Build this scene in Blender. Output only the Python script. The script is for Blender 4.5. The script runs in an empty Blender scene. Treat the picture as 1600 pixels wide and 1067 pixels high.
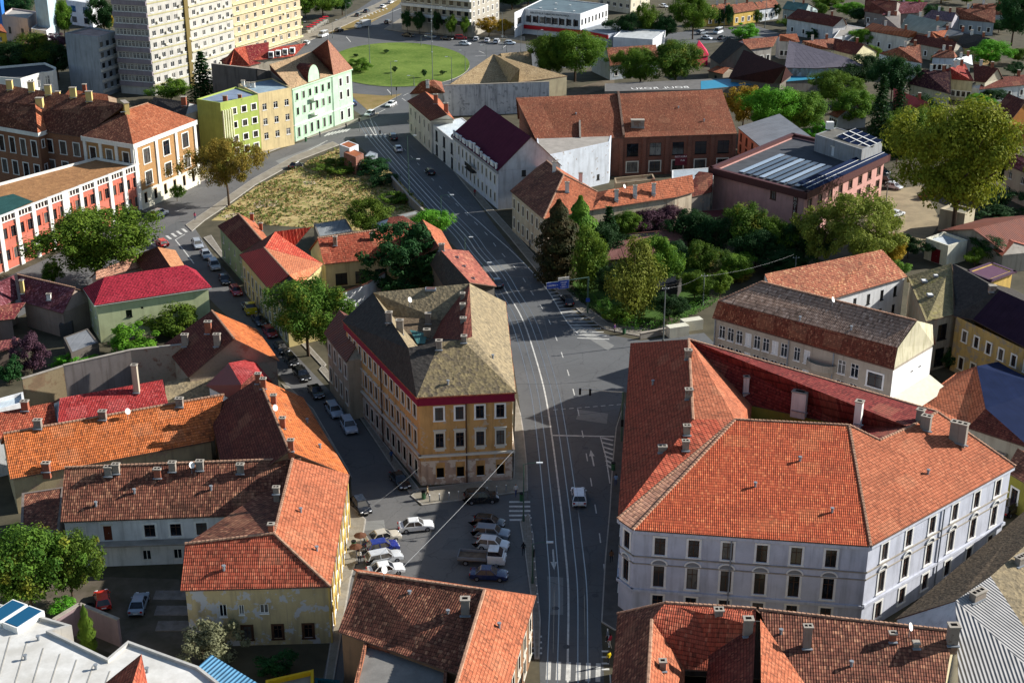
import bpy, bmesh, math, random
from mathutils import Vector, Matrix
random.seed(7)
R=math.radians
sc=bpy.context.scene; COL=sc.collection
# ---------------------------------------------------------------- camera, sky, sun
CX,CY,F=800.0,533.5,2150.0
TH=R(22.2); HC=86.0; cT,sT=math.cos(TH),math.sin(TH)
cam=bpy.data.cameras.new('camera'); co=bpy.data.objects.new('camera',cam); COL.objects.link(co)
cam.sensor_width=36; cam.lens=36*F/1600; cam.clip_start=1; cam.clip_end=4000
co.location=(0,0,HC); co.rotation_euler=(R(90)-TH,0,0); sc.camera=co
SAZ=R(17); SEL=R(27)          # sun: azimuth measured from +X towards +Y
sd=Vector((math.cos(SAZ)*math.cos(SEL),math.sin(SAZ)*math.cos(SEL),math.sin(SEL)))
w=bpy.data.worlds.new('World'); sc.world=w; w.use_nodes=True
wn=w.node_tree; bg=wn.nodes['Background']; sky=wn.nodes.new('ShaderNodeTexSky')
sky.sky_type='NISHITA'; sky.sun_disc=False; sky.sun_elevation=SEL; sky.sun_rotation=math.pi/2-SAZ
sky.air_density=1.0; sky.dust_density=0.6; sky.ozone_density=1.0
wn.links.new(sky.outputs[0],bg.inputs[0]); bg.inputs[1].default_value=0.08
sl=bpy.data.lights.new('sun','SUN'); so=bpy.data.objects.new('sun',sl); COL.objects.link(so)
sl.energy=5.0; sl.angle=R(0.5); sl.color=(1,.965,.92)
so.rotation_euler=sd.to_track_quat('Z','Y').to_euler()
sc.view_settings.view_transform='Standard'; sc.view_settings.look='None'; sc.view_settings.gamma=1
sc.view_settings.use_curve_mapping=False; sc.view_settings.exposure=0.86
# ---------------------------------------------------------------- geometry helpers
def ray(x,y):
    a=(x-CX)/F; b=(y-CY)/F
    return Vector((a,cT-b*sT,-sT-b*cT))
def G(x,y,h=0.0):
    """survey point: where the sight line of photo point x,y meets the level h"""
    d=ray(x,y); t=(HC-h)/-d.z
    return Vector((d.x*t,d.y*t,h))
def HT(P,y):
    k=(y-CY)/F
    return HC-P.y*(k*cT+sT)/(cT-k*sT)
def onedge(px,py,h,A,B,tan):
    """point on the sight line that lies on the roof plane rising from eave A-B"""
    n=Vector((-(B-A).y,(B-A).x,0)).normalized()
    lo,hi=h-2,h+25
    f=lambda z:((G(px,py,z)-A).dot(n)*tan+h)-z
    if f(lo)<0: return G(px,py,h+4)
    for _ in range(50):
        m=(lo+hi)/2
        if f(m)>0: lo=m
        else: hi=m
    return G(px,py,lo)
def link(o,parent=None):
    COL.objects.link(o)
    if parent: o.parent=parent
    return o
def thing(name,label,cat,loc=(0,0,0),rz=0,group=None):
    o=bpy.data.objects.new(name,None); o.location=loc; o.rotation_euler=(0,0,rz); link(o)
    o['label']=label; o['category']=cat
    if group:o['group']=group
    return o
def tag(o,label=None,cat=None,group=None,kind=None):
    if label:o['label']=label
    if cat:o['category']=cat
    if group:o['group']=group
    if kind:o['kind']=kind
    return o
class MB:
    def __init__(s): s.v=[];s.f=[];s.m=[];s.uv=[];s.mats=[]
    def mi(s,m):
        if m not in s.mats:s.mats.append(m)
        return s.mats.index(m)
    def face(s,pts,m,uv=None):
        i=len(s.v); s.v+= [tuple(p) for p in pts]; s.f.append(list(range(i,i+len(pts)))); s.m.append(s.mi(m))
        if uv is None: uv=fuv([Vector(p) for p in pts])
        s.uv.append(uv)
    def box(s,c,sz,m,rz=0,ax=None):
        c=Vector(c); x,y,z=[k/2 for k in sz]
        X=ax if ax else Vector((math.cos(rz),math.sin(rz),0)); Y=Vector((-X.y,X.x,0)); Z=Vector((0,0,1))
        p=lambda a,b,d:c+X*(a*x)+Y*(b*y)+Z*(d*z)
        q=[p(-1,-1,-1),p(1,-1,-1),p(1,1,-1),p(-1,1,-1),p(-1,-1,1),p(1,-1,1),p(1,1,1),p(-1,1,1)]
        for f in ((0,1,5,4),(1,2,6,5),(2,3,7,6),(3,0,4,7),(4,5,6,7),(3,2,1,0)): s.face([q[k] for k in f],m)
    def bar(s,a,b,wd,hh,m,up=Vector((0,0,1))):
        a=Vector(a);b=Vector(b);d=(b-a).normalized(); S=d.cross(up)
        if S.length<1e-4:S=Vector((1,0,0))
        S.normalize(); U=S.cross(d)
        q=[]
        for p in(a,b):
            for (i,j) in((-1,-1),(1,-1),(1,1),(-1,1)): q.append(p+S*(i*wd/2)+U*(j*hh/2))
        for f in((0,1,5,4),(1,2,6,5),(2,3,7,6),(3,0,4,7),(3,2,1,0),(4,5,6,7)): s.face([q[k] for k in f],m)
    def tube(s,pts,r,m,n=6,r2=None):
        pts=[Vector(p) for p in pts]; rings=[]
        for i,p in enumerate(pts):
            d=(pts[min(i+1,len(pts)-1)]-pts[max(i-1,0)]).normalized()
            S=d.cross(Vector((.31,.2,.93)));
            if S.length<1e-3:S=Vector((1,0,0))
            S.normalize();U=S.cross(d)
            rr=r if r2 is None else r+(r2-r)*i/(len(pts)-1)
            rings.append([p+S*(rr*math.cos(2*math.pi*k/n))+U*(rr*math.sin(2*math.pi*k/n)) for k in range(n)])
        for a,b in zip(rings,rings[1:]):
            for k in range(n): s.face([a[k],a[(k+1)%n],b[(k+1)%n],b[k]],m)
        s.face(rings[0][::-1],m); s.face(rings[-1],m)
    def cyl(s,c,r,h,m,n=10,r2=None):
        c=Vector(c); s.tube([c,c+Vector((0,0,h))],r,m,n,r2)
    def mesh(s,name,base=Vector((0,0,0)),smooth=False):
        me=bpy.data.meshes.new(name); base=Vector(base)
        me.from_pydata([tuple(Vector(v)-base) for v in s.v],[],s.f)
        for m in s.mats: me.materials.append(m)
        me.polygons.foreach_set('material_index',s.m)
        ul=me.uv_layers.new(name='UVMap'); flat=[c for u in s.uv for p in u for c in p]
        ul.data.foreach_set('uv',flat)
        if smooth: me.polygons.foreach_set('use_smooth',[True]*len(me.polygons))
        me.update(); return me
    def build(s,name,parent=None,base=None,smooth=False,weld=False):
        if base is None: base=parent.matrix_basis.translation if parent else Vector((0,0,0))
        me=s.mesh(name,base,smooth)
        if weld:
            bm=bmesh.new();bm.from_mesh(me);bmesh.ops.remove_doubles(bm,verts=bm.verts,dist=.001);bm.to_mesh(me);bm.free()
        return link(bpy.data.objects.new(name,me),parent)
def fuv(p):
    n=Vector((0,0,0))
    for i in range(len(p)):
        a,b=p[i],p[(i+1)%len(p)]
        n+=Vector(((a.y-b.y)*(a.z+b.z),(a.z-b.z)*(a.x+b.x),(a.x-b.x)*(a.y+b.y)))
    if n.length<1e-9:return [(0,0)]*len(p)
    n.normalize()
    if abs(n.z)>.985: U=Vector((1,0,0));V=Vector((0,1,0))
    else:
        U=Vector((-n.y,n.x,0)).normalized(); V=n.cross(U)
        if V.z<0:V=-V
    return [(q.dot(U),q.dot(V)) for q in p]
# ---------------------------------------------------------------- materials
def C(h):
    h=h.lstrip('#'); o=[]
    for i in(0,2,4):
        v=int(h[i:i+2],16)/255; o.append(v/12.92 if v<=.04045 else((v+.055)/1.055)**2.4)
    return (*o,1)
class NT:
    def __init__(s,name):
        s.m=bpy.data.materials.new(name); s.m.use_nodes=True; s.t=s.m.node_tree; s.b=s.t.nodes['Principled BSDF']
    def n(s,ty,**k):
        x=s.t.nodes.new('ShaderNode'+ty)
        for a,v in k.items():
            if a.startswith('i_'):
                key=a[2:]; key=int(key) if key.isdigit() else key.replace('_',' ')
                x.inputs[key].default_value=v
            else:setattr(x,a,v)
        return x
    def l(s,a,b): s.t.links.new(a,b)
    def mix(s,f,a,b,mode='MIX'):
        x=s.n('Mix',data_type='RGBA',blend_type=mode)
        for k,v in((0,f),(6,a),(7,b)):
            if hasattr(v,'default_value') or hasattr(v,'links'): s.l(v,x.inputs[k])
            else: x.inputs[k].default_value=v
        return x.outputs[2]
    def math(s,op,a,b=0.0):
        x=s.n('Math',operation=op)
        for k,v in((0,a),(1,b)):
            if hasattr(v,'links'): s.l(v,x.inputs[k])
            else:x.inputs[k].default_value=v
        return x.outputs[0]
    def noise(s,vec,scale,detail=4,rough=.55):
        x=s.n('TexNoise'); x.inputs['Scale'].default_value=scale;x.inputs['Detail'].default_value=detail;x.inputs['Roughness'].default_value=rough
        s.l(vec,x.inputs['Vector']); return x.outputs['Fac']
    def ramp(s,fac,a,b,ca=0.0,cb=1.0):
        x=s.n('MapRange'); s.l(fac,x.inputs[0]); x.inputs[1].default_value=a;x.inputs[2].default_value=b;x.inputs[3].default_value=ca;x.inputs[4].default_value=cb
        return x.outputs[0]
    def bump(s,h,st=.5,d=.05):
        x=s.n('Bump'); x.inputs['Strength'].default_value=st;x.inputs['Distance'].default_value=d
        s.l(h,x.inputs['Height']); s.l(x.outputs[0],s.b.inputs['Normal'])
    def out(s,col,rough=.85,spec=.2):
        if hasattr(col,'links'): s.l(col,s.b.inputs['Base Color'])
        else:s.b.inputs['Base Color'].default_value=col
        s.b.inputs['Roughness'].default_value=rough; s.b.inputs['Specular IOR Level'].default_value=spec
        return s.m
def sh(c,k): return (min(c[0]*k,1),min(c[1]*k,1),min(c[2]*k,1),1)
def pos(t,sx=1,sy=1,sz=1):
    g=t.n('NewGeometry'); mp=t.n('Mapping'); mp.inputs['Scale'].default_value=(sx,sy,sz); t.l(g.outputs['Position'],mp.inputs['Vector']); return mp.outputs[0]
def uvn(t,sx=1,sy=1):
    u=t.n('UVMap'); mp=t.n('Mapping'); mp.inputs['Scale'].default_value=(sx,sy,1); t.l(u.outputs[0],mp.inputs['Vector']); return mp.outputs[0]
_mc={}
def cached(f):
    def g(*a,**k):
        key=(f.__name__,a,tuple(sorted(k.items())))
        if key not in _mc:_mc[key]=f(*a,**k)
        return _mc[key]
    return g
@cached
def plaster(col,dirt=.35,stain='#5a4c40',peel=0.0,pcol='#a08872'):
    t=NT('plaster_'+col); c=C(col); p=pos(t)
    n1=t.noise(p,.45,5,.6); n2=t.noise(pos(t,1.3,1.3,.16),1.0,4); n3=t.noise(p,6,3)
    a=t.mix(t.ramp(n1,.3,.75),sh(c,1.06),sh(c,.80))
    a=t.mix(t.ramp(n2,.5,.76,0,min(1,dirt*1.3)),a,C(stain)); a=t.mix(t.ramp(t.noise(pos(t,3,3,.12),1.0,3),.6,.72,0,dirt*.8),a,C(stain))
    a=t.mix(t.ramp(n3,.3,.8,0,.22),a,sh(c,.62))
    if peel>0:
        a=t.mix(t.ramp(t.noise(p,.8,6,.65),.62-peel*.22,.65-peel*.22,0,.85),a,C(pcol))
    t.bump(n3,.25,.03); return t.out(a,.92,.15)
@cached
def tiles(a,b,dirt='#3a2a24',amt=.5,row=.42,wd=.30,pale='#cf9a72',pamt=.25,patch=.32,mossy=0.0,spk=.5):
    row*=.82; wd*=.72; t=NT('roof_tiles_'+a); uv=uvn(t)
    br=t.n('TexBrick'); br.offset=.5; t.l(uv,br.inputs['Vector']); br.inputs['Scale'].default_value=1
    br.inputs['Color1'].default_value=C(a);br.inputs['Color2'].default_value=C(b);br.inputs['Mortar'].default_value=sh(C(a),.7)
    br.inputs['Mortar Size'].default_value=.016;br.inputs['Mortar Smooth'].default_value=.6;br.inputs['Brick Width'].default_value=wd;br.inputs['Row Height'].default_value=row
    c=br.outputs['Color']; p=pos(t)
    wn=t.n('TexWhiteNoise',noise_dimensions='2D'); fl=t.n('VectorMath',operation='FLOOR'); dv=t.n('VectorMath',operation='DIVIDE'); dv.inputs[1].default_value=(wd,row,1)
    t.l(uv,dv.inputs[0]);t.l(dv.outputs[0],fl.inputs[0]);t.l(fl.outputs[0],wn.inputs['Vector'])
    c=t.mix(t.ramp(wn.outputs['Value'],.8,1.0,0,pamt*1.3),c,C(pale))
    c=t.mix(t.ramp(wn.outputs['Value'],.2,.02,0,spk),c,C(dirt))
    wv=t.n('Mix',data_type='RGBA',blend_type='MULTIPLY'); wv.inputs[0].default_value=1; t.l(c,wv.inputs[6]); t.l(t.ramp(wn.outputs['Value'],0,1,.8,1.16),wv.inputs[7]); c=wv.outputs[2]
    n6=t.noise(p,5.5,3,.7); c=t.mix(t.ramp(n6,.58,.72,0,amt*.9),c,C(dirt))
    n1=t.noise(p,patch,6,.68); c=t.mix(t.ramp(n1,.46,.72,0,amt),c,C(dirt))
    n4=t.noise(uvn(t,1.6,.22),.9,4); c=t.mix(t.ramp(n4,.56,.8,0,amt*.8),c,C(dirt))
    b2=t.n('TexBrick'); b2.offset=.37; t.l(uvn(t,1,1),b2.inputs['Vector']); b2.inputs['Scale'].default_value=1; b2.inputs['Brick Width'].default_value=2.7;b2.inputs['Row Height'].default_value=1.9;b2.inputs['Mortar Size'].default_value=0
    b2.inputs['Color1'].default_value=(0,0,0,1);b2.inputs['Color2'].default_value=(1,1,1,1)
    c=t.mix(t.ramp(b2.outputs['Color'],.9,.93,0,.12),c,C(pale)); c=t.mix(t.ramp(b2.outputs['Color'],.1,.07,0,.14),c,C(dirt))
    n5=t.noise(p,.75,7,.75); c=t.mix(t.ramp(n5,.58,.66,0,amt*.9),c,C(dirt))
    n2=t.noise(p,1.9,4,.7); c=t.mix(t.ramp(n2,.52,.8,0,pamt),c,C(pale))
    if mossy>0: c=t.mix(t.ramp(t.noise(p,.9,5,.7),.6,.7,0,mossy),c,C('#8f8a3a'))
    sp=t.n('SeparateXYZ'); t.l(uv,sp.inputs[0])
    saw=t.math('FRACT',t.math('DIVIDE',sp.outputs[1],row)); bar=t.math('COSINE',t.math('MULTIPLY',sp.outputs[0],2*math.pi/wd))
    h=t.math('ADD',t.math('SUBTRACT',1.0,saw),t.math('MULTIPLY',bar,.28)); h=t.math('ADD',h,t.math('MULTIPLY',n2,.8))
    t.bump(h,.85,.075)
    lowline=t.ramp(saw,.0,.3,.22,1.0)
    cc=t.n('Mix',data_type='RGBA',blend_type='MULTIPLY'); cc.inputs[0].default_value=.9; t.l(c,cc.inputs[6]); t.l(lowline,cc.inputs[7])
    hs=t.n('HueSaturation'); hs.inputs['Saturation'].default_value=.97; t.l(cc.outputs[2],hs.inputs['Color']); return t.out(hs.outputs[0],.88,.15)
@cached
def shingle(a,b,d='#4a4034',moss=0.0,sc_=1.6):
    t=NT('shingle_'+a); p=pos(t); uv=uvn(t)
    v=t.n('TexVoronoi'); v.inputs['Scale'].default_value=sc_*1.5; t.l(uv,v.inputs['Vector'])
    c=t.mix(t.ramp(v.outputs['Color'],.1,.9),C(a),C(b))
    n=t.noise(p,2.6,5,.7); c=t.mix(t.ramp(n,.5,.72,0,.75),c,C(d))
    n2=t.noise(p,.22,4); c=t.mix(t.ramp(n2,.45,.75,0,.4),c,sh(C(a),.7))
    if moss: c=t.mix(t.ramp(t.noise(p,.6,6,.7),.52,.66,0,moss),c,C('#8c8636'))
    t.bump(t.math('ADD',n,v.outputs['Distance']),.7,.08); return t.out(c,.92,.1)
@cached
def sheet(col,seam=.6,rust=0.0,rough=.75,rc='#8a4a22',st=.6,along=0):
    t=NT('sheet_metal_'+col); c=C(col); p=pos(t); sp=t.n('SeparateXYZ'); t.l(uvn(t),sp.inputs[0])
    fr=t.math('FRACT',t.math('DIVIDE',sp.outputs[along],seam)); line=t.ramp(fr,.0,.12,1,0)
    n=t.noise(p,.5,5,.6); a=t.mix(t.ramp(n,.3,.75),sh(c,1.08),sh(c,.78))
    a=t.mix(t.math('MULTIPLY',line,.45),a,sh(c,.45))
    if rust: a=t.mix(t.ramp(t.noise(uvn(t,1.2,.25),.9,5,.65),.62-rust*.3,.72-rust*.25,0,.9),a,C(rc))
    a=t.mix(t.ramp(t.noise(uvn(t,1.4,.2),.8,5,.65),.5,.75,0,.35),a,sh(c,.5)); t.bump(line,st,.06); return t.out(a,max(rough,.7),.03 if max(c[:3])<.12 else .15)
@cached
def corrug(col,step=.35,rust=0.0,dark=.55,along=0):
    t=NT('corrugated_'+col); c=C(col); sp=t.n('SeparateXYZ'); t.l(uvn(t),sp.inputs[0])
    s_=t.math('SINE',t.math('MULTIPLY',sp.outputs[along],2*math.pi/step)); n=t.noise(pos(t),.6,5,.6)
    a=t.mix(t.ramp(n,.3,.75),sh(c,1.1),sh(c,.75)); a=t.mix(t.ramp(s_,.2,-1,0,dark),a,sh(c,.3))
    if rust: a=t.mix(t.ramp(t.noise(uvn(t,1,.3),.8,5,.7),.5,.62,0,rust),a,C('#84401c'))
    t.bump(s_,.7,.08); return t.out(a,.7,.3)
@cached
def flat(col,col2=None,scale=.6,rough=.9,fine=5,bump=.2,spec=.2,amt=.5):
    t=NT('surface_'+col); c=C(col); c2=C(col2) if col2 else sh(c,.72); p=pos(t)
    n=t.noise(p,scale,6,.62); f=t.noise(p,fine,3)
    a=t.mix(t.ramp(n,.38,.66),c,c2); a=t.mix(t.ramp(f,.35,.75,0,amt),a,sh(c,.7)); t.bump(f,bump,.04); return t.out(a,rough,spec)
@cached
def paint(col,rough=.55,spec=.4,var=.12,metal=0.0):
    t=NT('paint_'+col); c=C(col); n=t.noise(pos(t),1.7,4); a=t.mix(t.ramp(n,.3,.75,0,1),sh(c,1+var*.5),sh(c,1-var)); t.b.inputs['Metallic'].default_value=metal
    return t.out(a,rough,spec)
@cached
def brick(a,b,mortar='#9a8c7c',dirt=.4,bw=.5,bh=.16,plas=None,pa=.5):
    t=NT('brickwork_'+a); br=t.n('TexBrick'); t.l(uvn(t),br.inputs['Vector']); br.inputs['Scale'].default_value=1
    br.inputs['Color1'].default_value=C(a);br.inputs['Color2'].default_value=C(b);br.inputs['Mortar'].default_value=C(mortar)
    br.inputs['Mortar Size'].default_value=.02;br.inputs['Brick Width'].default_value=bw;br.inputs['Row Height'].default_value=bh
    p=pos(t);n=t.noise(p,.5,5,.65); c=t.mix(t.ramp(n,.45,.75,0,dirt),br.outputs['Color'],C('#3c302a'))
    if plas: c=t.mix(t.ramp(t.noise(p,.33,7,.7),.52-pa*.2,.56-pa*.2,0,.93),c,C(plas)); c=t.mix(t.ramp(t.noise(p,3,4),.5,.75,0,.35),c,sh(C(plas),.45))
    t.bump(br.outputs['Fac'],.4,.02); return t.out(c,.92,.12)
@cached
def leafm(a,b,dark,tip=None):
    t=NT('leaf_'+a); p=pos(t); oi=t.n('ObjectInfo'); n=t.noise(p,.55,4,.6); n2=t.noise(p,3.2,2)
    c=t.mix(t.ramp(n,.35,.68),C(a),C(b)); c=t.mix(t.ramp(n2,.55,.75,0,.6),c,C(dark))
    if tip: c=t.mix(t.ramp(t.noise(p,.35,3),.56,.7,0,.6),c,C(tip))
    hs=t.n('HueSaturation'); hs.inputs['Value'].default_value=1; t.l(c,hs.inputs['Color']); t.l(t.ramp(oi.outputs['Random'],0,1,.8,1.2),hs.inputs['Value']); t.l(t.ramp(oi.outputs['Random'],0,1,.485,.512),hs.inputs['Hue'])
    m=t.out(hs.outputs[0],.7,.12)
    tr=t.n('BsdfTranslucent'); t.l(hs.outputs[0],tr.inputs[0]); mx=t.n('MixShader'); mx.inputs[0].default_value=.28
    o=t.t.nodes['Material Output']; t.l(t.b.outputs[0],mx.inputs[1]);t.l(tr.outputs[0],mx.inputs[2]);t.l(mx.outputs[0],o.inputs[0]); return m
@cached
def glass(col='#10141a',rough=.12,var=1):
    t=NT('pane_'+col); oi=t.n('ObjectInfo'); c=C(col)
    a=t.mix(t.ramp(oi.outputs['Random'],.5,.95,0,.75*var),c,C('#77746c')); a=t.mix(t.ramp(t.noise(pos(t,1,1,.6),1.3,2),.5,.6,0,.5*var),a,C('#2c333c')); return t.out(a,rough,.5)
def objcol(name,rough=.25,metal=.0,coat=.6):
    t=NT(name); oi=t.n('ObjectInfo'); n=t.noise(pos(t),2.5,3); hs=t.mix(t.ramp(n,.45,.75,0,.18),oi.outputs['Color'],(.18,.16,.14,1)); t.b.inputs['Metallic'].default_value=metal; t.b.inputs['Coat Weight'].default_value=coat; t.b.inputs['Coat Roughness'].default_value=.08
    return t.out(hs,rough,.5)
CARP=objcol('car_paint')
GL=glass()
def shut():
    t=NT('pane_shutter'); oi=t.n('ObjectInfo'); a=t.mix(t.ramp(oi.outputs['Random'],.45,.5),C('#20262c'),C('#c9c9c4')); return t.out(a,.35,.3)
GLL=glass('#2a3138'); GLS=shut(); TYRE=paint('#1a1a1b',.8,.2); RIM=paint('#9a9ca0',.35,.5,.1,.6); HEAD=paint('#e8ecef',.15,.6); TAIL=paint('#a01512',.2,.5); DARK=paint('#141414',.7,.2)
WHITE=paint('#e2e0d8',.6,.3); OFFW=paint('#c9c4b4',.7,.25); BROWNF=paint('#4a3020',.6,.3); GREYM=paint('#7d8286',.45,.5); POLE=paint('#3f5a4c',.5,.4); POLG=paint('#6d7370',.5,.4)
CAPM=flat('#a39a8c',None,1.2); HOLE_DARK=paint('#0d0c0b',.95,.05); LIGHTW=plaster('#d8d5cc',.3)  # near black paint stands for the shade inside openings and flues
# ---------------------------------------------------------------- building kit
_wm={}
def win_mesh(wd,hh,st,fm):
    key=(round(wd,2),round(hh,2),st,fm.name)
    if key in _wm:return _wm[key]
    f=MB(); x=wd/2
    def r(x0,x1,z0,z1,y0,y1,m): f.box(((x0+x1)/2,(y0+y1)/2,(z0+z1)/2),(x1-x0,y1-y0,z1-z0),m)
    sash=WHITE if st in('plain','light') else (BROWNF if st in('brown','trim','hood') else DARK)
    # sash bars inside the reveal (y<0 is outward)
    t=.07
    r(-x,-x+t,0,hh,.06,.12,sash);r(x-t,x,0,hh,.06,.12,sash);r(-x+t,x-t,0,t,.06,.12,sash);r(-x+t,x-t,hh-t,hh,.06,.12,sash)
    if st!='slot':
        r(-.035,.035,t,hh-t,.065,.115,sash)
        if hh>1.5: r(-x+t,-.035,hh*.68,hh*.68+.06,.07,.11,sash); r(.035,x-t,hh*.68,hh*.68+.06,.07,.11,sash)
    if st in('trim','brown'):
        s_=.24
        r(-x-s_,-x,-.02,hh+.02,-.07,.02,fm);r(x,x+s_,-.02,hh+.02,-.07,.02,fm);r(-x-s_,x+s_,hh+.02,hh+.24,-.08,.02,fm)
        r(-x-s_-.06,x+s_+.06,-.16,-.02,-.14,.02,fm)
    elif st=='hood':
        s_=.2
        r(-x-s_,-x,-.02,hh+.02,-.07,.02,fm);r(x,x+s_,-.02,hh+.02,-.07,.02,fm);r(-x-s_,x+s_,hh+.02,hh+.3,-.08,.02,fm)
        r(-x-s_-.12,x+s_+.12,hh+.42,hh+.56,-.25,.02,fm); r(-x-s_-.1,x+s_+.1,-.2,-.02,-.18,.02,fm); r(-x-s_+.1,x+s_-.1,-.55,-.2,-.06,.02,fm)
    elif st!='slot': r(-x-.06,x+.06,-.12,-.0,-.1,.05,fm)
    p=MB(); p.face([(-x+.02,.1,.02),(x-.02,.1,.02),(x-.02,.1,hh-.02),(-x+.02,.1,hh-.02)],GL if st!='light' else GLS)
    _wm[key]=(f.mesh('window'),p.mesh('pane')); return _wm[key]
_dm={}
def door_mesh(wd,hh,col):
    key=(round(wd,2),round(hh,2),col)
    if key not in _dm:
        m=MB(); pm=paint(col,.6,.3)
        m.box((0,.11,hh/2),(wd-.02,.06,hh-.02),pm)
        for sx in(-1,1):
            for z in(.3,.62): m.box((sx*wd*.24,.07,hh*z),(wd*.36,.03,hh*.26),pm)
        m.box((0,-.06,hh+.1),(wd+.4,.16,.2),OFFW)
        m2=MB(); m2.box((wd*.08,.06,hh*.47),(.05,.05,.16),GREYM)
        _dm[key]=(m.mesh('door'),m2.mesh('door_handle'))
    return _dm[key]
def area2(P): return sum(P[i].x*P[(i+1)%len(P)].y-P[(i+1)%len(P)].x*P[i].y for i in range(len(P)))
def inset(P,d):
    n=len(P); out=[]; sg=1 if area2(P)>0 else -1
    for i in range(n):
        a,b,c_=P[i-1],P[i],P[(i+1)%n]
        e1=(b-a);e1.z=0;e1.normalize();e2=(c_-b);e2.z=0;e2.normalize()
        n1=Vector((-e1.y,e1.x,0))*sg;n2=Vector((-e2.y,e2.x,0))*sg
        k=1+n1.dot(n2); k=max(k,.35)
        out.append(b+(n1+n2)*(d/k))
    return out
def facade(mb,P0,P1,z0,z1,holes,m,depth=.22):
    P0=Vector((P0.x,P0.y,0));P1=Vector((P1.x,P1.y,0)); L=(P1-P0).length; d=(P1-P0)/L; N=Vector((d.y,-d.x,0))
    us=sorted({0,L}|{u for h in holes for u in(h[0],h[0]+h[2])}); vs=sorted({z0,z1}|{v for h in holes for v in(h[1],h[1]+h[3])})
    q=lambda u,v,o=0:P0+d*u+Vector((0,0,v))-N*o
    for i in range(len(us)-1):
        for j in range(len(vs)-1):
            cu=(us[i]+us[i+1])/2;cv=(vs[j]+vs[j+1])/2
            if any(h[0]<cu<h[0]+h[2] and h[1]<cv<h[1]+h[3] for h in holes):continue
            u0,u1,v0,v1=us[i],us[i+1],vs[j],vs[j+1]
            mb.face([q(u0,v0),q(u1,v0),q(u1,v1),q(u0,v1)],m,[(u0,v0),(u1,v0),(u1,v1),(u0,v1)])
    for h in holes:
        u0,v0,u1,v1=h[0],h[1],h[0]+h[2],h[1]+h[3]
        for a,b in(((u0,v0),(u1,v0)),((u1,v0),(u1,v1)),((u1,v1),(u0,v1)),((u0,v1),(u0,v0))):
            mb.face([q(*a),q(*b),q(*b,depth),q(*a,depth)],m)
        mb.face([q(u0,v0,depth),q(u1,v0,depth),q(u1,v1,depth),q(u0,v1,depth)],HOLE_DARK)  # black back sheet stands in for the dark room behind
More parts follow.
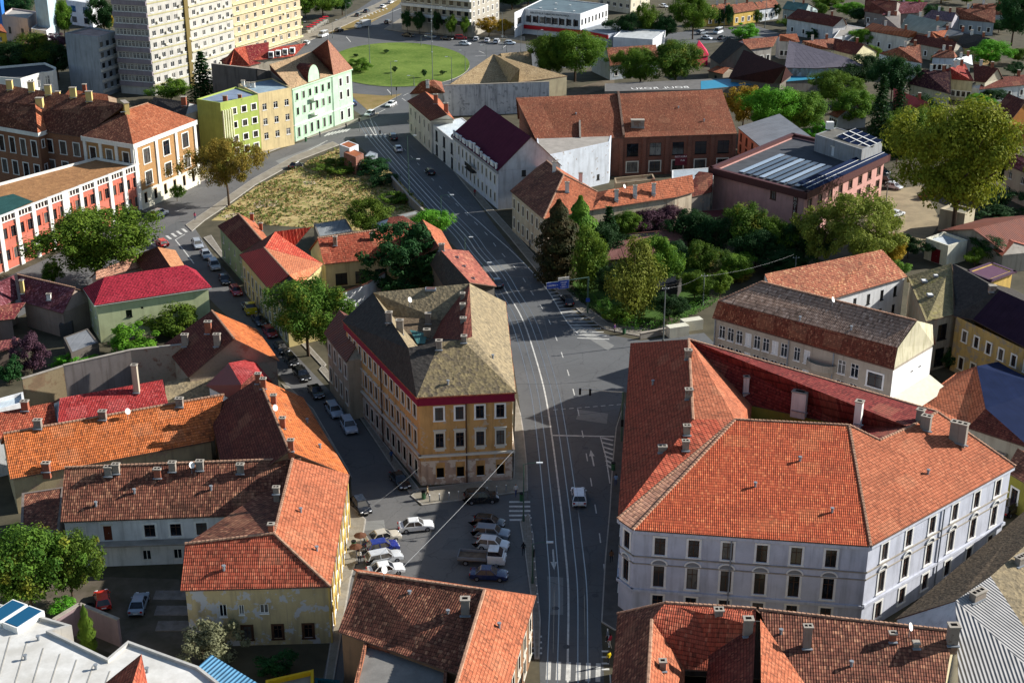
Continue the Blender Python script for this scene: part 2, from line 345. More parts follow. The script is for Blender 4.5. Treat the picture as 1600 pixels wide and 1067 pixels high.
class B:
    """one building: root empty, wall, roof, windows, chimneys"""
    def __init__(s,name,label,cat='house',base=None,group=None):
        s.name=name;s.label=label;s.cat=cat;s.group=group;s.root=None;s.rf=[];s.roof=None;s.wall=None
        if base is not None:s.mk(base)
    def mk(s,base):
        if s.root is None: s.root=thing(s.name,s.label,s.cat,Vector((base.x,base.y,0)),0,s.group); s.base=Vector((base.x,base.y,0))
    def build(s,mb,name,parent=None,**k):
        o=mb.build(name,None,base=s.base,**k); o.parent=parent or s.root; return o
    def walls(s,P,z0,z1,m,win=(),name='wall',gables=(),band=None,skip=()):
        """P ccw footprint; win rows: (edge,n,[(sill,height)..],width,style,frame,u0,u1)"""
        s.mk(sum(P,Vector())/len(P)); mb=MB(); n=len(P); tops=z1 if isinstance(z1,(list,tuple)) else [z1]*n
        s.P=P
        for i in range(n):
            if i in skip: continue
            A,Bq=P[i],P[(i+1)%n]; L=(Vector((Bq.x,Bq.y,0))-Vector((A.x,A.y,0))).length; holes=[]
            if L<.05: continue
            d=(Bq-A);d.z=0;d.normalize(); ang=math.atan2(d.y,d.x)
            for ws in win:
                if ws[0]!=i:continue
                e,k,rows,wd=ws[:4]; st=ws[4] if len(ws)>4 else 'plain'; fm=ws[5] if len(ws)>5 else WHITE; u0=ws[6] if len(ws)>6 else 0;u1=ws[7] if len(ws)>7 else 1
                wd=min(wd,L*(u1-u0)/k*.72)
                for a in range(k):
                    u=L*(u0+(u1-u0)*(a+.5)/k)
                    for (z,hh) in rows:
                        if z+hh>tops[i]-.1: continue
                        holes.append((u-wd/2,z,wd,hh,st,fm))
            facade(mb,A,Bq,z0,tops[i],holes,m)
            for h in holes:
                c_=A+d*(h[0]+h[2]/2); loc=Vector((c_.x,c_.y,h[1]))-s.base
                if h[4].startswith('door'):
                    dm=door_mesh(h[2],h[3],h[4][4:] or '#3a2618'); o=link(bpy.data.objects.new('door',dm[0]),s.root); o.location=loc;o.rotation_euler=(0,0,ang)
                    ch=link(bpy.data.objects.new('door_handle',dm[1]),o)
                else:
                    wm=win_mesh(h[2],h[3],h[4],h[5]); o=link(bpy.data.objects.new('window',wm[0]),s.root); o.location=loc;o.rotation_euler=(0,0,ang)
                    pn=link(bpy.data.objects.new('pane',wm[1]),o)
        for g in gables: mb.face(g,m)
        o=s.build(mb,name); s.wall=o; return o
    def strip(s,P,z,hh,out,m,name='cornice',edges=None,closed=True):
        mb=MB(); n=len(P)
        for i in range(n if closed else n-1):
            if edges is not None and i not in edges: continue
            a,b=P[i],P[(i+1)%n]; d=(b-a);d.z=0; L=d.length
            if L<.3: continue
            d.normalize(); N=Vector((d.y,-d.x,0))
            a2=Vector((a.x,a.y,z))+N*(out/2-.03)-d*(out-.005);b2=Vector((b.x,b.y,z))+N*(out/2-.03)+d*(out-.005)
            mb.bar(a2,b2,out+.06,hh,m)
        return s.build(mb,name)
    def roofing(s,faces,th=.16,name='roof',caps=(),capm=None):
        """faces: [(points,mat)]"""
        mb=MB(); cnt={}
        kf=lambda p:(round(p.x,2),round(p.y,2),round(p.z,2))
        for pts,m in faces:
            for i in range(len(pts)):
                k=tuple(sorted((kf(pts[i]),kf(pts[(i+1)%len(pts)])))); cnt[k]=cnt.get(k,0)+1
        dn=Vector((0,0,-th))
        for pts,m in faces:
            u=fuv(pts)
            # upward facing
            nz=sum(pts[i].x*pts[(i+1)%len(pts)].y-pts[(i+1)%len(pts)].x*pts[i].y for i in range(len(pts)))
            if nz<0: pts=pts[::-1];u=u[::-1]
            mb.face(pts,m,u); mb.face([p+dn for p in pts[::-1]],m)
            for i in range(len(pts)):
                a,b=pts[i],pts[(i+1)%len(pts)]
                if cnt[tuple(sorted((kf(a),kf(b))))]==1: mb.face([a+dn,b+dn,b,a],EDGE)
            s.rf.append(pts)
        o=s.build(mb,name)
        if s.roof is None: s.roof=o
        if caps:
            cm=MB()
            for a,b in caps:
                L=(b-a).length; k=max(1,int(L/.45)); d=(b-a)/k; S=d.normalized().cross(Vector((0,0,1))).normalized(); U=S.cross(d.normalized())
                for i in range(k):
                    p=a+d*i; q=p+d*1.08; r0,r1=.2,.15
                    A_=[p-S*r0-U*.02,p-S*r0*.6+U*r0*.7,p+S*r0*.6+U*r0*.7,p+S*r0-U*.02]; B_=[q-S*r1-U*.04,q-S*r1*.6+U*r1*.6,q+S*r1*.6+U*r1*.6,q+S*r1-U*.04]
                    for j in range(3): cm.face([A_[j],A_[j+1],B_[j+1],B_[j]],capm or CAPT)
                    cm.face(A_,capm or CAPT)
            r=s.build(cm,'ridge_tiles',o); r['kind']='stuff'
        return o
    def hit(s,x,y):
        d=ray(x,y); O=Vector((0,0,HC)); best=None
        for pts in s.rf:
            c0=pts[0]
            for i in range(1,len(pts)-1):
                from mathutils.geometry import intersect_ray_tri
                p=intersect_ray_tri(c0,pts[i],pts[i+1],d,O,True)
                if p is not None:
                    t=(p-O).length
                    if best is None or t<best[0]: best=(t,p)
        return best[1] if best else None
    def chimney(s,x,y,wd=.9,dp=.7,hh=1.6,m=None,pots=2,ang=0,cap=True,z=None):
        wd*=.84;dp*=.84;hh*=.86
        p=s.hit(x,y) if z is None else G(x,y,z)
        if p is None: p=s.hit(x,y+6) or s.hit(x,y-6)
        if p is None: return
        m=m or CHIM; mb=MB(); X=Vector((math.cos(ang),math.sin(ang),0)); Y=Vector((-X.y,X.x,0))
        zt=p.z+hh; mb.box((p.x,p.y,(p.z-1+zt)/2),(wd,dp,hh+1),m,ang)
        if cap: mb.box((p.x,p.y,zt+.07),(wd+.18,dp+.18,.14),CAPM,ang)
        top=zt+(.14 if cap else 0)
        for k in range(pots):
            c_=Vector((p.x,p.y,top+.012))+X*(wd*((k+.5)/pots-.5)); mb.box(c_,(wd/pots*.62,dp*.5,.024),HOLE_DARK,ang)  # black slabs on top imitate the dark of the flue holes
        mb.box((p.x,p.y-dp*.5-.1,p.z-.02),(wd+.25,.3,.1),GREYM,ang)
        return s.build(mb,'chimney',s.roof)
    def skylight(s,x,y,wd=.7,l=.9,m=None):
        p=s.hit(x,y)
        if p is None:return
        mb=MB(); mb.box((p.x,p.y,p.z+.1),(wd,l,.32),GREYM); mb.box((p.x,p.y,p.z+.275),(wd*.8,l*.8,.03),m or GLL); return s.build(mb,'skylight',s.roof)
    def pipe(s,P,z1,z0=0,m=None):
        mb=MB(); mb.tube([Vector((P.x,P.y,z0)),Vector((P.x,P.y,z1))],.09,m or GREYM,6); return s.build(mb,'downpipe')
EDGE=flat('#6b5346',None,1.5); CAPT=flat('#b08a70','#7a5a48',2.0,fine=9); CHIM=brick('#7a5846','#8d6c5a','#7c7064',.45,.3,.12,plas='#8f8478',pa=.5); CHIMY=plaster('#cfb877',.3); CHIMR=brick('#94452c','#a85a3c','#8a6a5a',.3,.3,.12); CHIMG=plaster('#8a8278',.6)
def refl(P,a,b):
    d=Vector((b.x-a.x,b.y-a.y,0)).normalized(); v=Vector((P.x-a.x,P.y-a.y,0)); f=v.dot(d)*d; r=f*2-v
    return Vector((a.x+r.x,a.y+r.y,P.z))
def simple(name,label,h,A,Bq,a,b,tan=.8,ends='gg',wall=None,roof=None,roof2=None,win=(),oh=.35,cat='house',z0=0,bld=None,caps=False,group=None,endm=None,gm=None,cornice=None,plinth=None):
    """double pitched roof: visible eave A-B, ridge a-b, far side mirrored. ends g gable / h hip"""
    A=G(*A,h);Bq=G(*Bq,h); ra=onedge(*a,h,A,Bq,tan); rb=onedge(*b,h,A,Bq,tan); z=(ra.z+rb.z)/2; ra=G(*a,z);rb=G(*b,z)
    Cc=refl(Bq,ra,rb);D=refl(A,ra,rb); P=[A,Bq,Cc,D]
    if area2(P)<0: print('orient?',label)
    q=bld or B(name,label,cat,group=group); roof2=roof2 or roof; W=inset(P,oh)
    gab=[]
    def pull(r,t): # gable apex in the wall plane
        dd=(t-r);dd.z=0
        return r+dd.normalized()*min(oh,dd.length*.2)-Vector((0,0,.12))
    faces=[([A,Bq,rb,ra],roof),([Cc,D,ra,rb],roof2)]
    if ends[0]=='h': faces.append(([D,A,ra],endm or roof))
    else: gab.append([W[3],W[0],pull(ra,rb)])
    if ends[1]=='h': faces.append(([Bq,Cc,rb],endm or roof))
    else: gab.append([W[1],W[2],pull(rb,ra)])
    q.walls(W,z0,h-.02,wall,win,gables=gab)
    cp=[]
    if caps:
        cp=[(ra,rb)]+([(A,ra),(D,ra)] if ends[0]=='h' else [])+([(Bq,rb),(Cc,rb)] if ends[1]=='h' else [])
    q.roofing(faces,caps=cp)
    if cornice: q.strip(W,h-.28,.4,.22,cornice,'cornice')
    if plinth: q.strip(W,.4,.8,.08,plinth,'plinth')
    q.W=W;q.E=P;q.r=(ra,rb);q.h=h; return q
def blockb(name,label,h,E,wall,roof,win=(),at=None,par=.5,cat='building',z0=0,bld=None,cop=None,oh=0,group=None,deck=True):
    """flat roofed block; E pixels given at height at (default h)"""
    P=[G(x,y,h if at is None else at) for x,y in E]
    for p in P:p.z=h
    if area2(P)<0: P=P[::-1]; print('flip',label)
    q=bld or B(name,label,cat,group=group); q.walls(P,z0,h,wall,win)
    I=inset(P,.3); mb=MB(); n=len(P)
    if deck:
        mb.face([p+Vector((0,0,-par)) for p in I],roof); q.rf.append([p+Vector((0,0,-par)) for p in I]); o=q.build(mb,'roof'); q.roof=q.roof or o
        mb=MB(); cm=cop or wall
        for i in range(n):
            a,b,c_,d=P[i],P[(i+1)%n],I[(i+1)%n],I[i]
            mb.face([a,b,c_,d],cm); mb.face([d,c_,c_-Vector((0,0,par)),d-Vector((0,0,par))],cm)
        q.build(mb,'parapet')
    q.W=P;q.E=P;q.h=h; return q
def explicit(name,label,h,E,Rg,Fc,wall,win=(),oh=.35,cat='house',gab=(),caps=(),z0=0,bld=None,group=None,z1=None,skip=()):
    """E eave pixels at h (ccw), Rg ridge {key:(x,y,h)}, Fc [('0 1 b a',mat)]"""
    P=[G(e[0],e[1],e[2] if len(e)>2 else h) for e in E]
    if area2(P)<0: print('orient? explicit',label)
    Rr={k:G(*v) for k,v in Rg.items()}
    pt=lambda k:P[int(k)] if k.isdigit() else Rr[k]
    q=bld or B(name,label,cat,group=group); W=inset(P,oh)
    for wv,p in zip(W,P): wv.z=p.z
    wt=lambda k:W[int(k)] if k.isdigit() else Rr[k]-Vector((0,0,.1))
    q.walls(W,z0,(z1 or h)-.02 if not any(len(e)>2 for e in E) else [min(W[i].z,W[(i+1)%len(W)].z)-.02 for i in range(len(W))],wall,win,gables=[[wt(k) for k in g.split()] for g in gab],skip=skip)
    q.roofing([([pt(k) for k in f[0].split()],f[1]) for f in Fc],caps=[(pt(a),pt(b)) for a,b in (c_.split() for c_ in caps)])
    q.W=W;q.E=P;q.R=Rr;q.h=h; return q
def prism(mb,P,z0,z1,m,mt=None):
    """closed slab over polygon P"""
    if area2(P)<0:P=P[::-1]
    n=len(P); T=[Vector((p.x,p.y,z1)) for p in P];Bo=[Vector((p.x,p.y,z0)) for p in P]
    mb.face(T,mt or m)
    for i in range(n): mb.face([Bo[i],Bo[(i+1)%n],T[(i+1)%n],T[i]],m)
def wallthing(name,label,pts,hts,m,th=.35,top=None,cat='wall'):
    """free standing wall along ground pixels (x,y) with heights"""
    P=[G(*p) for p in pts]; t=thing(name,label,cat,P[0]); mb=MB()
    for i in range(len(P)-1):
        a,b=P[i],P[i+1]; d=(b-a).normalized(); N=Vector((d.y,-d.x,0))*th/2; za,zb=Vector((0,0,hts[i])),Vector((0,0,hts[i+1]))
        q=[a+N,b+N,b-N,a-N]; qt=[a+N+za,b+N+zb,b-N+zb,a-N+za]
        for k in range(4): mb.face([q[k],q[(k+1)%4],qt[(k+1)%4],qt[k]],m)
        mb.face(qt,top or m)
    o=mb.build('wall_panel',t); cp=MB()
    for i in range(len(P)-1):
        a,b=P[i]+Vector((0,0,hts[i]+.06)),P[i+1]+Vector((0,0,hts[i+1]+.06)); cp.bar(a,b,th+.16,.1,top or CAPM)
    cp.build('coping',t); return t
# ---------------------------------------------------------------- vegetation kit
def leafquad(mb,p,n,s,m,rnd,zs=1.0):
    t=n.orthogonal().normalized(); t.rotate(Matrix.Rotation(rnd.random()*6.28,3,n)); b=n.cross(t)
    l=s*(.7+.6*rnd.random()); wv=l*(.45+.3*rnd.random())
    Z=lambda q:(p.x+q.x,p.y+q.y,p.z+q.z*zs)
    mb.v+=[Z(-t*l*.5),Z(b*wv*.5+n*l*.12),Z(t*l*.5),Z(-b*wv*.5+n*l*.12)]
    i=len(mb.v)-4; mb.f.append([i,i+1,i+2,i+3]); mb.m.append(0); mb.uv.append([(0,0)]*4)
_tp={}
def tree_proto(kind,var,big=0):
    key=(kind,var,big)
    if key in _tp:return _tp[key]
    r=random.Random(hash(kind)%1000*0+sum(map(ord,kind))*13+var); mb=MB(); mb.mats=[DARK]; tk=MB(); bark=flat('#5b4a3a','#3a2e24',2.0,fine=8); V=Vector
    if kind in('broad','loose','bush','birch'):
        # unit: crown radius ~1 (xy), crown height from .30 to 1 (of total 1 -> scaled), coordinates: z in [0,1]
        zc=.62 if kind!='bush' else .5; rz=.40 if kind!='bush' else .5
        if kind=='birch': zc=.55; rz=.47
        nb=int({'broad':60,'loose':46,'bush':34,'birch':60}[kind]*(1,1.7,2.6)[big]); blobs=[]; bs_=(1,.9,.8)[big]; ls=(1.05,.8,.58)[big]
        for i in range(nb):
            while True:
                p=V((r.uniform(-1,1),r.uniform(-1,1),r.uniform(-1,1)))
                if p.length<1 and p.length>(.35 if i%4 else .05): break
            q=p.copy(); k=.8 if kind!='loose' else .86
            if kind=='birch': k=.85; q.x*=.75-.25*q.z; q.y*=.75-.25*q.z
            f=(1+.3*math.sin(3.1*p.x+var)+.26*math.cos(4.3*p.y+2*var)+.16*math.sin(5*p.z+var))*(1.18 if i%9==0 else .96)
            blobs.append((V((q.x*k*f,q.y*k*f,zc+q.z*rz*.86)),r.uniform(.13,.30)*bs_*(1 if kind!='loose' else .85)))
        per=int({'broad':80,'loose':66,'bush':60,'birch':70}[kind]*(1.3,1.8,2.3)[big])
        for c_,br in blobs:
            for _ in range(per):
                d=V((r.gauss(0,1),r.gauss(0,1),r.gauss(0,1))).normalized(); rr=br*(r.random()**.4)
                p=c_+V((d.x*rr,d.y*rr,d.z*rr*.55))
                n=(d+V((r.uniform(-.6,.6),r.uniform(-.6,.6),r.uniform(0,.9)))).normalized()
                if kind=='birch': p.z-=r.random()**2*.16
                leafquad(mb,p,n,(.08 if kind!='bush' else .11)*ls,DARK,r,.6)
        if kind!='bush':
            top=.55; tk.tube([V((0,0,-.02)),V((.01,0,.2)),V((.03,.02,.38)),V((.02,.0,top))],.045,bark,7,.02)
            for i in range(7):
                a=r.uniform(0,6.28); e=V((math.cos(a)*r.uniform(.35,.7),math.sin(a)*r.uniform(.35,.7),r.uniform(.5,.85))); s0=V((.015,0,r.uniform(.22,.45))); mid=(s0+e)/2+V((0,0,.03)); tk.tube([s0,mid,e],.022,bark,5,.006)
        else:
            for i in range(5):
                a=r.uniform(0,6.28); tk.tube([V((0,0,0)),V((math.cos(a)*.4,math.sin(a)*.4,.6))],.025,bark,5,.008)
    elif kind in('fir','cypress','pine'):
        tk.tube([V((0,0,-.02)),V((0,0,.95))],.04,bark,6,.008)
        if kind=='fir':
            for L in range(17):
                z=.08+.9*L/17; rad=(1-z)*1.0+.04; k=int(9+14*(1-z))
                for j in range(k):
                    a=6.28*j/k+r.uniform(-.2,.2)+L; rr=rad*r.uniform(.75,1.1)
                    for s_ in range(11):
                        t=(s_+.5)/11; p=V((math.cos(a)*rr*t,math.sin(a)*rr*t,z-.10*t*t*(1.2-z)+r.uniform(-.008,.012)))+V((r.gauss(0,.035),r.gauss(0,.035),0))
                        leafquad(mb,p,V((r.uniform(-.5,.5),r.uniform(-.5,.5),1)).normalized(),.15,DARK,r,.4)
        elif kind=='pine':
            for i in range(95):
                z=r.uniform(.16,1); rad=(1-abs(z-.5)**1.7*1.9)*.95*r.uniform(.25,1); rad=max(rad,.08); a=r.uniform(0,6.28); c_=V((math.cos(a)*rad,math.sin(a)*rad,z*.95))
                for _ in range(100):
                    d=V((r.gauss(0,1),r.gauss(0,1),r.gauss(0,.6))).normalized(); p=c_+V((d.x*.17,d.y*.17,d.z*.075))*r.random()**.5
                    leafquad(mb,p,(d+V((0,0,.5))).normalized(),.075,DARK,r,.6)
        else:
            for i in range(5200):
                z=r.random()**.9; rad=min(1,(1-z)*2.2+.08)*(.85+.2*math.sin(z*30+var)); a=r.uniform(0,6.28); d=V((math.cos(a),math.sin(a),.5)); rr=rad*(r.random()**.25)
                leafquad(mb,V((math.cos(a)*rr,math.sin(a)*rr,.02+z*.97)),d.normalized(),.19,DARK,r,.25)
    cm=mb.mesh('crown'); tm=tk.mesh('trunk',smooth=True); _tp[key]=(cm,tm); return _tp[key]
_cm={}
def tree(name,label,P,ht,rad,kind='broad',mat=None,var=0,group=None,cat='tree',sx=1):
    if not isinstance(P,Vector): P=G(*P)
    big=0 if (rad<3.2 or kind in('fir','cypress','pine')) else (1 if rad<7.5 else 2); cm,tm=tree_proto(kind,var,big); key=(kind,var,big,mat.name)
    if key not in _cm:
        c2=cm.copy(); c2.materials.clear(); c2.materials.append(mat); _cm[key]=c2
    t=thing(name,label,cat,P,random.uniform(0,6.28),group); t.scale=(1,1,1)
    a=link(bpy.data.objects.new('crown',_cm[key]),t); a.scale=(rad*sx,rad,ht)
    b=link(bpy.data.objects.new('trunk' if kind!='bush' else 'stem',tm),t); b.scale=(rad*.8*(.6 if kind in('fir','cypress') else 1),rad*.8*(.6 if kind in('fir','cypress') else 1),ht)
    return t
# ---------------------------------------------------------------- vehicles
def bev(me,w_=.05,seg=2,ang=.5):
    bm=bmesh.new();bm.from_mesh(me);bmesh.ops.remove_doubles(bm,verts=bm.verts,dist=.002)
    bmesh.ops.recalc_face_normals(bm,faces=bm.faces)
    ed=[e for e in bm.edges if len(e.link_faces)==2 and e.calc_face_angle(0)>ang]
    bmesh.ops.bevel(bm,geom=ed,offset=w_,segments=seg,affect='EDGES',profile=.6)
    bm.to_mesh(me);bm.free(); me.polygons.foreach_set('use_smooth',[True]*len(me.polygons))
    try: me.set_sharp_from_angle(angle=.7)
    except Exception: pass
    return me
_cp={}
CARS={ # length,width, belt z, hood z, roof z, x of: hood end, windscreen top, rear roof, rear glass end(belt) ; boot z
 'sedan':(4.45,1.74,.86,.82,1.45,.95,.30,-.95,-1.55,.92),
 'hatch':(4.0,1.72,.88,.84,1.48,.95,.35,-1.45,-1.88,.9),
 'wagon':(4.55,1.78,.9,.86,1.50,1.05,.45,-1.75,-2.12,.92),
 'suv':(4.45,1.85,1.0,.98,1.68,1.05,.45,-1.75,-2.08,1.02),
 'van':(5.2,1.95,1.15,1.1,2.2,1.95,1.35,-2.45,-2.55,1.15)}
def car_proto(kind):
    if kind in _cp:return _cp[kind]
    L,W,bz,hz,rz,x1,x2,x3,x4,tz=CARS[kind]; h=L/2; y=W/2; zb=.24; body=MB()
    prof=[(-h+.05,zb+.1),(-h,.55),(-h+.06,tz-.08),(-h+.22,tz),(x4,bz),(x1,bz),(h-.35,hz-.06),(h-.06,hz-.2),(h,.5),(h-.05,zb)]
    prof=[(-h+.12,zb)]+prof[1:]
    def ring(yy,k): return [Vector((px*(1 if abs(px)<h*.75 else k),yy,pz)) for px,pz in prof]
    a=ring(-y+.02,.985);b=ring(y-.02,.985);a2=[Vector((p.x*.985,-y+.12,p.z-(0.02 if p.z>.6 else 0)+.0)) for p in a]
    n=len(prof)
    for i in range(n): body.face([a[i],b[i],b[(i+1)%n],a[(i+1)%n]],CARP)
    body.face(a[::-1],CARP);body.face(b,CARP)
    bm_=bev(body.mesh('body'),.07,2,.35)
    # greenhouse: glass frustum, painted roof and pillars
    g=MB(); yb=y-.07; yt=y-.26
    bt=[Vector((x1,-yb,bz)),Vector((x1,yb,bz)),Vector((x4,yb,bz)),Vector((x4,-yb,bz))]; tp=[Vector((x2,-yt,rz-.07)),Vector((x2,yt,rz-.07)),Vector((x3,yt,rz-.07)),Vector((x3,-yt,rz-.07))]
    for i in range(4): g.face([bt[i],bt[(i+1)%4],tp[(i+1)%4],tp[i]],GL)
    gm=g.mesh('windows')
    r=MB(); rt=[Vector((x2-.06,-yt+.03,rz)),Vector((x2-.06,yt-.03,rz)),Vector((x3+.06,yt-.03,rz)),Vector((x3+.06,-yt+.03,rz))]; lo=[Vector((p.x*1.0+(.05 if k in(0,1) else -.05),p.y*1.03,rz-.085)) for k,p in enumerate(tp)]
    r.face(rt,CARP)
    for i in range(4): r.face([lo[i],lo[(i+1)%4],rt[(i+1)%4],rt[i]],CARP)
    r.face(lo[::-1],CARP)
    for i in range(4): r.bar(bt[i],tp[i],.09,.07,CARP)
    xm=(x2+x3)/2+.1
    for s_ in(-1,1): r.bar((xm,s_*(yb+.005),bz),(xm-.04,s_*(yt+.008),rz-.08),.09,.03,CARP,Vector((0,1,0)))
    rm=r.mesh('roof')
    wl=MB(); wl.tube([(0,-.1,0),(0,.1,0)],.31,TYRE,14); tm=wl.mesh('tyre',smooth=False); rl=MB(); rl.tube([(0,-.11,0),(0,.11,0)],.19,RIM,10); rim=rl.mesh('rim')
    hl=MB(); hl.box((0,0,0),(.1,.34,.15),HEAD); hm=bev(hl.mesh('headlight'),.03,1); tl=MB(); tl.box((0,0,0),(.09,.26,.2),TAIL); tlm=tl.mesh('tail_light')
    bp=MB(); bp.box((0,0,.3),(L*.94,.5,.08),DARK); bp.box((h-.02,0,.36),(.1,W*.8,.1),DARK); bp.box((-h+.03,0,.36),(.1,W*.8,.1),DARK); bp.box((h-.005,0,.5),(.04,.5,.11),WHITE); bp.box((-h+.0,0,.62),(.04,.5,.11),WHITE); bpm=bp.mesh('bumper')
    mr=MB(); mr.box((0,0,0),(.12,.16,.11),CARP); mrm=mr.mesh('mirror')
    _cp[kind]=(bm_,gm,rm,tm,rim,hm,tlm,bpm,mrm); return _cp[kind]
def car(kind,colr,label,at,to,group=None,name=None,cat='car',z=.012):
    P=G(*at); Q=G(*to); a=math.atan2(Q.y-P.y,Q.x-P.x); P.z=z
    pr=car_proto(kind); L,W=CARS[kind][:2]; bz=CARS[kind][2]
    t=thing(name or {'sedan':'parked_car','hatch':'parked_car','wagon':'parked_car','suv':'parked_car','van':'van'}[kind],label,cat if kind!='van' else 'van',P,a,group)
    c_=C(colr)
    def pt(nm,me,loc=(0,0,0),par=t):
        o=link(bpy.data.objects.new(nm,me),par); o.location=loc; o.color=c_; return o
    pt('body',pr[0]);pt('windows',pr[1]);pt('roof',pr[2]);pt('bumper',pr[7])
    wb=L*.30
    for x in(wb,-wb):
        for y in(-1,1):
            o=pt('wheel',pr[3],(x,y*(W/2-.1),.31)); pt('rim',pr[4],(0,0,0),o)
    hz=CARS[kind][3]
    for y in(-1,1):
        pt('headlight',pr[5],(L/2-.1,y*(W/2-.3),hz-.22)); pt('tail_light',pr[6],(-L/2+.04,y*(W/2-.24),.78)); pt('mirror',pr[8],(CARS[kind][5]-.25,y*(W/2+.03),bz+.06))
    return t
def truck(label,at,to,colr='#e6e4de',bed='flat',bl=3.4,bedm=None,name='flatbed_truck'):
    P=G(*at);Q=G(*to);a=math.atan2(Q.y-P.y,Q.x-P.x);t=thing(name,label,'truck',P+Vector((0,0,.012)),a); c_=C(colr)
    cb=MB(); cb.box((1.75,0,.95),(1.9,1.9,1.1),CARP); cb.box((2.75,0,.75),(.35,1.85,.7),CARP); cb.box((1.5,0,2.06),(1.25,1.6,.1),CARP)
    o=link(bpy.data.objects.new('cab',bev(cb.mesh('cab'),.08,2)),t); o.color=c_
    g=MB(); q0=[Vector((2.6,-.88,1.49)),Vector((2.6,.88,1.49)),Vector((.85,.88,1.49)),Vector((.85,-.88,1.49))]; q1=[Vector((2.05,-.76,2.03)),Vector((2.05,.76,2.03)),Vector((.92,.76,2.03)),Vector((.92,-.76,2.03))]
    for i in range(4): g.face([q0[i],q0[(i+1)%4],q1[(i+1)%4],q1[i]],GL)
    link(bpy.data.objects.new('windows',g.mesh('windows')),t)
    b=MB(); bm_=bedm or flat('#7c6a58','#5a4c3e',1.5)
    if bed=='flat':
        b.box((.7-bl/2,0,.78),(bl,1.95,.12),bm_)
        for y in(-1,1): b.box((.7-bl/2,y*.97,1.0),(bl,.06,.36),GREYM)
        b.box((.7-bl,0,1.0),(.06,1.9,.36),GREYM); b.box((.72,0,1.05),(.06,1.9,.46),GREYM)
    else: b.box((.65-bl/2,0,1.75),(bl,2.05,2.1),bm_)
    b.box((.0,0,.5),(4.6,.8,.25),DARK); link(bpy.data.objects.new('cargo_bed' if bed=='flat' else 'cargo_box',b.mesh('bed')),t)
    pr=car_proto('suv')
    for x in(1.9,.7-bl*.72):
        for y in(-1,1):
            wv=link(bpy.data.objects.new('wheel',pr[3]),t); wv.location=(x,y*.82,.34); wv.scale=(1.12,1.2,1.12); rv=link(bpy.data.objects.new('rim',pr[4]),wv)
    for y in(-1,1):
        hl=link(bpy.data.objects.new('headlight',pr[5]),t); hl.location=(2.92,y*.65,.8)
    return t
# ---------------------------------------------------------------- people
_pp={}
def person_mesh(var):
    if var in _pp:return _pp[var]
    st=.22 if var%2 else .1; V=Vector
    vs=[(0,0,.98),(0,.0,1.2),(0,0,1.42),(0,.01,1.53),(0,.02,1.66),(0,.02,1.76),(.1,.0,.92),(.11,st*.6,.5),(.11,st,.08),(.11,st+.14,.04),(-.1,0,.92),(-.11,-st*.4,.5),(-.11,-st-.06,.09),(-.11,-st+.1,.04),(.2,0,1.4),(.26,-.06,1.14),(.25,.06,.9),(.25,.09,.8),(-.2,0,1.4),(-.26,.05,1.14),(-.25,.14,.92),(-.25,.18,.82)]
    ed=[(0,1),(1,2),(2,3),(3,4),(4,5),(0,6),(6,7),(7,8),(8,9),(0,10),(10,11),(11,12),(12,13),(2,14),(14,15),(15,16),(16,17),(2,18),(18,19),(19,20),(20,21)]
    rd=[.15,.14,.16,.06,.1,.07,.1,.065,.045,.04,.1,.065,.045,.04,.065,.048,.038,.035,.065,.048,.038,.035]
    me=bpy.data.meshes.new('person'); me.from_pydata(vs,ed,[]); o=bpy.data.objects.new('tmp',me); COL.objects.link(o)
    o.modifiers.new('s','SKIN'); sk=me.skin_vertices[0].data
    for i,r_ in enumerate(rd): sk[i].radius=(r_,r_*.85)
    sk[0].use_root=True
    sb=o.modifiers.new('u','SUBSURF'); sb.levels=1; sb.render_levels=1
    dg=bpy.context.evaluated_depsgraph_get(); m2=bpy.data.meshes.new_from_object(o.evaluated_get(dg)); bpy.data.objects.remove(o)
    _pp[var]=m2; return m2
def person(label,at,to,top,legs,var=0,skin='#b98a6c',hair='#2a1c14'):
    P=G(*at);Q=G(*to);a=math.atan2(Q.y-P.y,Q.x-P.x)-math.pi/2
    me=person_mesh(var).copy(); me.materials.clear()
    for c_ in(top,legs,skin,hair): me.materials.append(paint(c_,.8,.15))
    for p in me.polygons:
        z=p.center.z; x=p.center.x
        p.material_index=0 if .95<z<1.5 else(1 if .09<z<=.95 else 3)
        if abs(x)>.19 and z<1.0: p.material_index=2
        if z>=1.5: p.material_index=2 if (p.center.y>.05 and z<1.74) else 3
        p.use_smooth=True
    o=link(bpy.data.objects.new('person',me)); o.location=P+Vector((0,0,.14)); o.rotation_euler=(0,0,a); return tag(o,label,'person')
# ---------------------------------------------------------------- street furniture
_lp={}
def lamp(label,at,ht=9.0,arm=2.0,to=None,mat=None,group=None,name='street_lamp',double=False,cat='lamp post'):
    P=G(*at); a=0
    if to: Q=G(*to); a=math.atan2(Q.y-P.y,Q.x-P.x)
    m=mat or POLE; key=(round(ht,1),arm,m.name,double)
    if key not in _lp:
        p=MB(); p.cyl((0,0,0),.16,.9,m,8); p.tube([(0,0,.9),(0,0,ht)],.1,m,8,.06)
        ar=MB(); hd=MB()
        for s_ in((1,-1) if double else (1,)):
            ar.tube([(0,0,ht-.1),(s_*arm*.4,0,ht+.15),(s_*arm,0,ht+.2)],.045,m,5); hd.box((s_*(arm+.35),0,ht+.19),(.8,.28,.13),paint('#c9cdcb',.4,.4)); hd.box((s_*(arm+.35),0,ht+.115),(.6,.2,.03),HEAD)
        _lp[key]=(p.mesh('pole',smooth=True),ar.mesh('arm'),hd.mesh('lamp_head'))
    t=thing(name,label,cat,P,a,group)
    for nm,me in zip(('pole','arm','lamp_head'),_lp[key]): link(bpy.data.objects.new(nm,me),t)
    return t
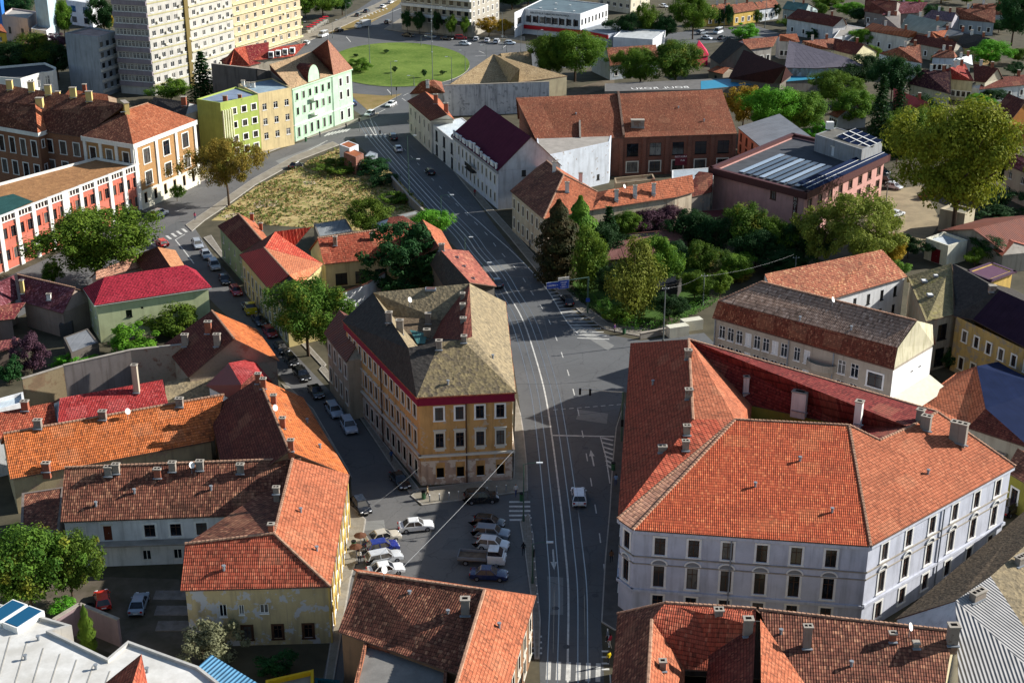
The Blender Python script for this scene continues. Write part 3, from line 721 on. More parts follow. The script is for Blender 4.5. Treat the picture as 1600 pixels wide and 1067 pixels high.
def pole(label,at,ht=8.0,mat=None,group=None,name='utility_pole',arms=1,cat='pole',clamps=0):
    P=G(*at); m=mat or POLG; t=thing(name,label,cat,P,0,group); p=MB(); p.cyl((0,0,0),.2,.7,m,8);p.tube([(0,0,.7),(0,0,ht)],.12,m,8,.08)
    o=p.build('post',None); o.parent=t
    for k in range(arms):
        b=MB(); b.bar((-.6,0,ht-.4-.5*k),(.6,0,ht-.4-.5*k),.08,.08,m); 
        for x in(-.5,.5): b.cyl((x,0,ht-.36-.5*k),.05,.16,WHITE,6)
        o=b.build('crossarm',None);o.parent=t
    for k in range(clamps):
        b=MB(); b.box((.02,-.03,ht*.35+k*ht*.12),(.34,.32,.28),paint('#c5c8c6',.5,.4)); o=b.build('clamp_box',None); o.parent=t
    return t
def wire(label,A,Bq,sag=.4,r=.03,group=None,m=None):
    A=Vector(A);Bq=Vector(Bq); mb=MB(); pts=[A.lerp(Bq,i/10)-Vector((0,0,sag*4*(i/10)*(1-i/10))) for i in range(11)]
    mb.tube(pts,r,m or paint('#4f5456',.5,.4),4); return tag(mb.build('overhead_wire'),label,'wire',group)
# ---------------------------------------------------------------- ground kit
def sheet_obj(name,pts,z,m,parent=None,kind='structure',raw=False,label=None):
    P=pts if raw else [G(*p) for p in pts]
    if area2(P)<0:P=P[::-1]
    mb=MB(); mb.face([Vector((p.x,p.y,z)) for p in P],m); o=mb.build(name,parent)
    if not parent and kind: o['kind']=kind
    if label:o['label']=label
    return o
def pavement(pts,m=None,z=.13,name='pavement',raw=False):
    P=pts if raw else [G(*p) for p in pts]
    if area2(P)<0:P=P[::-1]
    mb=MB(); prism(mb,P,-.02,z,KERB,m or PAVE); o=mb.build(name); o['kind']='structure'
    k=MB(); n=len(P)
    I=inset(P,.16)
    for i in range(n): k.face([Vector((q.x,q.y,z+.004)) for q in(P[i],P[(i+1)%n],I[(i+1)%n],I[i])],KERB)
    kb=k.build('kerb',o); return o
def cat(pts,n=8):
    P=[G(*p) for p in pts]; out=[]
    for i in range(len(P)-1):
        p0=P[max(i-1,0)];p1=P[i];p2=P[i+1];p3=P[min(i+2,len(P)-1)]
        for k in range(n):
            t=k/n; out.append(.5*((2*p1)+(p2-p0)*t+(2*p0-5*p1+4*p2-p3)*t*t+(3*p1-p0-3*p2+p3)*t**3))
    out.append(P[-1]); return out
def ribbon(name,line,off,wd,z,m,parent=None,t0=0,t1=1e9):
    mb=MB(); s_=0; L=[];
    for i in range(len(line)):
        d=(line[min(i+1,len(line)-1)]-line[max(i-1,0)]);d.z=0;d.normalize(); N=Vector((d.y,-d.x,0))
        L.append((line[i]+N*(off-wd/2),line[i]+N*(off+wd/2)))
    for a,b in zip(L,L[1:]):
        q=[a[0],a[1],b[1],b[0]]; P=[Vector((p.x,p.y,z)) for p in q]
        if area2(P)<0:P=P[::-1]
        mb.face(P,m)
    return mb.build(name,parent)
def along(line,dist):
    s_=0
    for a,b in zip(line,line[1:]):
        l=(b-a).length
        if s_+l>=dist: d=(b-a).normalized(); return a+d*(dist-s_),d
        s_+=l
    d=(line[-1]-line[-2]).normalized(); return line[-1],d
def length(line): return sum((b-a).length for a,b in zip(line,line[1:]))
def mark(parent,P,d,l,wd,z=.010,m=None,name='lane_marking'):
    d=Vector((d.x,d.y,0)).normalized();N=Vector((d.y,-d.x,0)); mb=MB()
    q=[P-d*l/2-N*wd/2,P-d*l/2+N*wd/2,P+d*l/2+N*wd/2,P+d*l/2-N*wd/2]; q=[Vector((p.x,p.y,z)) for p in q]
    if area2(q)<0:q=q[::-1]
    mb.face(q,m or MARK); return mb.build(name,parent)
# ---------------------------------------------------------------- ground, roads
def asphalt(col,name):
    t=NT(name); c=C(col); p=pos(t); n=t.noise(p,.12,5,.6); f=t.noise(p,2.2,5,.7); g=t.noise(p,14,2)
    a=t.mix(t.ramp(n,.35,.7),sh(c,1.12),sh(c,.82)); a=t.mix(t.ramp(f,.48,.72,0,.4),a,sh(c,.6)); a=t.mix(t.ramp(g,.35,.75,0,.3),a,sh(c,1.3))
    v=t.n('TexVoronoi',feature='DISTANCE_TO_EDGE'); v.inputs['Scale'].default_value=.16; dp=t.n('VectorMath',operation='ADD'); t.l(p,dp.inputs[0]); nz=t.n('TexNoise'); nz.inputs['Scale'].default_value=.9; t.l(p,nz.inputs['Vector']); t.l(nz.outputs['Color'],dp.inputs[1]); t.l(dp.outputs[0],v.inputs['Vector'])
    a=t.mix(t.ramp(v.outputs[0],.0,.012,.55,0),a,sh(c,.45))
    t.bump(g,.25,.01); return t.out(a,.88,.25)
ASPH=asphalt('#585959','asphalt'); ASPD=asphalt('#5f5e5c','asphalt_side_street')
PAVE=brick('#8a8376','#7c766a','#6a6459',.25,.6,.6); PAVL=flat('#8f8879','#787061',.5,fine=4); KERB=flat('#a8a297','#8f897e',1.0); MARK=flat('#cfcdc4','#a3a29c',1.4,.7,9,.05); RAILM=paint('#9c9d9b',.3,.5,.1,.7)
DIRT=flat('#6f6352','#514637',.3,fine=3); YARD=flat('#56503f','#3d3a2c',.25,fine=2.5); CONC=flat('#9a948a','#7d776d',.4)
def grassm(a,b,c3,sc_=.15):
    t=NT('grass_'+a); p=pos(t); n=t.noise(p,sc_,6,.65); n2=t.noise(p,1.1,5,.7); c=t.mix(t.ramp(n,.38,.62),C(a),C(b)); c=t.mix(t.ramp(n2,.5,.7,0,.7),c,C(c3)); t.bump(n2,.5,.15); return t.out(c,.95,.1)
GRASS=grassm('#465e1e','#667a34','#7c8446',.06); DRY=grassm('#ad9768','#86804c','#c2ae84',.28); VERGE=grassm('#8a7450','#7b6a40','#6b7034',.15)
gp=[Vector((-1500,-200,0)),Vector((1500,-200,0)),Vector((1500,2600,0)),Vector((-1500,2600,0))]
sheet_obj('ground',gp,-.004,YARD,raw=True)
cl=cat([(889,1120),(887,1050),(888,923),(882,848),(877,797),(862,679),(849,603),(827,527),(812,490),(792,457),(775,428),(745,393),(726,367),(681,320),(641,276),(612,243),(588,215),(572,190)])
road=sheet_obj('road',[(846,1120),(843,1040),(845,969),(838,898),(833,837),(826,800),(825,767),(824,729),(819,679),(814,648),(801,560),(790,500),(772,455),(745,420),(715,390),(690,365),(655,325),(625,292),(590,255),(560,228),(552,212),(575,176),(640,176),(662,200),(690,240),(730,295),(767,345),(803,392),(838,432),(890,480),(935,520),(1000,532),(1100,520),(1180,600),(1080,640),(975,612),(962,669),(956,729),(952,797),(945,873),(939,972),(943,1040),(945,1120)],.004,ASPH)
# lighter worn patches of asphalt
for i,pp in enumerate([[(806,545),(812,560),(975,596),(976,560),(930,522),(895,505),(850,512),(812,520)],]):
    pass
# tram rails, centre line
for o in(-2.12,-1.06,1.06,2.12): ribbon('tram_rail',cl,o,.12,.012,RAILM,road)
ribbon('centre_line',cl,0,.22,.012,MARK,road)
# lane dashes on the right lane
LN=length(cl); d=6
while d<LN-30:
    P,dr=along(cl,d); N=Vector((dr.y,-dr.x,0)); mark(road,P+N*4.4,dr,2.3,.15); d+=7.2
rk=cat([(904,522),(884,500),(850,446),(803,396),(767,364),(744,343),(728,330),(700,300)],6); ribbon('edge_line',rk,0,.2,.012,MARK,road)
for i in range(15): # hatched zone by the park
    t=i/14; A=G(857+44*t,458+70*t); Bq=G(893+60*t,452+78*t); mark(road,(A+Bq)/2,(Bq-A),(Bq-A).length*.96,.32,name='hatch_marking')
for i in range(7):
    t=i/6; A=G(940+12*t*0+t*8,684+42*t); Bq=G(958,682+44*t+6); mark(road,(A+Bq)/2,(Bq-A),(Bq-A).length,.4,name='hatch_marking')
ribbon('edge_line',[G(938,682),G(947,715),G(953,755)],0,.16,.012,MARK,road); ribbon('stop_line',[G(862,680),G(960,682)],0,.35,.012,MARK,road)
for i in range(9): P=G(868+i*12.4,640-i*1.0); Q=G(868+i*12.4+5,639.5-i*1.0); mark(road,P,Q-P,.7,.14)
def arrow(at,to):
    P=G(*at);Q=G(*to);d=(Q-P).normalized();N=Vector((d.y,-d.x,0)); mb=MB(); L=(Q-P).length
    pts=[P-N*.1,P+N*.1,P+d*L*.62+N*.1,P+d*L*.62+N*.38,Q,P+d*L*.62-N*.38,P+d*L*.62-N*.1]; pts=[Vector((p.x,p.y,.0125)) for p in pts]
    if area2(pts)<0:pts=pts[::-1]
    mb.face(pts,MARK); mb.build('arrow_marking',road)
arrow((928,728),(923,703)); arrow((864,858),(866,890))
for x0,y0 in((797,784),(797,791),(797,798),(797,805),(798,812)): P=G(x0+15,y0);Q=G(x0+24,y0); mark(road,P,Q-P,2.7,.42,name='crosswalk_bar')
for i in range(6): P=G(857+i*15.5,1047+i*.6);Q=G(857+i*15.5+.3,1040); mark(road,P,Q-P,3.2,.5,name='crosswalk_bar')
for y0 in(994,1003,1012,1020): P=G(836,y0);Q=G(842,y0); mark(road,P,Q-P,1.5,.32,name='crosswalk_bar')
for y0 in(1017,1026,1036,1045): P=G(946,y0);Q=G(952,y0); mark(road,P,Q-P,.8,.3,name='crosswalk_bar')
# side street with parked cars and the square
sq=sheet_obj('side_street',[(300,350),(330,395),(385,462),(425,515),(505,600),(565,660),(640,770),(655,790),(800,772),(824,768),(826,800),(835,840),(839,900),(840,960),(560,1000),(530,1080),(500,1080),(540,900),(556,850),(551,800),(548,742),(500,665),(440,592),(392,528),(335,475),(290,425),(238,388)],.008,ASPD)
st=sheet_obj('street',[(-60,470),(0,438),(100,392),(170,358),(225,325),(310,283),(400,248),(470,222),(540,195),(572,180),(575,205),(540,222),(470,246),(400,286),(350,322),(318,345),(300,356),(238,392),(150,440),(60,480),(-60,540)],.006,ASPD)
rb=sheet_obj('roundabout_road',[(300,130),(420,70),(500,45),(560,15),(600,-12),(690,-12),(640,22),(605,48),(720,60),(830,70),(960,78),(960,105),(800,108),(760,120),(720,142),(690,165),(660,190),(640,182),(570,184),(520,150),(420,140)],.002,ASPH)
# crosswalk by the school, parking lines
for i in range(8): P=G(234+i*8.2,378-i*3.6);Q=P+(G(244,386)-G(234,378)); mark(st,(P+Q)/2,Q-P,2.6,.55,name='crosswalk_bar')
ribbon('edge_line',[G(289,366),G(274,375),G(288,392),G(303,412)],0,.2,.012,MARK,st)
for (a,b) in (((150,415),(160,418)),((228,352),(235,349)),((275,331),(290,325)),((430,262),(444,256)),((460,246),(480,238)),((500,225),(512,220))): mark(st,(G(*a)+G(*b))/2,G(*b)-G(*a),(G(*b)-G(*a)).length,.18)
ribbon('lane_line',[G(458,247),G(507,223)],0,.2,.012,MARK,st)
REDM=flat('#9a5a50','#84483f',1.2)
for i in range(7): P=G(506+i*5.5,214-i*1.2);Q=P+(G(518,206)-G(508,213)); mark(st,(P+Q)/2,Q-P,4,.5,name='crosswalk_bar')
for i in range(6): P=G(572+i*7.5,213-i*.2); mark(road,P,G(575,218)-G(575,210),3.2,.55,name='crosswalk_bar')
ribbon('lane_line',[G(578,184),G(590,215)],0,.15,.013,MARK,road)
ribbon('edge_line',[G(582,172),G(627,147)],0,.45,.012,MARK,rb)
for (a,b) in (((592,176),(602,171)),((612,168),(622,163)),((630,150),(638,146)),((628,154),(634,158))): mark(rb,(G(*a)+G(*b))/2,G(*b)-G(*a),(G(*b)-G(*a)).length,.2)
for (a,b) in (((541,58),(548,66)),((786,75),(792,70)),((748,80),(757,84)),((742,88),(760,87)),((605,140),(611,147))): mark(rb,(G(*a)+G(*b))/2,G(*b)-G(*a),(G(*b)-G(*a)).length,.25)
for i in range(9): P=G(560+i*5.5,30-i*2.0); mark(rb,P,G(560,27)-G(566,33),3.2,.5,name='crosswalk_bar')
ribbon('lane_line',[G(570,36),G(640,8)],0,.3,.012,MARK,rb)
sheet_obj('tram_strip',[(470,62),(560,24),(600,6),(620,-6),(640,-6),(610,18),(570,42)],.006,VERGE)
# roundabout lawn
el=[G(622+112*math.cos(a),102+34.5*math.sin(a)) for a in [2*math.pi*i/48 for i in range(48)]]
lawn=B and MB(); prism(lawn,el,-.02,.16,KERB,GRASS); lw=lawn.build('lawn'); lw['kind']='structure'
sheet_obj('traffic_island',[(546,146),(600,150),(628,147),(604,160),(576,174),(560,160)],.02,VERGE)
# pavements
pavement([(806,622),(814,648),(819,679),(824,729),(825,767),(800,771),(660,790),(642,775),(655,764),(802,747)],PAVL)
pavement([(640,772),(655,764),(560,640),(505,570),(498,578),(560,650)])
pavement([(962,669),(956,729),(952,797),(945,873),(939,972),(960,985),(985,985),(990,830),(985,660),(975,630)],flat('#5d5a55','#4d4a46',.6))
pavement([(826,803),(834,838),(838,898),(845,969),(843,1030),(835,1030),(830,940),(822,880),(812,815)])
pavement([(553,795),(572,812),(566,850),(556,880),(548,905),(520,1075),(505,1075),(535,880),(547,790)],PAVL)
pavement([(545,735),(551,750),(515,690),(470,640),(440,600),(452,605),(490,640)])
pavement([(850,438),(905,487),(945,515),(1000,526),(1085,512),(1085,502),(1010,515),(950,505),(915,478),(858,425),(800,360),(762,318),(700,245),(672,208),(640,186),(636,190),(665,215),(690,245),(755,325),(795,370)])
pavement([(-40,445),(0,428),(80,392),(170,350),(215,328),(310,286),(400,246),(465,221),(590,182),(592,176),(465,214),(400,238),(305,278),(212,322),(75,385),(-40,436)],PAVL)
pavement([(320,345),(350,325),(400,289),(470,250),(530,227),(520,222),(460,244),(395,280),(340,318),(305,342),(290,352),(300,362)],PAVL)
pavement([(318,372),(345,402),(440,505),(505,575),(510,570),(445,498),(350,398),(330,368)])
pavement([(470,70),(540,40),(600,12),(640,-10),(620,-10),(585,8),(530,32),(455,62)],PAVL)
pavement([(625,30),(600,46),(640,52),(760,60),(820,64),(820,58),(760,52),(650,44)],PAVL)
# vacant lot of dry grass, park lawn, yards
sheet_obj('vacant_lot',[(330,345),(355,325),(400,292),(470,258),(530,232),(600,258),(640,300),(690,350),(640,365),(540,360),(420,352),(380,345)],.03,DRY)
sheet_obj('park_lawn',[(880,430),(935,490),(1000,505),(1085,490),(1120,440),(1100,380),(1000,360),(900,380)],.03,grassm('#33491c','#45602a','#2a3a18',.2))
sheet_obj('yard',[(120,900),(280,905),(300,1000),(330,1080),(120,1000),(60,920)],.02,flat('#63594d','#45402f',.35,fine=2))
sheet_obj('car_park',[(1370,300),(1440,290),(1470,345),(1440,395),(1370,400),(1350,340)],.02,flat('#9a8a6c','#7d7058',.3))
sheet_obj('market_square',[(790,110),(960,80),(1200,60),(1300,80),(1180,40),(960,60)],.003,ASPH)
sheet_obj('gravel_yard',[(860,150),(960,120),(960,135),(900,152)],.02,DIRT)

rr=random.Random(3)
def inpoly(x,y,P):
    c_=False
    for i in range(len(P)):
        a,b=P[i-1],P[i]
        if (a[1]>y)!=(b[1]>y) and x<(b[0]-a[0])*(y-a[1])/(b[1]-a[1])+a[0]: c_=not c_
    return c_
def weeds(name,label,poly,n,m,size,hmax,seed=1):
    r=random.Random(seed); Q=[(G(*p).x,G(*p).y) for p in poly]; xs=[q[0] for q in Q];ys=[q[1] for q in Q]; mb=MB(); mb.mats=[m]; k=0
    while k<n:
        x,y=r.uniform(min(xs),max(xs)),r.uniform(min(ys),max(ys)); k+=1
        if not inpoly(x,y,Q): continue
        cl_=.5+.5*math.sin(x*.35+math.sin(y*.21)*2)*math.cos(y*.27)
        if r.random()>cl_+.25: continue
        for _ in range(3): leafquad(mb,Vector((x+r.gauss(0,.2),y+r.gauss(0,.2),r.uniform(.03,hmax)*cl_+.03)),Vector((r.gauss(0,1),r.gauss(0,1),.8)).normalized(),size,m,r)
    o=mb.build(name); tag(o,label,'weeds',kind='stuff'); return o
LOT=[(330,345),(355,325),(400,292),(470,258),(530,232),(600,258),(640,300),(690,350),(640,365),(540,360),(420,352),(380,345)]
weeds('dry_weeds','dry yellow brown weeds on the vacant lot',LOT,6000,leafm('#c0ac78','#b09a62','#8a7a4c'),.5,.3,1)
weeds('green_weeds','green weed patches on the vacant lot',LOT,3500,leafm('#66743a','#7d8444','#454f26'),.6,.9,2)
for pp in([(396,318),(412,312),(432,314),(440,320),(418,324),(400,326)],[(473,284),(490,282),(494,288),(478,290)],[(345,338),(372,332),(380,338),(352,342)]): sheet_obj('sand_patch',pp,.045,flat('#b5a58a','#9a8c74',.8))
# asphalt repairs, manholes
AP1=asphalt('#575857','asphalt_patch_dark'); AP2=asphalt('#777773','asphalt_patch_pale')
for k,pp in enumerate([[(905,640),(950,646),(948,662),(900,655)],[(800,480),(815,500),(850,496),(835,476)],[(560,815),(600,812),(602,826),(556,830)],[(700,840),(740,842),(738,860),(690,858)],[(855,900),(880,902),(880,960),(858,960)],[(905,880),(935,882),(934,1000),(908,998)],[(760,410),(775,425),(800,420),(785,405)],[(640,800),(700,795),(702,806),(640,812)],[(900,505),(960,540),(950,548),(893,512)],[(250,360),(280,345),(290,352),(262,368)],[(430,252),(500,225),(508,229),(440,258)]]): sheet_obj('asphalt_patch',pp,.0095,AP1 if k%2 else AP2,sq if k in(2,3,7) else road)
for x,y in((900,620),(915,700),(868,950),(660,860),(720,880),(590,790),(610,835),(840,520),(790,440),(930,930),(885,1010),(520,700),(470,610)):
    P=G(x,y); mb=MB(); mb.face([P+Vector((.4*math.cos(a*.524),.4*math.sin(a*.524),.0135)) for a in range(12)],paint('#3a3a3c',.6,.4)); mb.build('manhole_cover',road)
# ---------------------------------------------------------------- foreground buildings
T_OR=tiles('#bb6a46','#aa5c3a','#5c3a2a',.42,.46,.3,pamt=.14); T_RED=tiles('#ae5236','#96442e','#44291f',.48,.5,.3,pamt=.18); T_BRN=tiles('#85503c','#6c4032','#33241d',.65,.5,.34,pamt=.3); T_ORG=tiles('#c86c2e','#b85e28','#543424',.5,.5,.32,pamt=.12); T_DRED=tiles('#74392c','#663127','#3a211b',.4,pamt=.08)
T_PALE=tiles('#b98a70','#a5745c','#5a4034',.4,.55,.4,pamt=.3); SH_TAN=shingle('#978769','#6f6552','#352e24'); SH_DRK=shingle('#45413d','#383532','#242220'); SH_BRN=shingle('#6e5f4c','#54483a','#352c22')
WGREY=plaster('#c3c6cf',.35,'#6d6d70'); WOCH=plaster('#c79a60',.45,'#6d5234',.1,'#b5a088'); WYEL=plaster('#d0b268',.3); WWHT=plaster('#d9d9d6',.35,'#77736c'); WBEI=plaster('#b3a793',.35,'#6a6055'); WGRN=plaster('#c3c99a',.25,'#7b7d5c')
T_NR=tiles('#83302a','#742a25','#4a1e1a',.25,.45,.34,pamt=.05)
# grey corner palace
g1=explicit('corner_palace','large lilac grey two storey corner palace with orange tiled hipped roof around a courtyard',11.3,
 [(965,810),(989,827),(1361,853),(1587,728),(1500,690),(1125,570),(985,536)],
 dict(a=(1076,530,17.2),b=(1083,655,17.2),c=(1149,655,16.5),d=(1327,664,16.5),e=(1374,687,15.22),f=(1420,667,15.2),g=(1465,643,15.27),i=(1175,633,11.5),j=(1315,663,11.5),k=(1318,676,11.4),l=(1172,668,11.4)),
 [('0 c b a 6',tiles('#a84a30','#96402a','#54301f',.4,.5,.3,pamt=.1)),('0 1 c',T_PALE),('1 2 d c',tiles('#b9542c','#a04426','#5c3222',.14,.52,.3,spk=.15,pale='#d89860',pamt=.18)),('2 3 g f e d',tiles('#bb6a46','#ae603e','#5c3a2a',.22,.46,.3,pamt=.14,spk=.3)),('3 4 g',T_OR),('4 5 a g',T_NR),('5 6 a',T_PALE),('a g f e j i',T_NR),('a i l c b',T_OR),('c l k d',T_OR),('d k j e',T_DRED)],  # left slope gets a darker, less lit copy of the orange tile
 WGREY,cat='building',caps=['1 c','0 c','c d','2 d','a b','a g','d e','e f','f g','3 g'],
 win=[(1,6,[(8.2,2.1),(4.2,2.6)],1.15,'trim',WHITE,.04,.92),(1,6,[(.9,2.2)],1.15,'trim',WHITE,.04,.92),(2,6,[(8.2,2.1),(4.2,2.6)],1.1,'trim',WHITE,.03,.99),(2,6,[(.9,2.0)],1.1,'trim',WHITE,.03,.99),(0,1,[(8.2,2.1),(4.2,2.6)],1.0,'trim',WHITE),(6,10,[(8.2,2.1),(4.2,2.6),(.9,2.2)],1.1,'trim',WHITE)])
g1.strip(g1.W,11.0,.5,.3,WGREY,'cornice'); g1.strip(g1.W,7.85,.14,.12,CAPM,'string_course',edges=[0,1,2,6]); g1.strip(g1.W,6.95,.12,.1,CAPM,'string_course',edges=[0,1,2,6]); g1.strip(g1.W,3.6,.35,.22,WGREY,'string_course',edges=[0,1,2,6])
cw=MB(); OLV=plaster('#9a9440',.3)
for a_,b_ in(('i','j'),('j','k'),('k','l'),('l','i')):
    A_,B_=g1.R[a_],g1.R[b_]; cw.face([Vector((A_.x,A_.y,0)),Vector((B_.x,B_.y,0)),B_-Vector((0,0,.12)),A_-Vector((0,0,.12))],OLV)
g1.build(cw,'courtyard_wall')
def lunettes(q,e,n,u0,u1,z,r):
    A,Bq=q.W[e],q.W[(e+1)%len(q.W)]; d=(Bq-A);d.z=0;L=d.length;d.normalize();N=Vector((d.y,-d.x,0))
    for k in range(n):
        c_=A+d*(L*(u0+(u1-u0)*(k+.5)/n)); mb=MB(); P=[c_+N*.1+d*(r*math.cos(t))+Vector((0,0,z-c_.z+r*.75*math.sin(t))) for t in [math.pi*i/10 for i in range(11)]]
        for i in range(10): mb.bar(P[i],P[i+1],.16,.16,WHITE,N)
        Q=[p-N*.06+Vector((0,0,-.0)) for p in P]; mb.face(Q,GREYM); q.build(mb,'lunette')
lunettes(g1,1,6,.04,.92,7.05,.85); lunettes(g1,2,6,.03,.99,7.05,.75); lunettes(g1,0,1,0,1,7.05,.7)
g1.chimney(1075,560,1.0,.8,1.3);g1.chimney(1076,622,1.0,.8,1.3);g1.chimney(1073,678,.9,.7,1.2);g1.chimney(1071,702,.9,.7,1.2);g1.chimney(1035,705,1.1,.7,.7)
g1.chimney(1165,612,.8,.7,2.4,LIGHTW,1);g1.chimney(1248,640,2.2,1.0,2.8,LIGHTW,1,-.5);g1.chimney(1340,660,1.0,1.0,3.2,LIGHTW,1,-.5);g1.chimney(1446,670,1.3,.9,1.9,CHIMG,2,-.6);g1.chimney(1496,690,2.3,1.0,2.8,CHIMG,3,-.6);g1.chimney(1437,657,1.0,.8,1.6,CHIMG,1,-.6)
g1.pipe(g1.W[1].lerp(g1.W[2],.42)+Vector((0,-.15,0)),11); g1.pipe(g1.W[2].lerp(g1.W[3],.5)+Vector((.1,-.12,0)),11)
# bottom right brown roofs
g2=explicit('corner_house','brown tiled house with two wings below the grey palace on the tram street',7.0,
 [(952,1105),(1240,1150),(1200,968),(965,958)],dict(a=(1040,941,11.6),b=(1181,950,11.6),w=(1018,968,11.0),v=(1010,1110,11.0),p=(1070,1045,7.6),q=(1068,1120,6.0),s=(1181,975,11.8),t=(1174,1120,11.8),m=(1107,1024,8.6),n=(1098,1120,7.5),r=(1107,1047,7.6)),
 [('0 3 a w v',T_BRN),('2 3 a b',T_BRN),('w a b s m r p',T_RED),('w p q v',T_OR),('m s t n',T_DRED)],plaster('#a59c90',.4),cat='building',caps=['a b','3 a','w v'],win=[(3,6,[(3.6,1.7),(.8,1.8)],1.0,'trim',OFFW)])  # sun and shade of the slopes are painted as orange and dark tiles
g2.chimney(1122,975,.95,.8,1.9,CHIMG,2);g2.chimney(1168,990,1.0,.9,1.9,CHIM,1);g2.chimney(1035,1045,.7,.7,1.0,CHIM,1)
g3=explicit('tiled_house','long dark brown tiled house with mossy tiles beside the corrugated roof',7.0,
 [(1190,1150),(1265,1150),(1465,1150),(1505,1000),(1195,968)],dict(a=(1186,951,11.4),b=(1490,985,11.4),c=(1188,966,11.9),d=(1290,1115,7.4),e=(1190,1115,11.2)),
 [('1 2 b a',T_BRN),('3 4 a b',T_BRN),('c d e',T_OR)],plaster('#b5a988',.4),caps=['a b'],gab=['2 3 b'])
g3.chimney(1260,1010,.9,.7,2.6,CHIMG,2);g3.chimney(1394,1000,.7,.6,.9,CHIMR,1);g3.chimney(1431,1010,.6,.6,.5,CHIMG,0);g3.chimney(1487,1010,1.1,1.0,2.2,CHIM,1);g3.chimney(1500,1030,.9,.8,1.2,CHIMR,1)
CORR=corrug('#8f8d8a',.4,0,.3)
g4=explicit('shed_house','house with dark shingle slope and grey corrugated slope beside the palace side wall',6.3,
 [(1398,967),(1500,1130),(1700,1130),(1760,900),(1625,778)],dict(a=(1493,938,10.6),b=(1660,800,10.6),c=(1548,900,10.6)),[('0 4 b c a',SH_BRN),('1 2 a',CORR),('2 c a',CORR),('2 3 b c',SH_TAN)],plaster('#d4d2cc',.3),gab=['0 1 a'],oh=.2)
g4.chimney(1527,935,2.0,.9,.9,CHIM,3,.6);g4.chimney(1595,880,1.6,.8,.9,CHIMG,3,.6)
# bottom centre
g5=explicit('street_house','brown tiled courtyard house with orange street slope at the foot of the square',7.2,
 [(528,986),(735,1060),(690,1140),(770,1160),(838,930),(552,888)],dict(a=(560,894,10.6),b=(757,921,10.6),d=(700,1110,10.6)),
 [('0 1 b a',T_BRN),('4 5 a b',T_OR),('b 1 2 d',T_DRED),('b 4 3 d',T_OR)],plaster('#8c6a4e',.4),gab=['5 0 a','2 3 d'],caps=['a b','b d'],win=[(3,7,[(3.8,1.9),(.9,1.9)],1.1,'trim',OFFW),(0,3,[(3.4,1.2)],1.1,'plain',WHITE)])  # lit slopes painted orange, the wing's shaded side painted dark red
g5.chimney(727,958,1.0,.9,1.9,CHIMG,1)
fw=blockb('courtyard_annex','grey plastered annex wall with brick coping in front of the brown courtyard roof',7.0,[(570,1000),(700,1035),(690,1140),(540,1120)],plaster('#9a9a9a',.3,'#6a6a6a'),flat('#7d7a74'),cop=tiles('#a86a4c','#8f5a42'))
an=explicit('metal_canopy','small grey sheet metal roof with white gable at the lower edge of the square houses',4.6,[(672,1105),(740,1105),(760,1060),(690,1040)],dict(a=(722,1050,5.8)),[('0 1 a',sheet('#6d7781')),('1 2 a',sheet('#c6ccd0')),('2 3 a',sheet('#6d7781')),('3 0 a',sheet('#5a646e'))],WWHT,cat='shed')
# bottom left L shaped house
g6=simple('white_house','white walled house with long brown tiled roof facing the yard with the red car',6.4,(94,815),(430,803),(101,730),(470,716),.75,'gg',WWHT,T_BRN,win=[(0,4,[(3.8,1.6)],1.25,'trim',WHITE,.34,.84),(0,1,[(3.5,2.0)],.95,'door#5a2a18',WHITE,.16,.24),(0,1,[(3.5,2.0)],1.6,'light',WHITE,.01,.12),(0,1,[(4.2,.9)],.8,'plain',WHITE,.86,.94),(0,2,[(.7,1.3)],1.0,'plain',WHITE,.3,.6)],caps=True)
for x,y,m in((170,742,CHIMG),(182,738,CHIM),(247,745,CHIMR),(270,735,CHIM),(313,733,CHIMG),(376,738,CHIMG)): g6.chimney(x,y,.95,.7,1.2,m,2)
bal=MB(); a=g6.W[0].lerp(g6.W[1],.12);b=g6.W[0].lerp(g6.W[1],.93); d=(b-a);d.z=0;d.normalize();N=Vector((d.y,-d.x,0)); a.z=b.z=3.3; bal.bar(a+N*.6,b+N*.6,1.3,.2,CONC); g6.build(bal,'gallery_floor')
cn=MB(); a=g6.W[0].lerp(g6.W[1],.62);b=g6.W[0].lerp(g6.W[1],.92); cn.face([a+N*.1+Vector((0,0,-3.5)),b+N*.1+Vector((0,0,-3.5)),b+N*2.6+Vector((0,0,-4.1)),a+N*2.6+Vector((0,0,-4.1))],sheet('#4c4d4a',.5)); cn.v=[tuple(Vector(v)) for v in cn.v]; g6.build(cn,'porch_roof')
g6b=explicit('street_corner_house','orange roofed house whose yellow facade faces the parked cars on the square',7.3,
 [(282,922),(517,916),(546,741),(455,735),(340,838)],dict(r=(289,849,10.4),s=(428,833,11.2),t=(457,716,11.2)),[('0 1 s r',T_RED),('1 2 t s',T_OR),('2 3 t',T_BRN),('r s t 3 4',T_BRN)],plaster('#b8a67c',.45,'#6b665e',.35,'#aeb0b4'),gab=['4 0 r'],caps=['r s','s t','1 s'],  # sunward slope painted lighter, shaded rear slopes painted brown
 win=[(0,1,[(3.7,1.5)],.8,'plain',WHITE,.2,.3),(0,1,[(3.9,1.2)],.55,'plain',WHITE,.34,.42),(0,1,[(4.0,1.1)],.9,'plain',WHITE,.48,.6),(0,3,[(.8,1.6)],.9,'brown',BROWNF,.3,.95),(1,8,[(3.9,1.9),(.8,2.1)],1.1,'trim',WHITE)])
g6b.strip(g6b.W,3.3,.3,.2,WYEL,'string_course',edges=[1]); g6b.strip(g6b.W,7.0,.4,.25,WYEL,'cornice',edges=[1])
g6b.chimney(432,770,.8,.6,.8,CHIM,2);g6b.chimney(424,830,.7,.6,1.0,CHIMR,1)
p=MB()
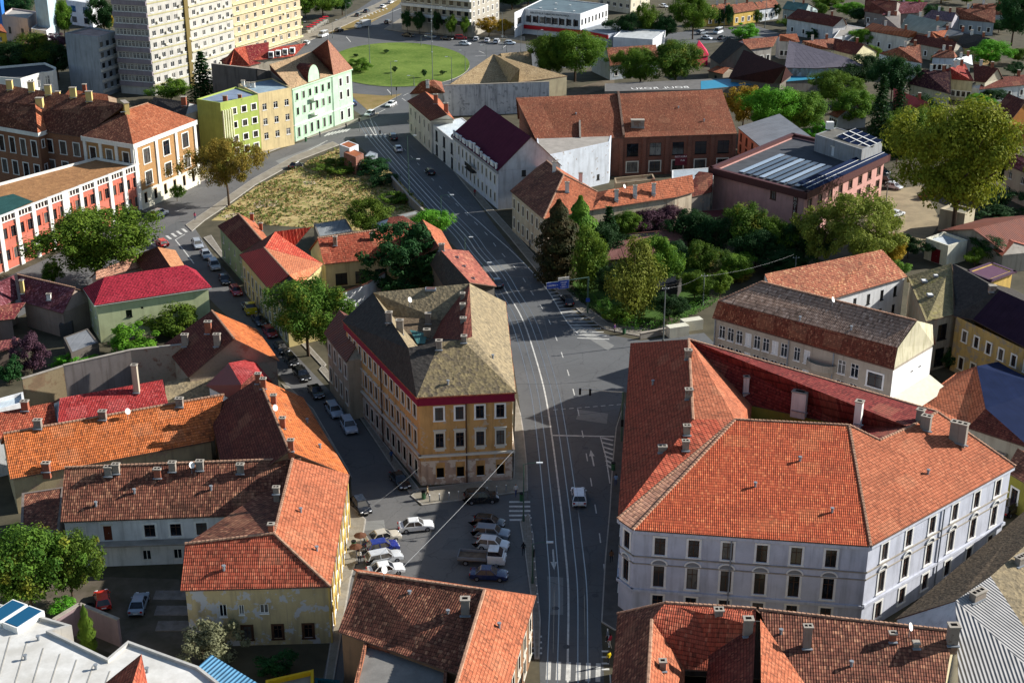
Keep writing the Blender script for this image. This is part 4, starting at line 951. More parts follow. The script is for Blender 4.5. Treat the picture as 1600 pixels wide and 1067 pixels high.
for k in range(9):
    c_=g6b.W[1].lerp(g6b.W[2],(k+.03)/8.06); d=(g6b.W[2]-g6b.W[1]);d.z=0;d.normalize();N=Vector((d.y,-d.x,0)); pm=MB(); pm.box(Vector((c_.x,c_.y,3.6))+N*.08,(.5,.2,6.9),WYEL,0,d); g6b.build(pm,'pilaster')
# orange street roof above it
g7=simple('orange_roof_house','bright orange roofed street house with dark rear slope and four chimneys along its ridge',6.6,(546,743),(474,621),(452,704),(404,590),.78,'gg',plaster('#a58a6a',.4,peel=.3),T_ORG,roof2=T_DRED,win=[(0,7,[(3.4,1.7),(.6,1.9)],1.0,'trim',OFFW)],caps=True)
for x,y in((404,598),(412,606),(428,632),(442,668),(455,703)): g7.chimney(x,y,.8,.7,1.5,CHIMR,2)
g8=simple('orange_long_house','low house with long weathered orange tiled roof and soot stains between the courtyards',5.2,(16,748),(334,688),(5,677),(350,616),.7,'gg',plaster('#b3a17c',.4,peel=.2),T_ORG,win=[(0,4,[(1.2,1.4)],1.1,'plain',WHITE,.5,.98)],caps=True)
for x,y,m in((60,668,CHIMG),(161,648,CHIM),(281,628,CHIM),(73,735,CHIMR)): g8.chimney(x,y,1.1,.8,1.2,m,2)
T_NEW=tiles('#a8302c','#96292a','#6a2020',.12,.38,.3,pale='#d08078',pamt=.2)
g9=simple('new_red_roof_house','low house with new crimson tile sheet roof and white edge trims',6.0,(90,668),(264,637),(93,622),(254,593),.55,'gg',WWHT,T_NEW,caps=False)
g9.chimney(214,612,.9,.8,4.6,plaster('#b3aa96',.3),1)
g9b=simple('old_red_roof_house','low house with faded red tiles left of the crimson sheet roof',5.6,(-60,700),(88,664),(-60,655),(84,628),.6,'gg',WWHT,T_RED)
g9b.chimney(40,640,1.1,.8,1.4,CHIMR,2);g9b.chimney(85,628,1.0,.8,1.7,CHIMR,2)
g9c=blockb('white_annex','small white rendered annex with pale flat roof by the brick boundary wall',4.8,[(-30,648),(38,628),(36,612),(-30,630)],WWHT,sheet('#b9c4c8'))
g9d=explicit('tan_shed','mossy tan shingle lean to roof under the stained firewall',4.6,[(258,630),(338,618),(325,585),(258,598)],dict(a=(258,597,6.0),b=(325,584,6.0)),[('0 1 b a',SH_TAN)],plaster('#8d7d68',.5),gab=['2 3 a b','3 0 a','1 2 b'],cat='shed')
g10=simple('firewall_house','orange roofed street house with a tall stained brick firewall',6.6,(437,564),(402,515),(366,529),(331,485),.75,'gg',brick('#9a6a54','#86705e','#9a8c7c',.4,.45,.15,plas='#a0917e',pa=.55),T_ORG,roof2=T_DRED,win=[(0,5,[(3.2,1.6),(.6,1.8)],1.0,'trim',OFFW)],caps=True)
for x,y,m in((326,520,CHIMR),(340,540,CHIM),(290,540,CHIM)): g10.chimney(x,y,1.1,.8,2.0,m,2)
BW=brick('#8a5a44','#9a7460','#a39482',.45,.5,.2,plas='#a3927e',pa=.42)
def firewall(name,label,px,h0,m,th=.4,cat='wall'):
    """tall party wall: list of (x,y,top height); base on the ground"""
    P=[G(x,y,h) for x,y,h in px]; t=thing(name,label,cat,Vector((P[0].x,P[0].y,0))); mb=MB();cp=MB()
    for a,b in zip(P,P[1:]):
        d=(b-a);d.z=0;d.normalize();N=Vector((d.y,-d.x,0))*th/2; q=[a+N,b+N,b-N,a-N]; g=[Vector((v.x,v.y,h0)) for v in q]
        for k in range(4): mb.face([g[k],g[(k+1)%4],q[(k+1)%4],q[k]],m)
        mb.face(q,m); cp.bar(a+Vector((0,0,.06)),b+Vector((0,0,.06)),th+.12,.1,CAPM)
    mb.build('wall_panel',t); cp.build('coping',t); return t
firewall('party_wall','long patched brick and plaster party wall behind the crimson sheet roof',[(204,547,8.2),(366,530,8.2)],0,BW)
firewall('party_wall','tall dark plastered party wall with crumbling brick top',[(99,571,7.0),(204,547,7.6)],0,plaster('#857c76',.5,'#4a423c'))
firewall('party_wall','low crumbling brick wall at the overgrown yard corner',[(34,592,5.4),(99,572,5.8)],0,brick('#8a6a50','#7a6248','#8d7d66',.4,.4,.14,plas='#8f8064',pa=.4))
g11=explicit('small_red_house','small crimson pyramid roofed house squeezed against the orange street roof',6.8,[(322,602),(372,628),(425,596),(395,560)],dict(a=(357,567,9.8),b=(400,581,9.6),c=(377,601,9.7)),[('0 1 c a',paint('#6a1c1c')),('1 2 b c',T_DRED),('2 3 a b',T_NEW),('3 0 a',T_NEW),('a c b',T_NEW)],WWHT)  # lit facets bright crimson, shaded facets painted as darker copies
# flatiron ochre corner building
g12=explicit('ochre_corner_building','ochre three storey corner building with crimson cornice and tan shingle roof around a courtyard',12.9,
 [(651,621),(806,613),(790,472),(735,455),(583,468),(535,501)],dict(a=(583,457,16.3),b=(638,543,17.2),p=(687,534,17.6),q=(722,531,17.6),r=(733.5,443,17.4),s=(738,526,17.6),d=(598,492,13.6),x=(690,500,13.6),y=(676,529,13.8),z=(655,541,13.8)),
 [('5 0 p b a',SH_DRK),('0 1 q p',shingle('#93835f','#62584a','#332c22')),('1 2 r s q',SH_TAN),('2 3 r',SH_TAN),('3 4 a r',SH_TAN),('4 5 a',SH_DRK),('r x d a',SH_TAN),('q y x r s',T_DRED),('p z y q',SH_DRK),('a d z b',SH_TAN),('b z p',SH_DRK),('d x y z',SH_BRN)],WOCH,cat='building',oh=.45,  # right wing's inner slope painted dark red for its shade
 win=[(0,4,[(9.3,1.8)],1.05,'trim',WHITE,.1,.98),(0,4,[(5.4,2.0)],1.05,'hood',OFFW,.1,.98),(0,4,[(1.0,1.4)],.95,'light',WHITE,.1,.98),(5,13,[(9.3,1.8)],1.0,'trim',OFFW,.02,.98),(5,13,[(5.4,2.0)],1.0,'hood',OFFW,.02,.98),(5,13,[(1.0,2.0)],.95,'brown',OFFW,.02,.98),(1,10,[(9.3,1.8),(5.4,2.0),(1.0,2.0)],1.0,'trim',OFFW)])
CRIM=paint('#7c1832',.7,.2); g12.strip(g12.W,12.2,1.25,.3,CRIM,'cornice',edges=[0,1,5]); g12.strip(g12.W,12.82,.14,.5,T_OR,'gutter',edges=[0,1,5]); g12.strip(g12.W,4.3,.28,.35,OFFW,'string_course',edges=[0,1,5]); g12.strip(g12.W,1.9,3.8,.06,plaster('#b59a86',.55,'#5d4e44',.55,'#c7b8a4'),'base_course',edges=[])
bs=[p.copy() for p in g12.W]; mb=MB()
for e in(0,5,1):
    a,b=g12.W[e],g12.W[(e+1)%6]; d=(b-a);d.z=0;L=d.length;d.normalize();N=Vector((d.y,-d.x,0))
    n,u0,u1=((4,.1,.98),(13,.02,.98))[e==5] if e!=1 else (10,0,1)
    holes=[(L*(u0+(u1-u0)*(k+.5)/n)-.62,.8,1.24,2.4) for k in range(n)]
    facade(mb,a+N*.05,b+N*.05,0,3.5,holes,plaster('#b59a86',.6,'#5d4e44',.6,'#cdbfac'),.06)
g12.build(mb,'rusticated_base')
g12.pipe(g12.W[0].lerp(g12.W[1],.5)+Vector((0,-.2,0)),12.5,0,BROWNF); g12.pipe(g12.W[5].lerp(g12.W[0],.52)+Vector((-.2,-.1,0)),12.5,0,BROWNF)
for x,y,w_,h_,pt in((608,503,1.0,1.6,1),(625,521,1.1,2.2,1),(669,505,.9,1.7,0),(667,528,1.0,1.4,1),(723,470,.7,1.3,1),(723,488,.8,1.4,1),(724,512,.9,1.6,2),(725,534,.8,.9,1),(686,545,.9,1.3,1)): g12.chimney(x,y,w_,.8,h_,CHIMG,pt)
tq=MB(); P=[G(640,515,14.1),G(668,521,14.1),G(664,537,14.1),G(652,537,14.1)]; tq.face(P,sheet('#3f6a68',.5)); g12.build(tq,'teal_sheet',g12.roof)
g12.skylight(673,453,1.6,1.1,paint('#5a3c34'))
# little building leaning on it
g13=simple('old_tenement','narrow grey tenement with striped rusty roof adjoining the ochre building',9.3,(506,520),(541,566),(530,484),(566,524),.6,'gg',plaster('#a59a84',.5),corrug('#6a3e30',.7,.3),win=[(0,4,[(6.2,2.0),(2.0,2.2)],1.0,'trim',OFFW)])
# tan gabled building behind (tram street)
g14=explicit('red_tile_street_house','street house with pinkish sheet tile slope towards the tram rails',7.4,[(776,447),(732,392),(672,412),(706,470)],dict(a=(734,441,11.4),b=(686,388,11.4)),[('0 1 b a',tiles('#a45a48','#935244','#5a342c',.25,.5,.9)),('2 3 a b',SH_DRK)],plaster('#5f5a52',.5),gab=['3 0 a','1 2 b'])
for x,y in((714,403),(725,417),(739,436)): g14.skylight(x,y,.6,.6,paint('#5a2c22'))
g14.chimney(690,385,1.1,.8,1.2,CHIMG,2)
g15=explicit('orange_street_house','orange tiled house beside the tram street just north of the pink sheet roof',7.0,[(708,392),(690,360),(630,370),(652,402)],dict(a=(686,386,10.8),b=(660,343,10.8)),[('0 1 b a',T_OR),('2 3 a b',T_DRED)],plaster('#a89a80',.4),gab=['3 0 a','1 2 b'])
g16=simple('courtyard_house','long low red tiled courtyard house behind the dark pine tree',4.8,(506,413),(680,394),(496,372),(640,352),.65,'gg',plaster('#c9bd98',.3),T_RED,win=[(0,3,[(.4,2.2)],2.2,'dark',BROWNF,.05,.6)],caps=True)
g16.chimney(524,383,.8,.7,1.8,CHIM,1);g16.chimney(581,378,.8,.7,1.8,CHIM,1);g16.chimney(622,345,.8,.7,2.0,CHIM,1)
g16b=simple('rear_wing_house','small steep roofed rear wing with two chimneys beside the walnut tree',5.0,(596,365),(652,352),(608,340),(630,337),.8,'gh',WWHT,T_DRED,endm=T_OR)
# yellow and green row on side street
g17=explicit('yellow_row_house','yellow row house with ribbed red metal street roof and flat orange courtyard slope',7.2,[(374,398),(420,452),(470,445),(505,412),(460,385)],dict(a=(413,387,10.4),b=(452,430,10.4),c=(430,362,10.4),d=(486,355,10.4)),
 [('0 1 b a',corrug('#a8302a',.75,0,.65)),('1 2 b',SH_DRK),('b 2 3 a',tiles('#c8764e','#c27048','#8a4a34',.1,.4,.4)),('3 4 d c a',tiles('#b8432c','#ac3e2a','#7a2c22',.1,.45,.35)),('0 a c',T_DRED)],plaster('#c9b77e',.35),win=[(0,7,[(3.4,1.7),(.7,1.8)],.9,'trim',OFFW)],caps=['a b'])
g18=simple('green_row_house','pale green row house with dark brown roof at the corner of the dry lot',6.6,(340,353),(377,393),(373,334),(409,375),.85,'gg',plaster('#93ab82',.35),T_DRED,roof2=T_OR,win=[(0,4,[(3.8,1.4),(.9,1.5)],.75,'plain',WHITE)],caps=True)
g18.chimney(394,345,.8,.6,1.6,CHIMR,2);g18.chimney(408,360,.7,.6,1.6,CHIMR,1)
g18b=explicit('black_tile_roof_end','dark roofed end of the yellow row behind the green shade tree',7.0,[(420,453),(446,482),(500,470),(470,446)],dict(a=(452,431,10.2),b=(482,455,10.2)),[('0 1 b a',corrug('#33292a',.75,.2)),('1 2 b',T_OR),('2 3 a b',T_OR)],plaster('#c9b77e',.35),win=[(0,3,[(3.4,1.7),(.7,1.8)],.9,'trim',OFFW)],gab=['3 0 a'])
blockb('asbestos_shed','grey slab roofed shed at the edge of the dry lot',3.4,[(498,370),(552,362),(540,342),(490,350)],plaster('#6d675e'),sheet('#7f8382',1.2,0,.85),par=.05,cat='shed')
blockb('asbestos_shed','small grey slab roof between the two street trees',3.2,[(632,340),(658,333),(650,329),(620,336)],plaster('#6d675e'),sheet('#8a8c88',1.2,0,.85),par=.05,cat='shed')
wallthing('garden_wall','white rendered garden wall behind the ochre building',[(530,495),(575,480),(602,462)],[4.2,4.4,4.4],WWHT,.3,tiles('#a86a4c','#8f5a42'))
# light green house with crimson roof
g19=simple('pale_green_house','pale green two storey house with bright crimson hipped roof',6.9,(147,477),(331,449),(163,433),(289,414),.62,'hh',WGRN,tiles('#a01c30','#951a2c','#5f1420',.08,.4,.32,pale='#b8404c',pamt=.1),win=[(0,1,[(3.8,1.2)],1.0,'dark',DARK,.2,.34),(0,1,[(4.8,.4)],.4,'slot',DARK,.36,.42),(3,2,[(3.8,1.4),(1,1.4)],.8,'plain',WHITE)],caps=False,oh=.5)
g19.strip(g19.W,6.75,.18,.5,WHITE,'gutter')
g20=simple('tan_roof_house','low house with pale tan tiled roof behind the crimson roofed house',4.6,(150,437),(238,412),(150,424),(236,392),.5,'gg',plaster('#b9ae9a'),T_PALE)
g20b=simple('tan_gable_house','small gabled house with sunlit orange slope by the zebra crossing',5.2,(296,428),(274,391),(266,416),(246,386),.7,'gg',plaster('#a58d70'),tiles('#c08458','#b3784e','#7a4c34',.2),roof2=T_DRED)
T_MAR=tiles('#74343a','#642c32','#38191e',.5,pale='#b8848a',pamt=.35)
g21=simple('maroon_roof_house','maroon tiled house with a tall yellow chimney by the left street',4.6,(33,471),(98,490),(27,429),(118,450),.7,'gg',plaster('#8d7d70'),T_MAR,caps=True)
g21.chimney(36,458,.7,.6,2.6,CHIMY,1);g21.chimney(77,468,.8,.6,1.1,LIGHTW,1)
g21b=simple('maroon_side_house','maroon roofed cottage with low eaves at the picture border street',4.4,(-70,520),(28,466),(-70,470),(22,430),.7,'gg',plaster('#8d7d70'),T_MAR)
g21c=simple('maroon_lean_house','low faded maroon roof above the overgrown inner yard',3.6,(-50,505),(22,498),(-20,480),(40,472),.45,'gg',plaster('#7d7068'),tiles('#8a3c3c','#7a3434','#4a2022',.4))
g21d=simple('maroon_back_house','maroon tiled back house touching the crimson roofed house',4.4,(98,487),(130,470),(112,462),(138,455),.5,'gg',plaster('#8d7d70'),T_MAR)
g21e=simple('red_shed','low brown red tiled shed at the end of the overgrown yard',3.2,(-60,560),(20,545),(-60,540),(30,528),.4,'gg',plaster('#6d5f55'),tiles('#8d4a48','#7d4040','#4a2626'),cat='shed')
blockb('slab_shed','grey asbestos slab shed leaning on the pale green house',3.0,[(111,552),(154,535),(137,513),(99,527)],plaster('#5d5750'),sheet('#7a7c7e',1.6,0,.85),par=.06,cat='shed')
blockb('blue_shed','little blue metal roof in the overgrown yard',2.6,[(92,508),(112,504),(116,496),(98,494)],plaster('#4d4a48'),sheet('#4a6a8a',.5),par=.06,cat='shed')
# modern white flat roofs bottom left
WROOF=flat('#d2d0c9','#b3afa5',.25,fine=2,amt=.3)
g22=blockb('white_flat_roof_building','modern building with large white flat roof and two roof lights',6.6,[(-60,1130),(270,1130),(400,1110),(310,1040),(200,1000),(168,1027),(80,985),(112,976),(-60,925)],plaster('#c9c4ba',.3),WROOF,par=.35,cop=flat('#b9b6ae'))
for k,(x,y) in enumerate(((12,962),(38,972))):
    p=g22.hit(x,y); mb=MB(); mb.box((p.x,p.y,p.z+.35),(2.1,3.6,.7),WHITE,-.5); mb.box((p.x,p.y,p.z+.73),(1.8,3.2,.05),glass('#17506f',.08,0),-.5); g22.build(mb,'roof_light',g22.roof)
g22b=explicit('dark_orange_gable','dark orange tiled gable roof rising in front of the white flat roof',6.8,[(150,1110),(270,1110),(235,1090),(160,1070)],dict(a=(221,1021,9.4),b=(190,1120,9.4)),[('1 2 a b',T_RED),('0 3 a b',T_RED)],WWHT,gab=['2 3 a','0 1 b'])
g22c=explicit('blue_sheet_shed','shed with pale and blue corrugated sheets beside the silver bush',4.2,[(287,1062),(398,1110),(407,1070),(330,1022)],dict(a=(330,1022,4.9),b=(405,1068,4.9)),[('0 1 b a',corrug('#6aa6c8',.5,.1,.35))],plaster('#9fa8a8'),gab=['2 3 a b'],cat='shed')
blockb('yellow_shed','low yellow walled outbuilding by the green gate',2.6,[(415,1062),(490,1045),(490,1090),(415,1095)],paint('#c9a21c',.7,.2),flat('#8a8478'),cat='shed')
blockb('green_gate_shed','dark teal sheet metal gate shed beside the narrow lane',2.5,[(492,1058),(531,1062),(528,1095),(490,1095)],sheet('#1f4a52',.35),sheet('#27424a',.5),cat='shed')
blockb('dark_lean_to','dark slate lean to against the white house side wall',4.2,[(32,822),(92,832),(100,760),(34,770)],plaster('#7a7068',.5),T_BRN,cat='shed',par=.1)
# ---------------------------------------------------------------- right of the tram street
WPINK=plaster('#c4948a',.25); WCREAM=plaster('#cfc08e',.3); T_RUS=tiles('#94523a','#7c4834','#43302a',.55,pamt=.35)
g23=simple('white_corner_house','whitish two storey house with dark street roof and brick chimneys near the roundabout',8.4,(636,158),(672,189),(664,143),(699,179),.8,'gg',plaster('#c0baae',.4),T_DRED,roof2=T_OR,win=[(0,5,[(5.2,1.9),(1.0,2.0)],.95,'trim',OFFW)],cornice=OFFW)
for x,y in((681,162),(697,176)): g23.chimney(x,y,1.2,1.0,2.6,CHIMR,1)
g23b=explicit('rust_hip_house','rust coloured hipped roof house at the roundabout corner',8.0,[(640,147),(695,145),(690,128),(655,130)],dict(a=(660,127,11.5),b=(677,125,11.5)),[('0 1 b a',T_RUS),('1 2 b',T_RUS),('2 3 a b',T_RUS),('3 0 a',T_RUS)],plaster('#c0baae',.4)); g23b.chimney(668,132,1.0,.8,1.2,LIGHTW,1)
g24=blockb('flat_roof_shop','low white shop with pale flat roof between the corner house and the purple roof',7.4,[(676,194),(712,223),(750,205),(722,184)],plaster('#c2c2c0',.35),sheet('#c3ccce',1.5,0,.8),win=[(0,3,[(3.9,2.6),(.3,2.7)],2.0,'dark',DARK)],par=.1)
PURP=sheet('#4c1c30',1.6,0,.6,st=.2)
g25=simple('purple_roof_building','white two storey building with steep purple sheet roof and ornate parapet on the tram street',8.6,(705,211),(777,268),(758,164),(830,214),.95,'gg',plaster('#c9c9cb',.3),PURP,win=[(0,11,[(5.2,1.9),(1.3,1.9)],.9,'trim',OFFW,.02,.98),(1,1,[(7.0,1.3)],1.0,'dark',DARK,.36,.46)],oh=.25)
g25.strip(g25.W,8.3,.6,.35,plaster('#8d8d8c'),'cornice',edges=[0]); d=(g25.W[1]-g25.W[0]);d.z=0;L=d.length;d.normalize();N=Vector((d.y,-d.x,0))
for k in range(13):
    c_=g25.W[0]+d*(L*(k+.5)/13); mb=MB(); hgt=1.3 if k not in(5,6,7) else 2.0; mb.box((c_.x,c_.y,8.6+hgt/2),(L/13*.8 if k%2 else .7,.3,hgt*(.7 if k%2 else 1)),WWHT,0,d); mb.box((c_.x,c_.y,8.6+hgt*(.85 if k%2 else 1.0)),(L/13*.9 if k%2 else .95,.42,.18),WWHT,0,d); g25.build(mb,'parapet_block')
bl=MB(); c_=g25.W[0]+d*L*.47+N*.6; bl.box((c_.x,c_.y,4.3),(5.5,1.2,.2),DARK,0,d); bl.bar(c_+d*2.7+N*.55+Vector((0,0,-3.3)),c_-d*2.7+N*.55+Vector((0,0,-3.3)),.05,.9,DARK); g25.build(bl,'balcony')
g25b=blockb('white_firewall_block','windowless white plastered block with peeling corner joining the purple roofed building',9.6,[(842,246),(953,222),(958,202),(838,208)],plaster('#cdd4da',.35,'#8a8a88',.1,'#8d7d6a'),flat('#a09a90'),win=[(0,1,[(1.4,1.2)],.9,'dark',DARK,.78,.9)],par=.1)
# rust building on the street next to garden
g26=explicit('garden_corner_house','long orange tiled house with dark hipped street roof by the garden trees',8.6,
 [(797,298),(849,342),(925,328),(1057,308),(1085,300),(1060,285),(935,300),(885,270),(838,262)],dict(a=(854,251,13.2),b=(881,273,13.2),c=(934,300,10.6),d=(1082,273,11.6),e=(950,297,11.2)),
 [('0 1 b a',T_BRN),('1 2 c b',T_OR),('2 3 4 d e c',T_OR),('4 5 d',T_DRED),('5 6 c e d',T_OR),('6 7 b c',T_OR),('7 8 a b',T_OR),('8 0 a',T_BRN)],plaster('#b8aa92',.5,peel=.15),oh=.4,caps=['a b','1 b','b c'],
 win=[(0,7,[(5.3,1.9),(1.2,2.0)],.95,'trim',OFFW),(1,2,[(5.0,1.7)],.9,'plain',WHITE)])
for x,y in((866,268),(886,300),(907,285),(963,312),(992,305),(1021,302)): g26.chimney(x,y,.9,.7,2.2,LIGHTW,1)
g26b=explicit('maroon_wing','dark maroon roofed wing against the pink hotel wall',7.0,[(1062,312),(1113,300),(1112,270),(1085,275)],dict(a=(1092,268,10.5),b=(1114,272,10.5)),[('0 1 b a',T_DRED),('2 3 a b',T_DRED)],plaster('#8d857a',.5,peel=.2),gab=['3 0 a','1 2 b'])
blockb('brick_yard_wall','low ruined brick outbuilding in front of the brick factory',4.0,[(962,287),(1024,280),(1020,272),(960,278)],brick('#7a4634','#8a5a44','#8d7d6a',.4,plas='#9a8a70',pa=.4),DIRT,cat='wall',par=.6)
T_FAC=tiles('#94553c','#84492f','#5a3a2c',.45,.35,.25,pale='#b98c68',pamt=.3,patch=.12)
g27=simple('brick_factory','old brick factory with huge rusty tiled roof and square dark windows',9.2,(838,220),(1152,209),(806,153),(1128,140),.62,'gg',brick('#7c4636','#6a3c30','#7d6a5c',.45),T_FAC,win=[(0,5,[(4.6,3.0)],2.8,'dark',DARK,.42,1.0),(0,5,[(.8,2.4)],2.6,'brown',OFFW,.42,1.0)],cat='building')
d=(g27.W[1]-g27.W[0]);d.z=0;L=d.length;d.normalize();N=Vector((d.y,-d.x,0))
for k in range(6):
    c_=g27.W[0]+d*(L*(.42+.58*k/5-(.004 if k==5 else 0))); mb=MB(); mb.box(Vector((c_.x,c_.y,4.5))+N*.15,(.9,.36,9.0),brick('#7c4636','#6a3c30','#7d6a5c',.45),0,d); g27.build(mb,'pilaster')
fwl=MB(); A=g27.E[0].lerp(g27.E[1],.43);Bq=g27.r[0].lerp(g27.r[1],.49); fwl.bar(A+Vector((0,0,.25)),Bq+Vector((0,0,.25)),.5,1.0,brick('#5a3024','#4c2a20')); g27.build(fwl,'fire_parapet',g27.roof)
A=g27.E[0].lerp(g27.E[1],.215);Bq=g27.r[0].lerp(g27.r[1],.30).lerp(A,.62); fwl=MB(); fwl.bar(A+Vector((0,0,.2)),Bq+Vector((0,0,.2)),.4,.8,CAPM); g27.build(fwl,'fire_parapet',g27.roof)
g27.chimney(996,198,3.6,1.8,1.8,CHIM,0); p=g27.hit(1135,172)
fs=MB(); a_=g27.W[0]+d*(L*.735)+N*.06; fs.box((a_.x,a_.y,3.3),(3.6,.08,2.6),paint('#6a1c2c'),0,d); so_=g27.build(fs,'sign_board')
def text(s_,loc,size,rot,m,parent=None,name='lettering',ext=.01,align='CENTER',sx=1.0):
    cu=bpy.data.curves.new(name,'FONT'); cu.body=s_; cu.size=size; cu.extrude=ext; cu.align_x=align; cu.resolution_u=2
    o=bpy.data.objects.new(name,cu); COL.objects.link(o); dg=bpy.context.evaluated_depsgraph_get(); me=bpy.data.meshes.new_from_object(o.evaluated_get(dg)); bpy.data.objects.remove(o)
    me.materials.clear(); me.materials.append(m); o=link(bpy.data.objects.new(name,me)); M=Matrix.Translation(Vector(loc))@rot.to_4x4()@Matrix.Diagonal((sx,1,1,1))
    if parent: o.parent=parent; o.matrix_basis=Matrix.Translation(-parent.matrix_basis.translation)@M
    else: o.matrix_basis=M
    if len(s_)>1: o['kind']='stuff'
    return o
def wallrot(d): # text on a wall running along d, facing right-hand side
    N=Vector((d.y,-d.x,0)); return Matrix((d,Vector((0,0,1)),N)).transposed()
text('RESTAURANT',a_+N*.06+Vector((0,0,-9.2+3.9)),.62,wallrot(d),WHITE,g27.root); text('PUB',a_+N*.06+Vector((0,0,-9.2+3.0)),.55,wallrot(d),WHITE,g27.root)
blockb('market_canopy','pale sheet canopy and bins in front of the brick factory entrance',2.6,[(1050,285),(1115,275),(1110,262),(1050,266)],WWHT,sheet('#9aa3a8'),cat='shed',par=.06)
# billboard strip roof behind the factory
bb=blockb('long_shed','long shed with grey and turquoise roof lettered on top behind the factory',4.4,[(945,143),(1100,140),(1330,118),(1330,108),(1100,124),(945,131)],plaster('#77736c'),flat('#6d6a66'),par=.02,cat='shed')
tq=MB(); P=[G(1095,140,4.42),G(1335,118,4.42),G(1335,109,4.42),G(1095,127,4.42)]; tq.face(P,paint('#2f7f9c',.5,.3)); bb.build(tq,'turquoise_sheet',bb.roof)
u=(G(1090,133,4.45)-G(960,137,4.45)).normalized(); u2=-u; v2=Vector((u.y,-u.x,0)) # read from the far side
tx=text('BOUL ROSU',G(1054,127,4.43),2.6,Matrix((-u,-Vector((-u.y,u.x,0)),Vector((0,0,1)))).transposed(),WHITE,bb.root,sx=1.15)
# pink hotel
g28=blockb('pink_hotel','pink hotel block with brown fascia, roof panels and a penthouse',10.0,[(1116,266),(1258,303),(1382,246),(1240,214)],WPINK,flat('#4a4c50','#3a3c40',.4),win=[(1,8,[(6.6,1.6),(3.6,1.6),(.8,1.6)],1.3,'brown',BROWNF),(0,1,[(7.2,1.6)],1.0,'brown',BROWNF,.62,.72)],par=.2,cat='hotel')
g28.strip(g28.W,9.9,1.5,.9,paint('#4a2624',.6,.3),'fascia'); I=inset(g28.W,.2)
for k in range(9):
    a=g28.W[0].lerp(g28.W[1],.25+.075*k);b=g28.W[3].lerp(g28.W[2],.25+.075*k); a2=a.lerp(b,.06);b2=a.lerp(b,.56); pm=MB(); pm.bar(a2+Vector((0,0,.35)),b2+Vector((0,0,.35)),1.1,.12,paint('#3f4a58' if k%3 else '#8a98a6',.25,.6)); g28.build(pm,'roof_panel',g28.roof)
SOL=sheet('#16233e',1.0,0,.18,st=.15)
sp=MB(); a,b=g28.W[1],g28.W[2]; d=(b-a);d.z=0;d.normalize();N=Vector((d.y,-d.x,0)); q=[a+N*.9+d*.6+Vector((0,0,.72)),b+N*.9+Vector((0,0,.72)),b-N*2.2+Vector((0,0,1.7)),a-N*2.2+d*.6+Vector((0,0,1.7))]; sp.face(q,SOL); g28.build(sp,'solar_panel',g28.roof)
for k in range(1,3):
    m_=MB(); m_.bar(q[0].lerp(q[3],k/3)+Vector((0,0,.03)),q[1].lerp(q[2],k/3)+Vector((0,0,.03)),.1,.05,WHITE); g28.build(m_,'panel_rail',g28.roof)
ph=blockb('hotel_penthouse','grey rendered penthouse with a tilted solar roof on top of the pink hotel',13.6,[(1274,210),(1347,234),(1379,221),(1306,199)],plaster('#8d9092',.4),flat('#6a675f'),win=[(0,1,[(10.1,2.0)],.9,'door#c8ccce',WHITE,.34,.46)],z0=9.8,par=.1)
q=[G(1307,213,13.9),G(1349,234,13.2),G(1381,220,14.4),G(1337,201,15.0)]; sm=MB(); sm.face(q,SOL); ph.build(sm,'solar_panel',ph.roof)
for k in range(0,5):
    m_=MB(); m_.bar(q[0].lerp(q[1],k/4)+Vector((0,0,.04)),q[3].lerp(q[2],k/4)+Vector((0,0,.04)),.13,.05,WHITE); ph.build(m_,'panel_rail',ph.roof)
for k in(.33,.66):
    m_=MB(); m_.bar(q[0].lerp(q[3],k)+Vector((0,0,.05)),q[1].lerp(q[2],k)+Vector((0,0,.05)),.35,.05,WHITE); ph.build(m_,'panel_rail',ph.roof)
tk_=MB(); c_=G(1296,203,13.6); tk_.box(c_+Vector((0,0,1)),(1.6,1.2,1.6),WHITE); ph.build(tk_,'water_tank',ph.roof)
a,b=g28.W[0],g28.W[1]; d=(b-a);d.z=0;d.normalize();N=Vector((d.y,-d.x,0)); c_=a.lerp(b,.91)+N*.1
sb=MB(); sb.box((c_.x,c_.y,6.6),(1.0,.12,4.6),paint('#4a2220'),0,d); sb.box((c_.x,c_.y,4.0),(2.2,.14,.3),paint('#4a2220'),0,d); g28.build(sb,'sign_board')
for k,ch in enumerate('HOTEL'): text(ch,Vector((c_.x,c_.y,8.15-.88*k))+N*.09,.95,wallrot(d),OFFW,g28.root)
g29=explicit('pink_house','pink house with grey asbestos slab roof next to the factory',6.4,[(1152,199),(1208,246),(1275,236),(1275,220),(1216,190)],dict(a=(1218,178,8.8),b=(1275,219,8.8)),[('0 1 2 b a',sheet('#84878a',1.2,0,.9)),('3 4 a b',sheet('#84878a',1.2,0,.9))],plaster('#c79a86',.3),win=[(0,6,[(3.6,1.6),(.8,1.7)],.9,'brown',BROWNF)],gab=['4 0 a'])
WBEI=plaster('#a89d8b',.4,'#5f574c')
